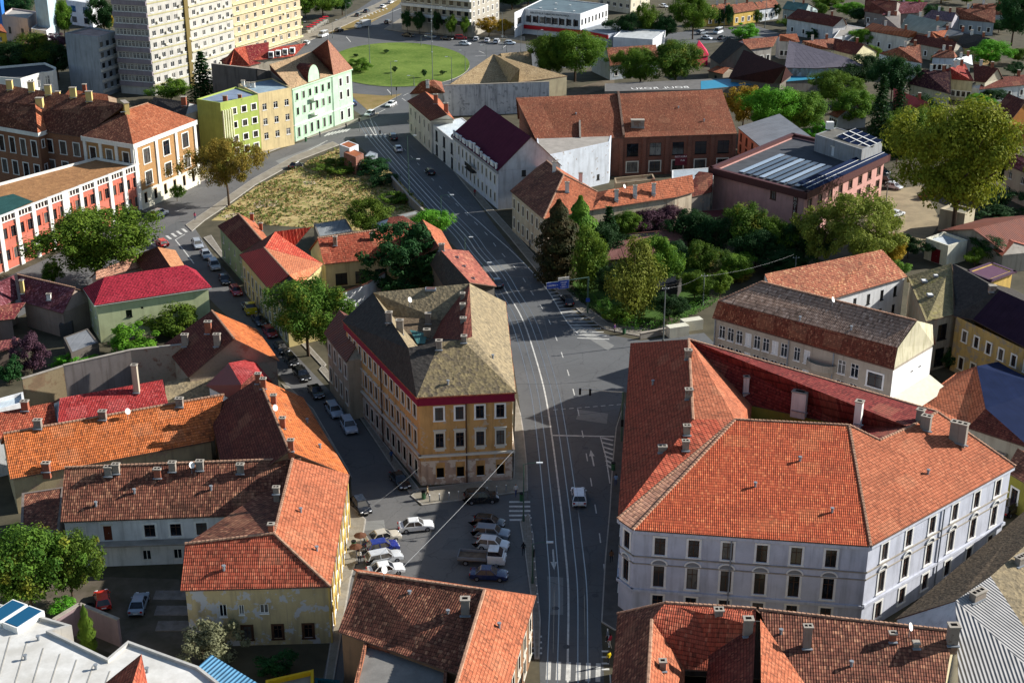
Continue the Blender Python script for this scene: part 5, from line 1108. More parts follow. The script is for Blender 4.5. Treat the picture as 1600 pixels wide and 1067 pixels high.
# long beige block with mansard
g30=explicit('beige_mansard_block','long beige apartment block with steep brown tiled mansard and white shutters',12.4,
 [(1113,496),(1397,577),(1462,538),(1190,462)],dict(a=(1122,470,15.0),b=(1402,543,15.0),c=(1190,440,17.6),d=(1432,501,17.6),e=(1456,507,15.0),f=(1180,444,15.2)),
 [('0 1 b a',tiles('#7c3f2c','#6e3626','#3f241c',.4,.35,.25)),('a b d c',tiles('#ab8a72','#9a7a64','#4a3428',.3,.7,.34,pale='#cdb09a',pamt=.4)),('2 3 f e',T_BRN),('e f c d',T_BRN),('3 0 a f',T_BRN),('a c f',T_PALE)],WBEI,cat='building',oh=.3,gab=['1 2 e d b'],caps=['a c','c d'],
 win=[(0,8,[(9.4,2.0),(6.4,2.0),(3.4,2.0),(.6,1.8)],1.25,'light',WHITE,.02,.44),(0,2,[(9.4,2.0),(6.4,2.0),(3.4,2.0)],1.0,'light',WHITE,.46,.57),(0,2,[(9.4,2.0),(6.4,2.0),(3.4,2.0)],1.2,'plain',WHITE,.70,.84),(0,1,[(8.9,2.0),(5.4,2.0)],2.2,'brown',WHITE,.86,.97),(1,2,[(10.2,.8)],.5,'dark',DARK,.4,.8)])
d=(g30.W[1]-g30.W[0]);d.z=0;L=d.length;d.normalize();N=Vector((d.y,-d.x,0))
for z in(3.3,6.3,9.3):
    mb=MB(); c_=g30.W[0]+d*L*.63; P=[c_+d*(2.3*math.cos(t))+N*(1.5*math.sin(t)) for t in [math.pi*i/8 for i in range(9)]]; P=[Vector((p.x,p.y,z)) for p in P]; prism(mb,P,z,z+.2,WBEI)
    for i in range(8): mb.bar(P[i]+Vector((0,0,.6)),P[i+1]+Vector((0,0,.6)),.12,1.0,WBEI)
    g30.build(mb,'balcony')
for u_ in(.005,.44,.69): g30.pipe(g30.W[0]+d*L*u_+N*.15,12.2)
wl=MB(); a,b=g30.W[1],g30.W[2]; dd=(b-a);dd.z=0;dd.normalize();N2=Vector((dd.y,-dd.x,0)); wl.face([Vector((p.x,p.y,z))+N2*.04 for p,z in((a,.0),(b,.0),(b,12.0),(a,12.0))],plaster('#e0e0dc',.2)); g30.build(wl,'white_side_wall')
aw=MB(); aw.face([a+N2*.1+Vector((0,0,-4.6)),b+N2*.1+Vector((0,0,-4.6)),b+N2*3.0+Vector((0,0,-6.0)),a+N2*3.0+Vector((0,0,-6.0))],paint('#bdb8a4',.8,.2)); g30.build(aw,'awning')
mg=MB(); ge=[g30.W[1],g30.W[2],g30.R['e'],g30.R['d'],g30.R['b']]; mg.face([p+N2*.12 for p in ge],plaster('#c4bda0',.6,'#6a6434')); g30.build(mg,'gable_cladding')
g31=explicit('orange_shed_roof_house','house with broad pale orange tiled shed roof behind the beige mansard block',10.4,[(1225,500),(1290,470),(1418,432),(1378,412),(1190,452)],dict(a=(1195,428,14.2),b=(1378,390,14.2)),[('0 1 2 b a',tiles('#b06a4c','#a0583e','#5a382c',.4,.45,.3,pale='#d0a878',pamt=.45)),('3 4 a b',T_PALE)],WWHT,gab=['2 3 b','4 0 a'],win=[(1,4,[(7.4,1.7),(4.2,1.7)],.8,'dark',DARK,.3,.98)])
MOSS=shingle('#8f8460','#7a7052','#4c4430',.45)
g32=explicit('mossy_roof_house','tan mossy roofed house with arched passage by the beige block',9.0,[(1447,502),(1492,491),(1530,478),(1490,428),(1417,440)],dict(a=(1487,411,13.0),b=(1491,470,10.5),c=(1418,432,10.4)),[('0 1 b a c',MOSS),('c a 3 4',MOSS)],plaster('#a59c88',.5,peel=.3),gab=['4 0 c'],win=[(0,1,[(5.0,2.6),(.6,3.0)],2.2,'dark',DARK,.4,.9)],cat='building')
g32.skylight(1444,440,.9,1.1,WHITE);g32.skylight(1462,432,.7,.7,WHITE);g32.skylight(1453,462,.9,1.1,WHITE);g32.chimney(1453,415,1.2,.9,1.2,CHIM,0)
g32b=explicit('black_roof_terrace','ochre peeling terrace house with purple black roof along the right border',9.0,[(1490,494),(1690,590),(1720,520),(1560,440)],dict(a=(1489,412,13.2),b=(1562,453,13.2),c=(1700,515,13.2),d=(1520,499,9.0)),[('0 d b a',SH_DRK),('d 1 c b',sheet('#2f2230',1.4,0,.6,st=.15)),('2 3 a b c',SH_DRK)],plaster('#b79c62',.5,'#6d5a3a',.45,'#8d8474'),win=[(0,9,[(5.6,1.7)],.85,'trim',WHITE,.04,.98),(0,9,[(1.0,1.9)],.9,'trim',OFFW,.04,.98)],gab=['3 0 a'],cat='building')
g32b.chimney(1550,455,1.2,.9,1.0,CHIM,0)
T_NAVY=sheet('#1d2742',1.2,0,.45,st=.2)
g33=explicit('navy_roof_house','house with half orange tiles and half navy sheet roof beside the palace chimneys',6.0,[(1432,628),(1512,668),(1610,700),(1690,640),(1560,565),(1495,582)],dict(a=(1526,572,8.2),b=(1540,638,8.0),c=(1640,605,8.2)),[('0 1 b a 5',T_OR),('1 2 b',T_DRED),('2 3 c b',T_NAVY),('b c a',T_NAVY),('3 4 a c',T_NAVY),('4 5 a',T_RUS)],plaster('#b0a894'))
g34=simple('olive_house','olive green house front with white framed windows at the right border',5.0,(1570,735),(1660,790),(1590,700),(1680,750),.5,'gg',plaster('#8f8a3c',.3),T_BRN,win=[(0,3,[(1.4,1.8)],1.1,'trim',WHITE)])
blockb('terrace_extension','small extension with maroon canopy and clutter between navy roof and palace',4.0,[(1528,690),(1570,712),(1600,690),(1555,664)],plaster('#a59d90'),paint('#4f2428'),par=.1)
# garages and kiosks right
blockb('white_garage','white garage with a dark red door near the big plane tree',4.2,[(1447,372),(1482,384),(1512,375),(1475,362)],plaster('#d5d0bc',.25),sheet('#b9c0c4',1.0),win=[(0,1,[(.0,2.9)],2.2,'door#6a1420',WHITE,.22,.78)],cat='garage')
blockb('concrete_kiosk','windowless beige transformer kiosk behind the plane tree trunk',4.6,[(1469,326),(1508,334),(1524,326),(1486,318)],plaster('#b0a58c',.3),flat('#8d8878'),cat='kiosk')
simple('rusty_garage_row','rusty sheet roofed garage row at the right border',3.6,(1530,374),(1566,400),(1545,358),(1585,378),.35,'gg',plaster('#9d968a',.5),corrug('#9a4a30',.5,.6),roof2=corrug('#9a4a30',.5,.6),cat='garage')
simple('rusty_garage_row','patched brown sheet roofs of garages beyond the ivy',3.6,(1575,398),(1660,380),(1520,358),(1620,335),.3,'gg',plaster('#9d968a',.5),corrug('#7a4636',.5,.5),cat='garage')
g35=blockb('yellow_stair_house','yellow stair house with maroon lid roof on the black roofed terrace',12.6,[(1516,424),(1548,437),(1582,424),(1550,412)],plaster('#c9a85c',.3),paint('#5c3a4c',.6,.3),par=.05); g35.strip(g35.W,12.55,.3,.5,paint('#4c3040'),'roof_edge')
simple('beige_apartment_house','beige two storey house half hidden by the plane tree',7.4,(1568,256),(1650,290),(1580,240),(1680,262),.4,'gg',plaster('#b5a890',.35),T_MAR,win=[(0,4,[(4.6,1.5),(1.4,1.5)],1.1,'plain',WHITE)])
simple('orange_wall_house','orange walled house with dark roof and maroon doors',5.6,(1546,182),(1574,196),(1575,146),(1604,158),.9,'gg',plaster('#b8793c',.25),T_DRED,win=[(1,2,[(2.2,1.3)],1.0,'brown',BROWNF,.1,.9)])
# ---------------------------------------------------------------- school, red building, tower, green row
BRK=brick('#8a5a3c','#7a4c34','#8d7460',.3); BRKO=brick('#a87a48','#9a6e40','#a08a68',.2); WTR=plaster('#dcdad0',.15)
T_SCH=tiles('#70402f','#5e3528','#352219',.4,pamt=.25); T_SCO=tiles('#a85c38','#9c5434','#6a3c28',.25)
g40=simple('brick_school','brick school wing with dark roof and rows of yellow chimneys',14.2,(-80,186),(128,214),(-60,122),(196,163),.75,'gg',BRK,T_SCH,win=[(0,10,[(9.6,2.8),(5.2,2.6)],1.6,'trim',WTR)],cat='school')
for x,y in((16,140),(50,143),(76,148),(115,152),(140,158)): g40.chimney(x,y,1.6,1.0,2.4,CHIMY,0)
g40b=explicit('brick_school_pavilion','left brick pavilion of the school with orange hip slope and white cornice',14.6,[(-45,190),(59,208),(108,191),(70,165),(-30,160)],dict(a=(55,164,19.2),b=(98,147,18.6),c=(-20,158,19.2)),[('0 1 a c',T_SCH),('1 2 b a',T_SCO),('2 3 b',T_SCO),('3 4 c a b',T_SCH),('4 0 c',T_SCH)],BRK,cat='school',win=[(0,6,[(9.0,3.4),(4.0,3.0)],1.5,'trim',WTR),(1,4,[(11.0,1.6),(5.5,1.6)],.7,'trim',WTR)])
g40b.strip(g40b.W,14.1,.9,.4,WTR,'cornice',edges=[0,1]); g40b.chimney(63,168,1.8,1.4,2.4,CHIMY,0);g40b.chimney(92,160,1.2,1.0,2.8,CHIMY,0)
g40c=explicit('brick_school_pavilion','street pavilion of the school with white pilasters and wide orange hip roof',14.8,[(127,213),(208,226),(307,188),(262,172),(165,185)],dict(a=(196,172,19.4),b=(231,161,19.4)),[('0 1 a',T_SCH),('1 2 b a',T_SCO),('2 3 b',T_SCO),('3 4 a b',T_SCH),('4 0 a',T_SCH)],BRKO,cat='school',caps=['a b'],
 win=[(1,3,[(9.6,3.2),(5.0,2.8)],2.3,'trim',WTR,.03,.97),(1,6,[(1.2,2.2)],.9,'plain',WTR,.03,.97),(0,3,[(9.6,3.0),(5.0,2.8)],1.6,'trim',WTR)])
g40c.strip(g40c.W,14.3,1.0,.4,WTR,'cornice',edges=[0,1]); g40c.strip(g40c.W,2.1,4.2,.07,WTR,'base_course',edges=[])
d=(g40c.W[2]-g40c.W[1]);d.z=0;L=d.length;d.normalize();N=Vector((d.y,-d.x,0)); mb=MB(); facade(mb,g40c.W[1]+N*.06,g40c.W[2]+N*.06,0,4.2,[(L*(.03+.94*(k+.5)/6)-.55,1.0,1.1,2.6) for k in range(6)],plaster('#d9d3bc',.2),.08); g40c.build(mb,'base_course')
for k in range(4):
    c_=g40c.W[1]+d*(L*(.02+.96*k/3)); mb=MB(); mb.box(Vector((c_.x,c_.y,9.0))+N*.12,(.9,.3,9.6),WTR,0,d); g40c.build(mb,'pilaster')
d2=(g40c.W[1]-g40c.W[0]);d2.z=0;L2=d2.length;d2.normalize();N2=Vector((d2.y,-d2.x,0))
for k in range(4):
    c_=g40c.W[0]+d2*(L2*(.02+.96*k/3)); mb=MB(); mb.box(Vector((c_.x,c_.y,9.0))+N2*.12,(.8,.3,9.6),WTR,0,d2); g40c.build(mb,'pilaster')
g40c.chimney(196,166,1.2,4.0,2.0,CHIMY,0,.5); g40.chimney(186,155,1.8,1.6,2.6,CHIMY,0)
simple('orange_back_roof','low orange roofs and chimneys between school and grey slab',11,(100,150),(170,158),(108,140),(168,148),.5,'gg',plaster('#a08870'),T_SCO).chimney(133,140,1.1,1.0,2.6,CHIMR,0)
g41=blockb('red_office_building','long coral red office building with white pilasters and grilled parapet',10.6,[(-60,361),(213,257),(150,246),(-110,315)],plaster('#b86a58',.25,'#7a4c40'),shingle('#a37850','#8d6644','#5a4430',0,.6),par=.5,cat='building',cop=WTR)
d=(g41.W[1]-g41.W[0]);d.z=0;L=d.length;d.normalize();N=Vector((d.y,-d.x,0)); nb=11
mb=MB(); holes=[]
for k in range(nb):
    for j in(0,1):
        for z in(6.0,2.0): pass
# rebuild facade windows as proper openings
bpy.data.objects.remove(g41.wall); g41.walls(g41.W,0,10.6,plaster('#b86a58',.25,'#7a4c40'),win=[(0,22,[(5.9,2.1),(1.7,2.1)],1.3,'trim',plaster('#c46a52',.2))])
for k in range(nb+1):
    c_=g41.W[0]+d*(L*k/nb-(.4 if k==nb else 0)); mb=MB(); wd=1.0 if k!=6 else 1.9; mb.box(Vector((c_.x,c_.y,5.4))+N*.16,(wd,.36,10.8),WTR,0,d); g41.build(mb,'pilaster')
g41.strip(g41.W,9.3,.18,.3,WTR,'string_course',edges=[0]); g41.strip(g41.W,10.62,.25,.45,WTR,'cornice',edges=[0])
for k in range(nb):
    mb=MB()
    for j in range(9): c_=g41.W[0]+d*(L*(k+.14+.74*j/8)/nb); mb.box(Vector((c_.x,c_.y,9.95))+N*.05,(.22,.14,1.0),DARK if j%2 else WTR,0,d)
    g41.build(mb,'parapet_grille')
tq=MB(); tq.face([p+Vector((0,0,-.4)) for p in (G(-40,350,10.6),G(52,312,10.6),G(20,300,10.6),G(-60,318,10.6))],sheet('#2f4f4c',.6)); g41.build(tq,'teal_roof_sheet',g41.roof)
# panel blocks
PBY=plaster('#b5b2a9',.35,'#807d72'); PBG=plaster('#8d8388',.3)
g42=blockb('grey_slab_block','grey slab apartment block with blank cement side and yellow front',17.5,[(101,52),(152,58),(181,49),(140,42)],plaster('#8f959a',.5,'#5d5f62'),flat('#b39a90','#8d766c',.5),win=[(1,3,[(14.2,1.5),(11.2,1.5),(8.2,1.5),(5.2,1.5),(2.2,1.5)],1.6,'dark',WHITE)],cat='apartment block')
def bands(q,e,z0,dz,n,hh,out,m,name='balcony_band'):
    a,b=q.W[e],q.W[(e+1)%len(q.W)]; d=(b-a);d.z=0;d.normalize();N=Vector((d.y,-d.x,0))
    for k in range(n):
        mb=MB(); z=z0+dz*k; mb.bar(Vector((a.x,a.y,z))+N*(out/2)+d*.02,Vector((b.x,b.y,z))+N*(out/2)-d*.02,out,hh,m); q.build(mb,name)
bands(g42,1,1.7,3.0,5,.8,.5,PBY)
FL=3.35
g43=blockb('yellow_tower_block','tall yellow apartment tower with striped grey balcony side',36,[(190,146),(243,150),(303,133),(249,129)],PBY,flat('#77736c'),at=0,win=[(0,9,[(3.9+FL*k,1.7) for k in range(9)],1.0,'plain',WHITE,.03,.97),(1,5,[(3.7+FL*k,1.5) for k in range(9)],1.5,'plain',WHITE,.02,.98)],cat='apartment block')
bands(g43,0,3.1+.0,FL,10,1.2,.5,PBG); bands(g43,1,3.0,FL,10,.35,.12,plaster('#a8a278',.2),'floor_band')
mb=MB(); a,b=g43.W[1],g43.W[2]; d=(b-a);d.z=0;d.normalize();N=Vector((d.y,-d.x,0)); c_=b-d*.9; mb.box(Vector((c_.x,c_.y,18))+N*.2,(1.7,.5,36),paint('#6a5a28'),0,d); g43.build(mb,'dark_stair_stripe')
g43b=blockb('yellow_tower_block','second yellow apartment slab with air conditioners beside the tower',36,[(304,132),(370,110),(330,100),(262,122)],PBY,flat('#77736c'),at=0,win=[(0,5,[(3.7+FL*k,1.5) for k in range(9)],1.5,'plain',WHITE,.02,.98)],cat='apartment block')
bands(g43b,0,3.0,FL,10,.4,.4,plaster('#b3ad8c',.2),'floor_band')
g43c=blockb('yellow_slab_block','farther cream apartment slab with long balconies above the market trees',36,[(368,94),(472,62),(440,50),(335,80)],plaster('#b8a98c',.3),flat('#77736c'),at=0,win=[(0,8,[(2.0+FL*k,1.5) for k in range(9)],1.6,'plain',WHITE,.02,.98)],cat='apartment block')
bands(g43c,0,1.2,FL,10,.6,.6,plaster('#d5cf9a',.2))
# curved glass pavilion
pts=[(-30,118),(32,123),(66,113)]+[(66+22*math.sin(t),107+6*math.cos(t)) for t in (.3,.8,1.3,1.8)]+[(70,98),(-20,106)]
g44=blockb('glass_pavilion','low white pavilion with curved glazed end and dark flat roof',8.5,pts,WTR,flat('#2f3238','#22252a',.4),par=.6,win=[(1,7,[(4.4,3.0),(.8,3.0)],1.0,'light',WHITE),(2,2,[(4.4,3.0)],.9,'light',WHITE),(3,2,[(4.4,3.0)],.9,'light',WHITE)])
# green row by the roundabout
g45=blockb('lime_green_building','lime green four storey house with striped corner and flat roof',14.4,[(307,155),(344,161),(404,148),(368,136)],plaster('#a0ae5a',.25,'#66743c'),flat('#7f8da0','#6a7686',.5),win=[(1,3,[(11.0,1.4),(7.6,1.4),(4.2,1.4),(1.0,1.6)],1.4,'brown',WHITE,.2,.98)],par=.3)
d=(g45.W[2]-g45.W[1]);d.z=0;d.normalize();N=Vector((d.y,-d.x,0))
for k in range(5): c_=g45.W[1]+d*(.4+.7*k); mb=MB(); mb.box(Vector((c_.x,c_.y,9))+N*.25,(.25,.5,7),plaster('#dfe0b8',.1),0,d); g45.build(mb,'stair_fin')
g45.chimney(352,158,1.2,1.0,1.4,CHIMR,0);g45.chimney(375,155,1.0,.8,1.2,CHIMR,0)
g46=blockb('beige_rendered_house','beige rendered three storey house with grey roof between green neighbours',14.6,[(403,147),(455,137),(425,122),(372,132)],plaster('#cdb98a',.3),flat('#8fa3ac','#76868e',.5),win=[(0,3,[(10.3,1.6),(6.6,1.6),(3.0,1.6)],1.3,'plain',WHITE)],par=.3)
for x,y in((380,140),(396,137),(388,131)): g46.chimney(x,y,1.0,.9,1.4,LIGHTW,0)
MINT=plaster('#b0ccae',.2,'#7a9a7a'); T_SP=tiles('#c9907a','#be8468','#8a5a48',.12,.35,.25)  # T_SP paints the sunlit spire faces paler than the shaded ones
g47=explicit('mint_art_nouveau_house','mint green ornate corner house with curved gables and a tall conical spire',13.9,[(455,139),(521,117),(551,107),(520,95),(423,112)],dict(a=(421,101,19.0),b=(487,81,19.6),c=(512,62,25.0),e=(499,76,21.0)),[('0 1 b a',tiles('#b59874','#a58a66','#6a5440',.25)),('3 4 a b',T_PALE),('4 0 a',T_DRED),('1 2 c',T_SP),('1 b c',T_DRED),('2 3 c',T_SP),('3 b c',T_DRED)],MINT,cat='building',
 win=[(0,6,[(10.4,1.8),(6.6,1.9),(1.0,2.4)],1.1,'trim',MINT,.03,.97),(1,2,[(10.2,2.0),(6.6,2.0),(1.0,2.4)],1.2,'trim',WHITE,.2,.95)],oh=.3)
d=(g47.W[1]-g47.W[0]);d.z=0;L=d.length;d.normalize();N=Vector((d.y,-d.x,0))
def gablet(q,c_,d,N,wd,h0,hh,m,rm):
    mb=MB(); P=[c_+d*(wd/2*math.cos(math.pi*(1-i/12)))+Vector((0,0,h0-c_.z+hh*(math.sin(math.pi*i/12)**.8))) for i in range(13)]; P=[p+N*.15 for p in P]; Bk=[p-N*4 for p in P]
    mb.face(P,m); q.build(mb,'gablet'); mb=MB()
    for i in range(12): mb.face([P[i]+N*.15+Vector((0,0,.12)),P[i+1]+N*.15+Vector((0,0,.12)),Bk[i+1]+Vector((0,0,.12)),Bk[i]+Vector((0,0,.12))],rm)
    q.build(mb,'gablet_roof',q.roof)
gablet(g47,g47.W[0]+d*L*.52,d,N,5.6,13.7,4.4,MINT,T_DRED); dd=(g47.W[2]-g47.W[1]);dd.z=0;LL=dd.length;dd.normalize();NN=Vector((dd.y,-dd.x,0)); gablet(g47,g47.W[1]+dd*LL*.66,dd,NN,2.6,13.7,2.6,MINT,T_SP)
for z in(5.6,9.4):
    mb=MB(); c_=g47.W[0]+d*L*.52+N*.7; mb.box((c_.x,c_.y,z),(4.4,1.4,.25),WHITE,0,d); mb.box(Vector((c_.x,c_.y,z+.55))+N*.6,(4.4,.12,.9),WHITE,0,d); g47.build(mb,'balcony')
g47.strip(g47.W,4.3,.3,.2,WHITE,'string_course',edges=[0,1]); g47.strip(g47.W,13.6,.4,.3,MINT,'cornice',edges=[0,1])
for u_ in(.0,.97): g47.pipe(g47.W[0]+d*L*u_+N*.2,13.5,0,POLE)
fm=MB(); c_=g47.R['c']; fm.cyl(c_,.12,2.2,GREYM,6,.02); g47.build(fm,'finial',g47.roof)
g48=simple('red_dormer_house','red roofed house with a row of white dormers behind the mint house',13.0,(395,95),(460,88),(433,74),(478,68),.7,'hg',plaster('#b9ae9a'),tiles('#a83a2c','#9c3428','#6a241e',.15))
for k in range(4): 
    p=g48.hit(424+k*11,89-k*2.2)
    if p: mb=MB(); mb.box((p.x,p.y,p.z+.6),(1.4,1.6,1.6),WHITE); mb.box((p.x,p.y-.82,p.z+.7),(1.0,.06,1.0),GL); g48.build(mb,'dormer',g48.roof)
g48b=simple('crimson_roof_house','crimson tent roofed house with an orange facet in front of the cream slab',12.0,(352,104),(392,104),(366,76),(384,72),1.0,'hh',plaster('#9a8f80'),tiles('#b04a30','#a8442c','#6a2a20',.1),endm=tiles('#7c1f22','#701c20','#4a1416',.1))
g48c=simple('crimson_roof_house','dark crimson mansard house with dormer windows above the firewall',12.0,(386,104),(420,96),(384,72),(420,66),.9,'hh',plaster('#9a8f80'),tiles('#7c1f22','#701c20','#4a1416',.1))
firewall('party_wall','tall soot dark party wall beside the conifer',[(331,100,16.0),(401,108,16.0),(424,112,15.0),(452,136,14.0)],0,plaster('#6a655f',.5,'#3c3834'),.6)
# near school rear sheds
simple('rear_roof_house','low grey gabled roof and white gable between school and lime house',11.0,(232,168),(290,180),(240,152),(296,160),.5,'gg',plaster('#a8a8a4'),SH_DRK).chimney(288,165,1.4,1.2,2.4,CHIMR,0)
# ---------------------------------------------------------------- far buildings, top of the view
o=tx; u=(G(1090,133,4.45)-G(960,137,4.45)).normalized(); v=Vector((-u.y,u.x,0)); M=Matrix.Translation(G(1033,139,4.44)-bb.base)@Matrix((-u,v,Vector((0,0,1)))).transposed().to_4x4(); o.matrix_basis=M@Matrix.Diagonal((1.2,1.35,1,1))
WSH=plaster('#d5d6d6',.2)
sg=blockb('shopping_hall','white two storey hall with red band and lettered parapet at the far square',9.0,[(804,20),(819,14),(907,22),(950,7),(853,-4)],WSH,flat('#5f7076','#505e64',.3),win=[(1,8,[(4.6,2.0)],5.0,'dark',DARK,.02,.98),(2,8,[(4.8,2.0)],1.4,'dark',OFFW),(0,1,[(4.6,2.0)],4.0,'dark',DARK)],par=.3,cat='hall')
REDB=paint('#b01420',.5,.3); sg.strip(sg.W,2.6,1.3,.5,REDB,'red_band',edges=[1]); sg.strip(sg.W,3.6,.3,.4,WSH,'canopy_edge',edges=[0,1])
d=(sg.W[2]-sg.W[1]);d.z=0;L=d.length;d.normalize();N=Vector((d.y,-d.x,0)); c_=sg.W[1]+d*L*.46+N*.1; text('BIBLIOTECA TABACARI PIATA MICA',Vector((c_.x,c_.y,7.5)),1.0,wallrot(d),DARK,sg.root)
for k in range(7): p_=sg.W[1]+d*(L*(.12+.13*k))+N*.2; mb=MB(); mb.box((p_.x,p_.y,5.6),(.35,.35,2.6),paint('#3c302c'),0,d); sg.build(mb,'fin')
for x,y in((845,12),(868,14),(897,17),(869,5),(891,8)): sg.chimney(x,y+2,.9,.9,.5,WHITE,0,0,False)
sh2=blockb('market_shop','low grey shop with red band next to the white hall',4.6,[(909,46),(950,54),(990,46),(950,34)],plaster('#a4abb4',.2),flat('#8a8f90'),par=.2); sh2.strip(sh2.W,3.6,1.3,.25,REDB,'red_band',edges=[0])
g50=blockb('grey_apartment_house','grey beige apartment house with sunlit end wall on the far side of the roundabout',14.0,[(628,47),(737,59),(780,42),(690,34)],plaster('#a8a294',.3),flat('#7d868c'),at=0,win=[(0,9,[(10.6,1.6),(7.2,1.6),(3.8,1.6)],1.7,'dark',WHITE,.05,.98),(1,6,[(10.6,1.6),(7.2,1.6),(3.8,1.6)],1.1,'trim',WHITE)],cat='apartment block')
bands(g50,0,6.0,3.5,3,.9,1.0,WSH)
g51=blockb('distant_flats','beige flats with rows of framed windows beyond the white hall',15,[(935,14),(985,22),(1015,8),(970,2)],plaster('#b7b09c',.3),flat('#7d868c'),at=0,win=[(0,5,[(2+3*k,1.5) for k in range(4)],1.6,'plain',WHITE),(1,3,[(2+3*k,1.5) for k in range(4)],1.4,'plain',WHITE)],cat='apartment block')
blockb('white_market_hall','long low white market hall under the square trees',5,[(958,58),(1020,62),(1040,48),(975,44)],WSH,flat('#b5b8b6'),cat='hall',par=.2)
blockb('distant_flats','dark roofed flats at the top edge behind the hall',12,[(850,6),(940,-4),(940,-20),(850,-8)],plaster('#8a7f78'),flat('#3c4046'),at=0,cat='apartment block')
blockb('distant_flats','pale blue tower house with a white side among the far left trees',18,[(62,66),(82,70),(95,62),(74,58)],plaster('#a8bcc4',.2),flat('#8a8f90'),at=0,cat='apartment block')
blockb('white_villa','white cubic villa with dark terraces at the far left',9,[(108,38),(146,44),(165,36),(125,30)],WSH,WSH,at=0,win=[(0,2,[(5,2.2),(1.2,2)],3,'dark',DARK)])
blockb('pink_villa','pinkish house with stepped white walls at the far left',9,[(8,64),(48,70),(62,58),(24,52)],plaster('#b8a8a4',.2),flat('#a8a49c'),at=0,win=[(0,2,[(3,2.2)],1.4,'dark',DARK)])
blockb('white_villa','low white stepped villa beneath the pale blue tower house',6,[(52,72),(76,76),(88,66),(64,62)],WSH,flat('#9a8f86'),at=0,win=[(0,2,[(1.5,1.8)],1.4,'dark',DARK)])
blockb('blue_hoarding','bright blue clad block in the far left corner',16,[(-30,40),(6,44),(10,32),(-20,28)],paint('#2a6ab4',.5,.3),paint('#2a6ab4',.5,.3),at=0)
simple('yellow_villa','white and yellow house with orange roof at the left border',7,(-30,48),(11,52),(-24,40),(2,38),.7,'gg',plaster('#d8b040',.2),T_SCO,win=[(0,2,[(4,1.4)],1.2,'plain',WHITE)])
blockb('glass_pavilion_annex','pale low annex beside the far left trees',7,[(-30,30),(8,34),(20,26),(-20,22)],plaster('#b5b0a4'),flat('#a09a90'),at=0)
# roofs behind the long shed
def hs(label,h,A,Bq,a,b,tan=.7,ends='gg',wall='#b3a994',roof=None,name='cottage',win=None,**k):
    return simple(name,label,h,A,Bq,a,b,tan,ends,plaster(wall,.35),roof or T_RUS,win=win or [(0,4,[(1.2,1.5)],1.0,'trim',WHITE)],**k)
firewall('party_wall','long peeling white party wall behind the purple roof',[(694,134,8.5),(858,128,8.5)],0,plaster('#b3b7ba',.6,'#4a4d50',.2,'#7d8184'),.5)
T_TAN=tiles('#b49a70','#a58a62','#5d4c3a',.3,.35,.25,pale='#c9b48c',pamt=.3)
hs('broad tan roofed hall with small orange hip by the roundabout',6.0,(703,132),(795,130),(771,85),(812,108),.75,'hg','#b5a888',T_TAN,'hall',endm=T_SCO)
hs('tan roofed stable behind the broad tan hall',5.0,(795,112),(832,106),(782,84),(830,80),.6,'gg','#b5a888',T_TAN,'shed')
hs('brown tiled cottage with pale gable among the square trees',4.6,(953,103),(1030,94),(948,75),(1025,70),.7,'gg','#b5bcc0',T_RUS)
q=explicit('red_market_tent','bright pink red pointed market tent beside the trees',3.2,[(1085,90),(1108,87),(1104,78),(1082,80)],dict(a=(1092,63,8.5)),[('0 1 a',paint('#c8244c',.6,.2)),('1 2 a',paint('#c8244c',.6,.2)),('2 3 a',paint('#c8244c',.6,.2)),('3 0 a',paint('#c8244c',.6,.2))],paint('#b02044',.7,.2),cat='tent')
hs('black sheet roofed barn beside the pink market tent',5.0,(1108,90),(1124,101),(1138,59),(1163,69),.9,'gg','#77726a',SH_DRK,'barn',win=[(0,1,[(.4,2)],1.5,'dark',DARK)])
hs('very large dark brown roofed barn in front of the brick ruin',5.4,(1138,123),(1208,131),(1162,78),(1228,104),.85,'gg','#6d675e',shingle('#4a2c28','#3c2622','#241a18'),'barn',win=[(0,1,[(.4,2)],1.5,'dark',DARK)])
hs('small orange lean to under the black barn',3.0,(1105,111),(1130,116),(1120,103),(1140,106),.35,'gg','#8a8070',T_SCO,'shed',win=[(0,1,[(.4,1.6)],1,'dark',DARK)])
hs('brown tiled house with white yard wall beyond the dark barn',5.4,(1166,78),(1208,73),(1160,62),(1216,57),.6,'gg','#b9b3a8',T_RUS)
hs('small orange tiled corner roof above the grey ruin',6.0,(1218,64),(1250,66),(1218,54),(1245,53),.5,'gg','#c8c4bc',T_SCO)
explicit('roofless_grey_house','grey windowless ruin with slate shed roof and stained white firewall',7.0,[(1226,106),(1274,107),(1350,103),(1324,92),(1232,66)],dict(a=(1233,64,8.6),b=(1324,90,8.6)),[('0 1 2 b a',sheet('#5c5860',1.4,0,.85))],plaster('#a39c90',.6,'#4c4a46',.25,'#c2c2c0'),gab=['2 3 b','3 4 a b','4 0 a'],win=[(0,2,[(1.2,1.6)],1.0,'dark',DARK)],cat='house')
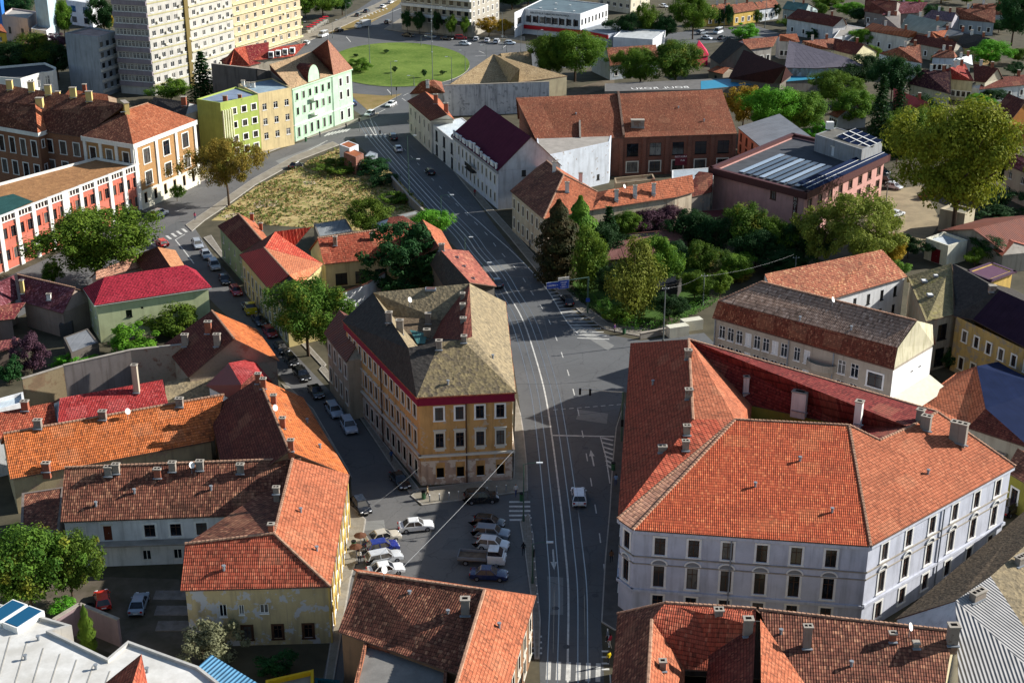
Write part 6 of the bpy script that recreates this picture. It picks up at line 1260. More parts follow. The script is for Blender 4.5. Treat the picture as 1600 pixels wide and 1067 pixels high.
for nm,lb,h,A,Bq,a,b,e,wl,rf in [
 ('cottage','yellow cottage with speckled tan roof on the far square',4.6,(1105,23),(1147,20),(1112,8),(1140,5),'gg','#c9a858',T_RUS),
 ('cottage','yellow ochre row cottage with brown windows on the far square',4.8,(1147,21),(1187,15),(1140,8),(1176,3),'gg','#cfae5c',T_RUS),
 ('cottage','white row cottage with tan roof beside the ochre cottage',4.8,(1187,15),(1219,10),(1180,4),(1211,-1),'gg','#c8cdd0',T_RUS),
 ('long_white_house','long white house with arched windows and dark red roof',5.6,(1228,29),(1302,42),(1247,14),(1318,28),'hg','#cccbc9',T_DRED),
 ('rust_roof_house','white ornamented house with rusty patched metal roof',6.0,(1347,47),(1418,59),(1363,36),(1433,50),'hh','#d2cdc0',corrug('#a8623c',1.2,.7)),
 ('cottage','brown roofed cottage with cream gable and two white chimneys',4.6,(1301,78),(1336,87),(1304,60),(1351,69),'gg','#cfc59c',T_DRED),
 ('cottage','faded red tiled cottage adjoining the cream gable',4.6,(1252,74),(1302,78),(1254,64),(1304,60),'gg','#b0a898',T_RUS),
 ('hip_house','pink brown hipped house with white veranda windows',5.6,(1400,92),(1441,99),(1404,74),(1438,70),'gh','#c3cdd2',T_RUS),
 ('hip_house','low pale blue walled house with brown hip roof',5.0,(1455,90),(1492,91),(1468,78),(1490,80),'hh','#aebccc',T_RUS),
 ('red_roof_house','long dark red roofed house with bent white stove pipe',4.6,(1420,66),(1490,80),(1433,54),(1495,66),'gg','#b0a898',T_DRED),
 ('orange_tile_house','orange tiled hip house in front of the slate barns',4.8,(1437,60),(1490,66),(1455,50),(1488,46),'hh','#b0a898',T_SCO),
 ('black_roof_house','black roofed house with ochre gable',5.2,(1490,73),(1535,78),(1506,52),(1547,60),'gg','#c9a878',SH_DRK),
 ('white_gable_house','white gabled house with grey snow guards',4.6,(1490,102),(1520,102),(1494,92),(1518,86),'gg','#d0d0cc',paint('#c5c8c6')),
 ('villa','cream villa with large dark hipped roof and bay window',5.8,(1420,131),(1486,147),(1442,109),(1485,111),'hh','#cfc4a0',tiles('#4c262c','#44222a','#2a1418',.2)),
 ('red_villa','red roofed villa wing behind the cream villa',6.0,(1487,124),(1522,127),(1485,106),(1508,100),'gg','#cfc4a0',tiles('#a43a32','#9a3630','#6a2420',.15)),
 ('red_villa','maroon roofed villa with white snow pipe gable',6.0,(1522,127),(1540,129),(1521,100),(1560,107),'gg','#d0c8b0',T_DRED),
 ('crimson_sheet_house','house with salmon red sheet roof behind the dark conifer',5.4,(1395,171),(1413,176),(1396,138),(1450,160),'gg','#cfb86a',sheet('#b4473f',1.5,0,.5,st=.15)),
 ('brick_garden_house','little orange roofed garden house among the shrubs',3.6,(1294,178),(1308,184),(1330,160),(1336,162),'gg','#b0b4b4',T_SCO),
 ('grey_slate_barn','wide grey slate roofed barn with satellite dishes',5.0,(1405,45),(1455,56),(1420,22),(1480,36),'gg','#5d5a56',sheet('#8d9488',1.2,0,.9)),
 ('grey_slate_barn','darker slate barn roof next to the dished barn',5.0,(1450,62),(1510,64),(1470,40),(1516,52),'gg','#5d5a56',sheet('#6a6e70',1.2,0,.9)),
 ('maroon_far_house','broad maroon roof at the top edge above the barns',5.0,(1350,18),(1400,26),(1352,-2),(1402,2),'gg','#8a8078',T_DRED),
 ('maroon_far_house','second maroon roof with white ridge line at the top edge',5.0,(1378,24),(1438,20),(1396,2),(1450,4),'gg','#8a8078',T_MAR),
 ('purple_far_house','mauve roofed far house with small dormers',4.8,(1440,28),(1488,34),(1456,16),(1494,20),'gg','#a8a4a8',tiles('#7d6a74','#6d5c66','#3c3038',.3)),
 ('brown_far_house','row of far brown roofs with white chimneys',4.8,(1495,30),(1555,36),(1494,12),(1556,14),'gg','#a8b0b4',T_RUS),
 ('brown_far_house','far brown roof touching the dark right hand trees',4.8,(1520,22),(1575,24),(1520,6),(1575,6),'gg','#a8b0b4',T_RUS),
 ('teal_far_house','far teal sheet roofed house behind the white long house',5.0,(1222,14),(1258,20),(1230,2),(1264,6),'gg','#9aa8a4',sheet('#5a7a72',1.0)),
 ('white_wall_house','house with long white yard wall near the right border',4.2,(1530,140),(1610,132),(1535,124),(1610,116),'gg','#d0d2d0',T_DRED),
 ('veranda_house','white house with flat dark terrace and grey lean roof',6.0,(1372,42),(1408,48),(1382,26),(1405,24),'gg','#c8ccce',sheet('#77706a',1.0)),
 ]:
    q=hs(lb,h,A,Bq,a,b,.7,e,wl,rf,nm)
    m_=(q.r[0]+q.r[1])/2
    for k in(.3,.75):
        p=q.r[0].lerp(q.r[1],k); mb=MB(); mb.box((p.x,p.y,p.z+.5),(.7,.7,1.9),LIGHTW if k<.5 else CHIMR); mb.box((p.x,p.y,p.z+1.5),(.85,.85,.12),CAPM); q.build(mb,'chimney',q.roof)
blockb('white_firewall_wall','long white yard wall beside the long white house',4,[(1302,60),(1350,52),(1352,44),(1318,38)],WSH,flat('#9a948a'),par=.1,cat='wall')
simple('garden_pavilion','brown curved roofed garden pavilion in the park',3.4,(944,407),(1030,398),(962,378),(1022,368),.4,'hh',plaster('#6d5f55'),sheet('#6a4640',1.2,0,.5),cat='pavilion',roof2=sheet('#6a4640',1.2,0,.5))
simple('garden_pavilion','second arched brown sheet roof behind the birch',3.6,(1012,385),(1078,372),(1025,362),(1075,355),.35,'gg',plaster('#6d5f55'),sheet('#7a5248',1.2,0,.5),cat='pavilion')
blockb('maroon_awning','dark maroon flat canopy behind the garden shrubs',3.6,[(1055,360),(1160,352),(1150,325),(1085,330)],plaster('#6d5f55'),paint('#4f2628',.7,.2),cat='canopy',par=.05)
blockb('solar_pergola','small black gridded pergola roof beside the birch',2.8,[(1026,448),(1058,444),(1066,432),(1030,430)],plaster('#3c3a38'),sheet('#23262c',.7,0,.4),cat='pergola',par=.04)
blockb('yellow_canopy','yellow sheet canopy in the hotel garden',2.8,[(1108,422),(1148,412),(1130,398),(1100,408)],plaster('#8a7d50'),sheet('#b5a45a',.6),cat='canopy',par=.04)
blockb('yellow_canopy','mottled yellow grey canopy next to the garden lamp',2.8,[(1126,402),(1160,410),(1175,398),(1142,390)],plaster('#8a7d50'),sheet('#9d9464',.8),cat='canopy',par=.04)
# kiosks near the roundabout
kq=blockb('red_kiosk','small brick red kiosk with rusty roof by the tram crossing',4.4,[(537,238),(556,246),(568,240),(550,232)],brick('#8a4636','#7a3e30'),flat('#a0603c','#8a5030',.8),cat='kiosk',par=.05,win=[(0,1,[(1.2,1.6)],1.4,'plain',WHITE),(1,1,[(1.2,1.6)],1.4,'plain',WHITE)])
blockb('white_kiosk','taller white kiosk with orange roof behind the brick red kiosk',5.2,[(530,226),(546,232),(560,226),(544,220)],WSH,flat('#a0603c','#8a5030',.8),cat='kiosk',par=.05)
blockb('grey_shelter','grey glazed tram shelter beside the kiosks',3.0,[(570,244),(582,248),(590,240),(578,236)],GREYM,flat('#9aa3a6'),cat='shelter',par=.05)
# ---------------------------------------------------------------- trees
LG=leafm('#46661e','#6b8428','#22360f'); LY=leafm('#6f7c26','#92962e','#3c4818'); LD=leafm('#22401f','#33552a','#10200e'); LA=leafm('#6d5f24','#8a7030','#3c3416',tip='#5a6a24'); LB=leafm('#6f7f2c','#8c9440','#3a4620'); LBR=leafm('#4f8a22','#6ea02e','#28501a'); LP=leafm('#4c3340','#63454f','#2a1c24'); LS=leafm('#77795a','#8d8f6c','#44482e'); LDR=leafm('#2f3a20','#4a3c22','#161c10'); LGA=leafm('#3f5c1e','#5c7426','#1e3010',tip='#94862e'); LYL=leafm('#a8922c','#c0a438','#5a4c18')
def tp(label,xb,yb,ytop,wpx,kind='broad',mat=None,var=0,name='tree',group=None,sx=1):
    P=G(xb,yb); s_=F/(P.y*cT+HC*sT); ht=max(1.2,HT(P,ytop)); return tree(name,label,P,ht,wpx/2/s_*1.3,kind,mat or LG,var,group,'tree' if kind!='bush' else 'shrub',sx)
TR=[('huge dark green lime tree hiding part of the red office building',152,445,330,165,'broad',LG,0),
('autumn brown chestnut on the dry lot corner',358,322,214,88,'loose',LA,1),('young round street tree by the school wall',277,315,290,22,'broad',LG,2),('young street tree on the pavement of the red building',63,400,378,24,'broad',LG,1),('low round street tree at the left kerb',82,446,410,34,'broad',LG,2),
('yellow green walnut beside the ochre building',482,556,438,124,'broad',LGA,2),('dense dark pine in the courtyard of the ochre building',628,462,348,112,'pine',LD,0),('broad bush tree at the end of the dry lot',580,376,314,66,'broad',LG,1),('light green tree by the tram street pole',672,372,330,60,'broad',LBR,0),('pale vine covered small tree behind the ochre roof',672,452,418,60,'broad',LG,2),('small grey leaved courtyard tree',560,430,402,36,'loose',LS,0),
('tall dark fir beside the yellow tower',320,165,76,56,'fir',LD,0),('leafy tree at the foot of the yellow tower',268,160,126,54,'broad',LG,1),
('dark grove tree at the far left',25,125,66,80,'broad',LD,0),('yellowing grove tree at the far left',62,122,52,64,'broad',LGA,1),('tree beside the grey slab block',92,125,70,52,'broad',LD,2),('reddish far left tree',90,85,52,44,'loose',LP,0),('tall green poplar by the white villa',102,62,2,32,'broad',LG,0),('dark tree at the tower side',165,60,-4,40,'broad',LD,1),('round tree in the far left corner',30,30,-8,46,'broad',LD,2),('yellow topped shrub tree above the slab block',172,52,22,24,'loose',LYL,1),
('spreading walnut over the yard with the red car',52,962,828,130,'broad',LGA,0),('smaller walnut next to the yard cars',115,945,838,84,'broad',LGA,2),
('slim columnar cypress by the white flat roof',141,1030,944,22,'cypress',LG,0),
('reddish dark thuja by the garden corner house',872,437,312,58,'cypress',LDR,0),('taller green thuja behind the reddish one',905,420,306,48,'cypress',LG,1),('bright green ginkgo in the park corner',918,455,350,68,'birch',leafm('#4a6a22','#72862c','#263a12'),0),('weeping birch in the middle of the park',990,496,368,86,'birch',LB,1),('dark conifer behind the park ginkgo',950,400,318,50,'fir',LD,0),
('purple leaved plum by the orange house wall',995,375,322,66,'broad',LP,1),('purple leaved plum nearer the pink hotel',1038,372,320,56,'broad',LP,0),('round dark green garden tree',1112,400,335,58,'broad',LD,1),('dark leafy tree beside the gridded pergola',1052,438,380,60,'broad',LD,0),('yellow green maple by the yellow canopy',1098,442,376,46,'broad',LGA,1),('yellow tipped tree under the pink hotel wall',1160,402,318,70,'broad',LGA,2),('dark tree at the hotel corner',1205,410,342,60,'broad',LG,0),('shrubby dark tree behind the mansard block',1225,428,390,70,'broad',LD,2),
('dark yew beside the garden pavilion',935,415,350,60,'broad',LD,2),('deep green maple behind the birch',1030,452,372,60,'broad',LG,1),('dark laurel tree at the hedge corner',955,470,415,44,'broad',LD,0),('green garden tree above the pavilion roof',975,385,330,50,'broad',LG,0),('dark tree between the plums and the hotel',1075,395,330,60,'broad',LD,2),('green tree at the garden lamp',1150,440,395,54,'broad',LG,1),('dark tree over the yellow canopies',1180,420,360,60,'broad',LD,0),('garden tree by the power pole',1085,470,425,44,'broad',LG,2),('dark hedge tree behind the utility blocks',1045,500,460,50,'broad',LD,1),('low tree at the mansard block corner',1125,465,425,40,'broad',LG,0),('dark tree under the hotel balcony',1255,415,350,60,'broad',LD,1),('large yellow green acacia in front of the hotel',1345,430,300,120,'loose',LB,2),('smaller yellow green acacia at the hotel corner',1275,425,318,80,'loose',LB,0),('golden bush by the pale orange shed roof',1395,420,365,44,'broad',LYL,0),('giant golden plane tree of the car park',1488,372,156,172,'broad',LY,0),('dark clipped round bush by the garage',1418,404,368,44,'broad',LD,1),('yellow dark tree left of the plane tree',1420,270,170,70,'broad',LG,2),('dark tree at the back of the hotel car park',1400,262,205,50,'broad',LD,0),('green tree behind the plane tree crown',1430,240,165,64,'broad',LG,1),('dark yard tree right of the plane tree',1560,300,235,56,'broad',LD,2),('dark yard tree under the orange walled house',1545,262,205,50,'broad',LG,0),('shade tree at the kiosk back',1555,332,290,50,'broad',LD,1),('garden tree by the salmon sheet roof',1440,200,150,50,'broad',LD,2),('ivy covered tree beside the white garage',1545,410,368,64,'broad',LD,0),('pale small tree in front of the ivy',1522,418,388,28,'broad',LG,1),
('golden green tree right behind the factory',1160,205,132,64,'loose',LYL,0),('bright green spreading tree behind the factory',1195,215,132,80,'broad',LBR,1),('deep green tree by the slate roofed pink house',1248,212,142,78,'broad',LG,2),('low bright bush behind the penthouse',1285,222,188,50,'bush',LBR,0),
('dark fir standing over the garden house',1370,235,108,50,'fir',LD,0),('second dark fir near the salmon roof',1400,215,118,44,'fir',LD,0),('big dark garden tree behind the hotel',1300,172,112,72,'broad',LG,0),('blue green garden tree by the pink brown house',1392,160,88,60,'broad',LD,2),('dark spreading yard tree in front of the grey ruin',1345,140,88,60,'broad',LD,1),('leafy yard tree beside the dark firs',1335,200,140,60,'broad',LG,2),
('large twin tree behind the peeling party wall',858,130,56,64,'broad',LG,0),('larger leafy tree beside its twin',898,128,44,84,'broad',LG,1),('autumn tinted row tree by the brown cottage',1000,140,76,72,'broad',LG,2),('bronze tinted row tree by the market tent',1055,140,64,80,'broad',LGA,0),
('dark square tree before the white market hall',975,68,20,38,'broad',LD,1),('bare stemmed plane on the far square',1010,66,4,44,'loose',LG,0),('dark leafy tree on the far square',1038,66,24,36,'broad',LD,2),('tall dense tree beside the yellow cottages',1082,62,-12,58,'broad',LG,1),('bright green clipped bush at the far car park',1165,62,36,50,'bush',LBR,0),
('yellow autumn tree at the far pavement',764,58,26,38,'loose',LYL,0),('second yellow autumn tree at the far pavement',788,56,30,26,'loose',LYL,1),
('slim dark street tree before the grey apartment house',637,52,16,16,'broad',LD,0),('slim dark street tree at the second bay of the grey house',656,54,18,18,'broad',LD,1),('street tree in the middle of the grey house front',683,56,18,16,'broad',LD,2),('broad street tree near the sunlit end wall',706,60,24,20,'broad',LG,0),('street tree at the corner of the grey house',727,60,26,14,'broad',LG,1),
('large park tree beyond the cream slab',505,28,-16,52,'broad',LG,1),('dark park tree by the tram strip',535,24,-14,44,'broad',LD,0),('light park tree between parked cars',478,30,-6,30,'loose',LG,2),('street tree under the cream slab',447,52,30,14,'broad',LG,0),('second street tree under the cream slab',461,50,28,14,'broad',LG,1),
('lime yellow tree above the villa',1545,108,64,56,'broad',LBR,2),('massive dark tree at the right border',1580,72,-14,66,'broad',LD,0),('olive tree behind the dark border tree',1600,40,-14,50,'broad',LG,1),('yellow bush tree above the long white house',1330,30,4,40,'broad',LBR,0),('hedge tree at the top edge',1290,14,-10,50,'bush',LG,0),('small garden tree between brown roofs',1500,48,20,24,'broad',LG,2),('garden tree by the right border houses',1590,100,74,34,'broad',LG,1),('shade tree next to the villa bay window',1545,160,138,44,'broad',LD,1),('garden shrub by the yard wall',1576,146,128,36,'bush',LG,0),('golden tree at the top right edge',1470,6,-16,60,'loose',LYL,0),('street tree on the far cottage pavement',1122,46,14,16,'broad',LD,1),('dark street tree by the ochre cottage',1139,46,8,16,'broad',LD,2),('yellow green street tree by the ochre cottage',1182,42,16,14,'broad',LGA,0),('dark street tree by the white cottage',1210,30,6,14,'broad',LD,1),('bush under the long white house',1268,62,44,24,'bush',LD,0),
('far grove tree above the shopping hall',800,16,-20,60,'broad',LD,0),('far grove tree left of the hall',825,10,-20,50,'broad',LD,2),
]
rg=random.Random(11)
FT=[('yard tree between the far right roofs','far yard trees')]
for x,y in((1235,48),(1290,54),(1340,36),(1395,36),(1455,38),(1480,66),(1505,88),(1560,52),(1470,104),(1410,120),(1345,74),(1360,98),(1285,92),(1250,140),(1210,140),(1450,158),(1530,172),(1590,180),(1545,215),(1585,120),(1130,34),(1280,30),(1420,14),(1510,8),(1180,134)):
    tp('small green yard tree squeezed between the far house roofs',x,y,y-rg.uniform(16,30),rg.uniform(20,36),'broad',rg.choice((LG,LD,LBR,LGA)),rg.randrange(3),group='yard trees between the far houses')
for t_ in TR: tp(*t_[:5],kind=t_[5],mat=t_[6],var=t_[7])
BU=[('green climbing shrub against the pale green house',205,555,500,80,LBR),('taller shrub beside the street end of the pale green house',278,525,472,80,LG),('purple leaved bush in the overgrown yard',50,580,518,50,LP),('dark green bush in the overgrown yard corner',15,600,555,44,LD),('yellow green bush at the foot of the plastered wall',115,575,552,50,LBR),('silver leaved bush by the blue sheet shed',328,1040,972,84,LS),('dark bush at the yellow outbuilding',425,1055,1015,60,LD),('low hedge bush between lot and tram street',540,266,246,70,LG),('dark bush on the tram side of the lot',585,272,246,60,LD),('bush at the tram pole',622,318,300,46,LG),('dark shrub strip at the lot edge',600,290,270,44,LD),('flower bush bed of the roundabout lawn',563,112,90,36,LG),('orange tinted hedge by the beige block entrance',1140,438,420,60,LA),('bush beside the garage wall',1400,430,408,40,LG),('low dark hedge behind the kiosk',1560,345,322,70,LD),('terrace plants behind the white awning',1455,606,588,50,LDR),('fir like shrub in the passage yard',1480,575,545,34,LD),('courtyard bush between red roofs',545,428,410,30,LD),('small tree tub in the courtyard',508,440,424,16,LG),('yard weeds by the red car',100,960,935,40,LBR),('dark laurel under the birch',960,505,478,40,LG)]
for k,(lb,x,y,yt,wp,m_) in enumerate(BU): tp(lb,x,y,yt,wp,'bush',m_,k%3,'shrub')
# clipped hedge around the park
def hedge(label,pts,wd,h,m_):
    P=cat(pts,6); mb=MB(); mb.mats=[m_]; r=random.Random(5)
    for a,b in zip(P,P[1:]):
        d=(b-a); L=d.length; n=int(L*70); N=Vector((d.y,-d.x,0)).normalized()
        for _ in range(n):
            x_=r.uniform(-1,1); z=r.uniform(.05,1)
            if abs(x_)<.8 and z<.85: x_=math.copysign(.95,x_)
            p=a+d*r.random()+N*(x_*wd/2)+Vector((0,0,z*h)); leafquad(mb,p,(N*x_+Vector((r.uniform(-.5,.5),r.uniform(-.5,.5),z))).normalized(),.3,m_,r)
    return tag(mb.build('hedge'),label,'hedge')
hedge('clipped green hedge around the park corner',[(935,470),(960,500),(1000,515),(1060,498),(1115,470)],2.0,1.7,leafm('#3f6a22','#557f2a','#1f3812'))
hedge('dark hedge along the tram side of the park',[(868,432),(900,462),(935,490)],1.2,1.2,LD)
# ---------------------------------------------------------------- cars
CW,CS,CK,CB,CR='#d9dad8','#9aa0a6','#15171a','#1c2a52','#a01820'
CL=[('sedan',CW,'white sedan crossing the square',(650,827),(690,823)),('sedan','#b5ad9c','champagne sedan first in the diagonal row by the parasols',(599,845),(640,836)),('hatch','#1a2a78','royal blue hatchback in the diagonal row by the parasols',(598,860),(640,852)),('wagon','#b9bcbc','silver estate in the diagonal row by the parasols',(600,877),(640,869)),('sedan',CW,'white car last in the row, half behind the brown roof',(603,896),(640,890)),
('hatch',CK,'black hatchback first in the shaded row by the zebra',(764,822),(810,826)),('wagon','#77828c','grey blue estate with roof rails in the shaded row',(768,838),(810,842)),('hatch',CW,'white hatchback between grey estate and flatbed truck',(770,856),(810,860)),('sedan',CB,'dark blue saloon beside the flatbed truck',(764,903),(810,905)),('suv',CK,'black car parked against the ochre front',(752,783),(800,780)),
('sedan',CK,'black car parked at the ochre corner',(625,756),(640,775)),('hatch',CK,'black hatchback at the orange house corner',(565,796),(578,815)),('suv','#a9b4c0','silver off roader parked along the ochre side',(545,671),(553,685)),('wagon','#9aa6b2','silver estate ahead of the silver off roader',(522,646),(532,660)),('sedan',CK,'black saloon below the grey tenement',(494,617),(505,632)),('wagon',CK,'black estate in the shaded row by the tenement',(472,590),(483,603)),('hatch','#26282c','charcoal hatchback deep in the shaded street',(455,568),(465,580)),('sedan',CK,'black saloon near the walnut shade',(440,548),(450,560)),('hatch',CR,'crimson hatchback under the walnut',(422,524),(431,535)),('sedan',CK,'black car behind the yellow pickup',(405,505),(412,514)),
('hatch',CR,'crimson car parked beyond the yellow pickup',(369,459),(377,470)),('sedan',CK,'black saloon beside the crimson roofed house',(351,441),(358,452)),('suv',CS,'silver car with roof rack by the green row house',(335,419),(342,430)),('sedan',CS,'silver saloon second from the zebra crossing',(322,402),(329,412)),('wagon',CS,'silver blue estate nearest the zebra crossing',(309,386),(315,396)),('hatch','#c01c24','bright red car behind the tan gable',(253,384),(243,376)),('hatch','#3c4448','dark car at the wall of the red office building',(217,338),(240,328)),('suv','#e4e4e0','white crossover in front of the school',(249,338),(268,330)),
('suv','#dfe3e6','white car driving away along the tram rails',(904,782),(900,740)),('wagon','#202a36','dark car with roof rails on the hatched zone',(886,474),(872,452)),('sedan','#2a3a4c','dark blue car beside the pink sheet roof',(776,446),(760,424)),('sedan',CW,'white car on the shaded tram street',(622,236),(612,222)),('suv',CK,'dark van like car at the tram crossing',(614,218),(605,205)),('hatch',CK,'dark car in the shade of the purple roof',(672,272),(660,258)),('sedan','#e4e4e0','white car turning off the roundabout',(611,166),(590,176)),('hatch','#e4e4e0','white hatchback beside the traffic island',(578,181),(560,190)),('hatch','#2a5a9a','blue car behind the mint house',(551,165),(545,158)),('sedan',CK,'black car on the street by the beige house',(463,262),(490,252)),
('hatch','#c8301c','red hatchback in the weedy yard',(161,943),(158,925)),('sedan','#8a98a6','silver blue saloon in the weedy yard',(218,949),(226,925)),
('hatch','#e4e4e0','white car near the delivery van',(479,70),(492,62)),('hatch',CK,'dark car between van and tram strip',(530,50),(545,46)),('sedan',CK,'dark saloon parked on the tram avenue',(560,26),(575,20)),('sedan','#39414c','grey saloon parked on the tram avenue',(573,20),(586,14)),('sedan','#e4e4e0','white saloon parked on the tram avenue',(598,13),(612,7)),('sedan','#e4e4e0','white saloon at the top of the tram avenue',(610,6),(624,0)),('hatch',CK,'dark car entering the roundabout shade',(607,37),(620,33)),('sedan',CK,'dark car before the grey apartment house',(638,58),(650,59)),('suv','#77828c','grey car before the grey apartment house',(672,60),(685,61)),('sedan',CK,'black car near the red van',(698,63),(712,64)),('suv',CR,'red car before the sunlit end wall',(720,62),(735,62)),('hatch','#dfe6ea','white car rounding the roundabout',(727,71),(742,72)),('hatch','#cfd4d8','white car first in the far parking row',(744,64),(748,58)),('sedan','#cfd4d8','silver car second in the far parking row',(761,66),(766,60)),('suv','#cfd4d8','white car third in the far parking row',(776,68),(782,62)),('hatch','#dfe6ea','white car at the hall kerb',(797,70),(812,70)),
('sedan','#cfd4d8','white car parked by the clipped bush',(1104,62),(1118,64)),('suv','#8a9298','grey car beside the minibus',(1097,54),(1110,52)),('sedan','#39414c','dark car next to the minibus',(1128,62),(1142,58)),('sedan','#cfd4d8','white car on the far upper street',(1037,12),(1048,14)),('suv','#1f3a48','dark teal car in the hotel car park',(1376,272),(1392,276)),('suv',CK,'black car in the hotel car park',(1384,285),(1400,288)),('hatch','#b5babd','silver car in the hotel car park',(1396,295),(1410,298)),('hatch','#b01c20','red car under the plane tree',(1448,310),(1462,306)),('sedan','#cfd4d8','white car at the acacia edge',(1400,338),(1412,334)),('suv','#2a1c24','dark car by the olive house',(1577,800),(1590,792)),('hatch','#7a1c24','dark red car behind the peeling party wall',(862,128),(876,127)),('hatch','#4c1c2c','maroon car by the orange walled house',(1572,228),(1590,224))]
for k in CL: car(*k)
car('van','#e2e4e4','white delivery van arriving at the roundabout',(505,58),(494,62)); car('van','#dfe3e6','white minibus at the far car park',(1122,53),(1108,58))
truck('white flatbed truck with crew cab in the shaded row',(752,879),(800,882)); truck('yellow pickup with open bed in the side street',(389,486),(398,500),'#c9b01c','flat',2.4,name='yellow_pickup'); truck('grey box lorry leaving the roundabout',(566,44),(550,46),'#cfd4d8','box',4.0,flat('#c5c6c4'),'box_lorry')
# ---------------------------------------------------------------- poles, lamps, signs, wires
def lampp(label,xb,yb,yt,to=None,arm=2.0,**k): P=G(xb,yb); return lamp(label,(xb,yb),max(3,HT(P,yt)),arm,to,**k)
LB1='green lamp post with long arm beside the tram street'
for xb,yb,yt,to,am in((818,815,725,(845,815),1.6),(832,912,849,(860,912),1.6),(690,366,306,(708,366),1.9),(640,322,250,(660,322),1.8),(727,412,372,None,.8),(755,460,412,None,.8),(638,265,213,(650,265),1.4)): lampp(LB1,xb,yb,yt,to,am,group='lamps along the tram street')
LB2='slim grey lamp post at the roundabout'
for xb,yb,yt,to in((612,150,97,(622,150)),(706,128,90,(698,128)),(727,113,80,(720,113)),(760,110,72,(752,110)),(697,60,12,(690,60)),(785,78,20,(778,78)),(792,82,58,(786,82)),(658,72,57,None),(520,60,32,None),(541,30,6,None),(614,44,14,None),(471,68,35,None),(647,135,122,(640,135)),(814,82,40,(806,82)),(840,72,48,None)): lampp(LB2,xb,yb,yt,to,1.2,mat=POLG,group='lamps at the roundabout')
# roof furniture: satellite dishes, vents, membrane seams
for q,pts in((g22,((60,1000),(150,1045),(230,1050),(40,1030))),(g12,((700,600),(770,560))),(g30,((1250,500),(1330,515))),(g6,((210,770),(330,765),(150,790))),(g7,((480,660),(500,700))),(g6b,((470,800),(495,860),(350,890))),(g5,((640,930),(700,960),(780,980))),(g1,((1250,720),(1180,760),(1450,740),(1020,600),(1300,800))),(g27,((900,180),(1060,170),(1100,190))),(g3,((1330,1040),(1220,990)))):
    for x,y in pts:
        p_=q.hit(x,y)
        if p_ is None: continue
        m=MB(); m.cyl(p_-Vector((0,0,.2)),.14,.65,GREYM,7); m.cyl(p_+Vector((0,0,.45)),.22,.12,GREYM,7); q.build(m,'roof_vent',q.roof)
for k in range(9):
    a_=g22.hit(-10+k*26,985+k*9); b_=g22.hit(-30+k*26,1060+k*6)
    if a_ and b_: m=MB(); m.bar(a_+Vector((0,0,.02)),b_+Vector((0,0,.02)),.12,.03,flat('#a8a49a')); g22.build(m,'membrane_seam',g22.roof)
def dish(q,x,y):
    p_=q.hit(x,y)
    if p_ is None: return
    m=MB(); m.cyl(p_-Vector((0,0,.2)),.03,1.3,GREYM,5); c0=p_+Vector((.0,.1,1.1)); ax_=Vector((.75,-.5,.4)).normalized(); S=ax_.orthogonal().normalized();U=ax_.cross(S); R_=[c0+ax_*.12+(S*math.cos(t*.6283)+U*math.sin(t*.6283))*.42 for t in range(10)]
    for t in range(10): m.face([R_[t],R_[(t+1)%10],c0],WHITE)
    q.build(m,'satellite_dish',q.roof)
for q,x,y in((g6,300,740),(g8,200,655),(g12,640,480),(g30,1300,480),(g32b,1600,500),(g26,975,300),(g3,1420,995),(g5,600,905),(g7,430,650)): dish(q,x,y)
pole('tall floodlight mast with clamp boxes on the roundabout lawn',(676,128),26,POLG,None,'floodlight_mast',0,'mast',7); pole('plain steel pole in the middle of the roundabout lawn',(578,100),12,POLG,None,'steel_pole',0)
for k,(lb,xb,yb,yt) in enumerate((('concrete power pole by the park hedge',1036,536,448),('concrete power pole at the mansard block corner',1098,478,428),('power pole behind the mansard block',1241,440,400),('steel pole beside the hotel car park',1384,318,285),('power pole by the yellow cottages',1131,46,2),('power pole before the white cottage',1195,44,-2),('power pole beside the long white house',1271,50,16),('power pole in front of the stepped wall',1320,64,28),('pole at the clipped bush',962,72,40))): P=G(xb,yb); pole(lb,(xb,yb),max(5,HT(P,yt)),POLG)
# blue direction gantry
P=G(918,490); gt=thing('sign_gantry','green gantry with two blue direction signs over the tram street','sign',P); h=HT(P,433); m=MB(); m.cyl((0,0,0),.16,h,POLE,8); o=m.build('post',None); o.parent=gt
Q=G(853,442,h-.2)-P; m=MB(); m.tube([(0,0,h-.05),(Q.x,Q.y,h-.3)],.1,POLE,6); o=m.build('arm',None);o.parent=gt
dv=Vector((Q.x,Q.y,0)).normalized(); BLU=paint('#123f9a',.4,.4); ax=-dv
def board(cx,wd,hh,z,txts,m_,nm='sign_board'):
    m=MB(); c_=dv*cx+Vector((0,0,z)); m.box(c_+Vector((0,-.16,0)),(wd,.06,hh),m_,0,ax); m.box(c_+Vector((0,-.125,0)),(wd+.1,.04,hh+.1),WHITE,0,ax); o=m.build(nm,None); o.parent=gt
    nn=Vector((ax.y,-ax.x,0))
    for s_,dz,sz in txts:
        t_=text(s_,c_+Vector((0,-.16,0))+nn*.05+Vector((0,0,dz)),sz,wallrot(ax),WHITE if m_ is BLU else DARK); t_.parent=gt
LQ=Vector((Q.x,Q.y,0)).length
board(LQ-1.2,2.1,1.1,h-.75,[('CENTRU >',-.15,.4)],BLU); board(LQ-3.2,1.9,1.5,h-.8,[('ORADEA',.3,.3),('ARAD',-.1,.3),('< DEVA >',-.5,.3)],BLU); board(LQ-3.2,1.9,.45,h+.25,[('TIR',-.12,.3)],OFFW)
m=MB(); m.box((0,-.2,2.6),(.7,.05,.7),BLU); o=m.build('round_sign',None);o.parent=gt
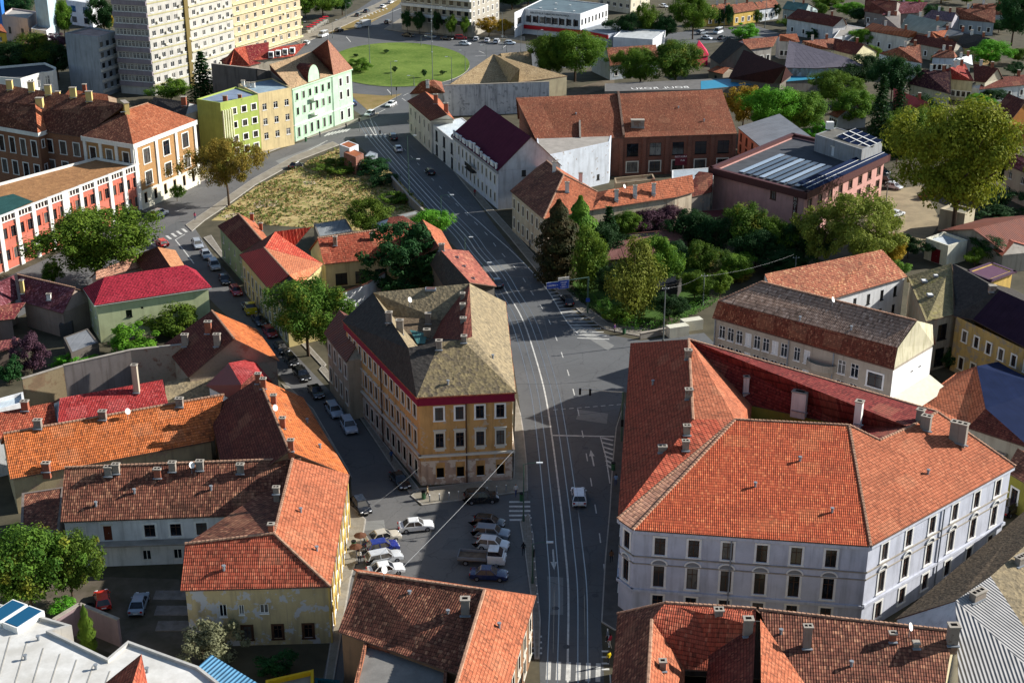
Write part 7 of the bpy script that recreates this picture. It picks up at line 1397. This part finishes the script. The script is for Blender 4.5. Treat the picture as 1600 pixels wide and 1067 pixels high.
# signal mast over the junction
P=G(971,690); sm=thing('traffic_signal','dark mast arm with small signal heads reaching over the junction','traffic light',P); h=HT(P,612); m=MB(); m.cyl((0,0,0),.14,h,POLE,8); o=m.build('post',None);o.parent=sm
Q=G(905,608,h)-P; m=MB(); m.tube([(0,0,h-.05),(Q.x,Q.y,h)],.08,OFFW,6); o=m.build('arm',None);o.parent=sm
for k in(.75,.98): m=MB(); m.box((Q.x*k,Q.y*k,h-.35),(.3,.3,.9),DARK); o=m.build('signal_head',None);o.parent=sm
m=MB(); m.box((0,-.2,3.0),(.35,.3,1.0),DARK); o=m.build('signal_head',None);o.parent=sm
for lb,x,y in (('traffic light on the kerb below the zebra by the square',833,900),('traffic light beside the kiosks',562,206),('traffic light at the island tip',620,156)):
    P=G(x,y); t_=thing('traffic_signal',lb,'traffic light',P); m=MB(); m.cyl((0,0,0),.07,3.4,POLG,6); o=m.build('post',None);o.parent=t_; m=MB(); m.box((0,-.15,3.2),(.32,.28,.95),DARK); o=m.build('signal_head',None);o.parent=t_
# span cable with lamps over the square
A=G(803,703,6.3);Bq=G(622,893,8.3); wire('span cable with clamps from the ochre corner across the square',A,Bq,.25,.02,m=paint('#8f9292',.5,.4))
wire('thin slack cable over the side street',G(655,640+90,5.5),G(566,800,5.5),.3,.009,m=paint('#4a4c4c',.5,.4))
def trolley(off):
    for k in range(0,len(cl)-10,10):
        a=cl[k+4 if k else 4];b=cl[min(k+14,len(cl)-1)]; d=(b-a).normalized(); N=Vector((d.y,-d.x,0)); wire('thin tram contact wire above the rails',a+N*off+Vector((0,0,5.7)),b+N*off+Vector((0,0,5.7)),.05,.014,'tram wires')
trolley(-1.6);trolley(1.6)
for (a,b) in (((806,600),(972,590)),((812,650),(965,640)),((690,308),(744,325)),((727,385),(800,388)),((770,425),(830,432)),((800,497),(930,488)),((820,575),(905,560))): wire('thin cross span wire holding the tram wires',G(*a,7),G(*b,7),.35,.02,'cross span wires')
for a,b in (((1098,432,8.6),(1240,398,7)),((1036,450,9),(1098,430,9))): wire('slack power line beside the hotel garden',G(*a),G(*b),.6,.009,'power lines by the garden')
# ---------------------------------------------------------------- people and small things
person('pedestrian in dark jacket standing at the parked cars',(559,872),(565,860),'#20242c','#3a3a40',1); person('person in white top beside the dark jacketed pedestrian',(562,880),(568,870),'#c5c5c0','#2c3444',0)
person('person in red top waiting at the zebra by the bottom right corner house',(953,1013),(945,1010),'#a83040','#c0b8a8',1); person('person with white cap waiting at the zebra',(949,1005),(940,1004),'#77808a','#22262e',0,hair='#d8d8d4'); person('person in yellow vest near the bottom zebra',(951,1040),(945,1036),'#c0a818','#22262e',1)
person('pedestrian in dark coat by the mint house',(541,203),(550,200),'#22262e','#22262e',0); person('pedestrian crossing the tram rails at the zebra',(594,214),(588,210),'#1c1c20','#1c1c20',1); person('person in pink shirt at the dry lot corner',(305,345),(312,340),'#c05a70','#3c4870',0); person('driver standing beside the red car',(240,386),(238,376),'#22262e','#30343c',0)
person('walker by the lamp on the shaded pavement',(818,868),(820,850),'#15171a','#22262e',1)
def parasol(label,at,col):
    P=G(*at)+Vector((0,0,.13)); t_=thing('parasol',label,'parasol',P); m=MB(); m.cyl((0,0,0),.04,2.3,GREYM,6); o=m.build('pole',None);o.parent=t_; m=MB(); c0=Vector((0,0,2.5)); R_=[Vector((.8*math.cos(k*.785),.8*math.sin(k*.785),2.15)) for k in range(8)]
    for k in range(8): m.face([R_[k],R_[(k+1)%8],c0],paint(col,.8,.1)); m.face([c0-Vector((0,0,.02)),R_[(k+1)%8]-Vector((0,0,.02)),R_[k]-Vector((0,0,.02))],paint(col,.8,.1))
    o=m.build('canopy',None);o.parent=t_; m=MB(); m.cyl((0,0,0),.3,.1,CAPM,10); o=m.build('base',None);o.parent=t_
parasol('brown parasol beside the champagne sedan',(564,862),'#5a3c2c'); parasol('brown parasol by the yellow facade',(557,880),'#5a3c2c')
def planter(label,at): P=G(*at); m=MB(); m.box((0,0,.9),(3.6,1.6,1.8),plaster('#d0ccb8',.2),.35); t_=m.build('concrete_block',None); t_.location=P; tag(t_,label,'block')
planter('white utility block by the park hedge',(1058,524)); planter('second white utility block nearer the mansard block',(1080,514))
wallthing('low_wall','low wall along the pavement of the mansard block',[(1000,530),(1050,520),(1092,508)],[1,1,1],CONC,.3)
wallthing('lot_wall','grey boundary wall between dry lot and tram street',[(612,290),(640,322),(668,350)],[2.2,2.2,2.2],plaster('#77736c',.5),.3)
wallthing('yard_wall','mauve rendered yard wall beside the cypress',[(90,1010),(130,985),(190,1010)],[3.4,3.4,3.4],plaster('#8d7a7a',.3),.3)
t_=thing('discarded_tyre','worn tyre lying by the red car','tyre',G(140,948)+Vector((0,0,.03))); m=MB()
for k in range(12): m.bar((.45*math.cos(k*.5236),.45*math.sin(k*.5236),.12),(.45*math.cos((k+1)*.5236),.45*math.sin((k+1)*.5236),.12),.2,.22,TYRE)
o=m.build('ring',None);o.parent=t_
# concrete yard slabs
yd=[o for o in bpy.data.objects if o.name=='yard'][0]
for i in range(4):
    for j in range(3):
        a=G(248+i*14+j*2,930+j*24); m=MB(); m.box((a.x,a.y,.04),(1.0,1.9,.08),flat('#8a8078','#6d645c',1.0),.05); m.build('concrete_slab',yd)
# red market stalls along the far avenue
for k in range(6): P=G(484+k*5,52-k*3.2); t_=thing('market_stall','red canopied stall in the row beside the delivery van','stall',P,.5,'red stalls beside the van'); m=MB(); m.box((0,0,2.3),(2.2,1.6,.15),paint('#b0202c',.7,.2)); o=m.build('canopy',None);o.parent=t_; m=MB(); m.box((0,0,.5),(1.8,1.2,1.0),OFFW); o=m.build('counter',None);o.parent=t_; m=MB(); [m.cyl((x,y,0),.04,2.3,GREYM,5) for x in(-1,1) for y in(-.7,.7)]; o=m.build('frame',None);o.parent=t_
for q,e,n_ in((g43,1,5),(g43b,0,5),(g43c,0,8)):
    a,b=q.W[e],q.W[(e+1)%len(q.W)]; d=(b-a);d.z=0;L=d.length;d.normalize();N=Vector((d.y,-d.x,0))
    for k in range(16):
        c_=a+d*(L*(rr.randrange(n_)+rr.choice((.08,.92)))/n_)+N*.3; m=MB(); m.box((c_.x,c_.y,4.0+FL*rr.randrange(8)),(.9,.4,.6),OFFW,0,d); q.build(m,'air_conditioner')
# small clipped trees on the lawn
for lb,x,y,yt in(('small round bush on the roundabout lawn',604,84,78),('small round bush near the lawn edge',556,90,84),('clipped ball tree on the lawn',617,115,104),('thin young tree on the lawn',663,122,108),('second thin young tree on the lawn',692,118,110)): tp(lb,x,y,yt,8,'broad',LD,1)

# ---------------------------------------------------------------- street clutter
for k,(lb,at,to,tc,lc) in enumerate([('pedestrian in blue jacket on the pavement of the ochre side',(612,722),(600,708),'#2c4a7a','#22262e'),('pedestrian in beige coat at the ochre corner',(668,779),(690,777),'#a89878','#3c3a38'),('woman in red coat walking below the white parapet building',(742,308),(730,296),'#8a2430','#22262e'),('man in grey shirt by the garden corner house',(828,388),(815,376),'#77797c','#2c3444'),('pedestrian in white shirt on the school pavement',(322,288),(340,281),'#c9c9c4','#2c3444'),('couple member in green jacket on the school pavement',(327,290),(345,283),'#3c5a3c','#22262e'),('pedestrian in black on the red building pavement',(120,388),(140,379),'#1c1c20','#22262e'),('pedestrian in yellow coat by the lime house',(420,246),(435,240),'#b09828','#3c3a38'),('shopper in dark blue before the mint house',(500,216),(515,212),'#22305a','#22262e'),('walker in light blue on the palace pavement',(962,760),(961,740),'#7d98b4','#3c4870'),('walker in brown on the palace pavement',(955,880),(956,860),'#6a4c34','#22262e'),('pedestrian in white waiting at the zebra by the square',(806,776),(815,790),'#c9c9c4','#3c4870'),('person in purple beside the park hedge',(960,522),(975,524),'#5a3a6a','#22262e')]): person(lb,at,to,tc,lc,k%2)
bm0=MB(); bm0.cyl((0,0,0),.07,.9,GREYM,7); bm0.cyl((0,0,.9),.09,.08,WHITE,7); bme=bm0.mesh('bollard')
def bollards(label,line,n,group):
    P=[G(*p) for p in line]
    for k in range(n):
        q=along(P,length(P)*(k+.5)/n)[0]; o=link(bpy.data.objects.new('bollard',bme)); o.location=q+Vector((0,0,.13)); tag(o,label,'bollard',group)
bollards('short steel bollard on the ochre front kerb',[(664,786),(798,768)],9,'bollards before the ochre front'); bollards('short steel bollard along the square kerb',[(829,815),(841,960)],12,'bollards along the square kerb')
tb=MB(); tb.cyl((0,0,0),.28,.95,paint('#2c5a38',.5,.4),9); tb.cyl((0,0,.95),.31,.12,DARK,9); tbm=tb.mesh('litter_bin')
for lb,at in (('green litter bin at the ochre corner',(662,780)),('green litter bin by the lamp near the zebra',(815,783)),('green litter bin at the yellow facade',(553,858)),('green litter bin on the palace pavement',(958,735)),('green litter bin by the park hedge',(975,522)),('green litter bin before the mint house',(478,222))):
    o=link(bpy.data.objects.new('litter_bin',tbm)); o.location=G(*at)+Vector((0,0,.13)); tag(o,lb,'bin')
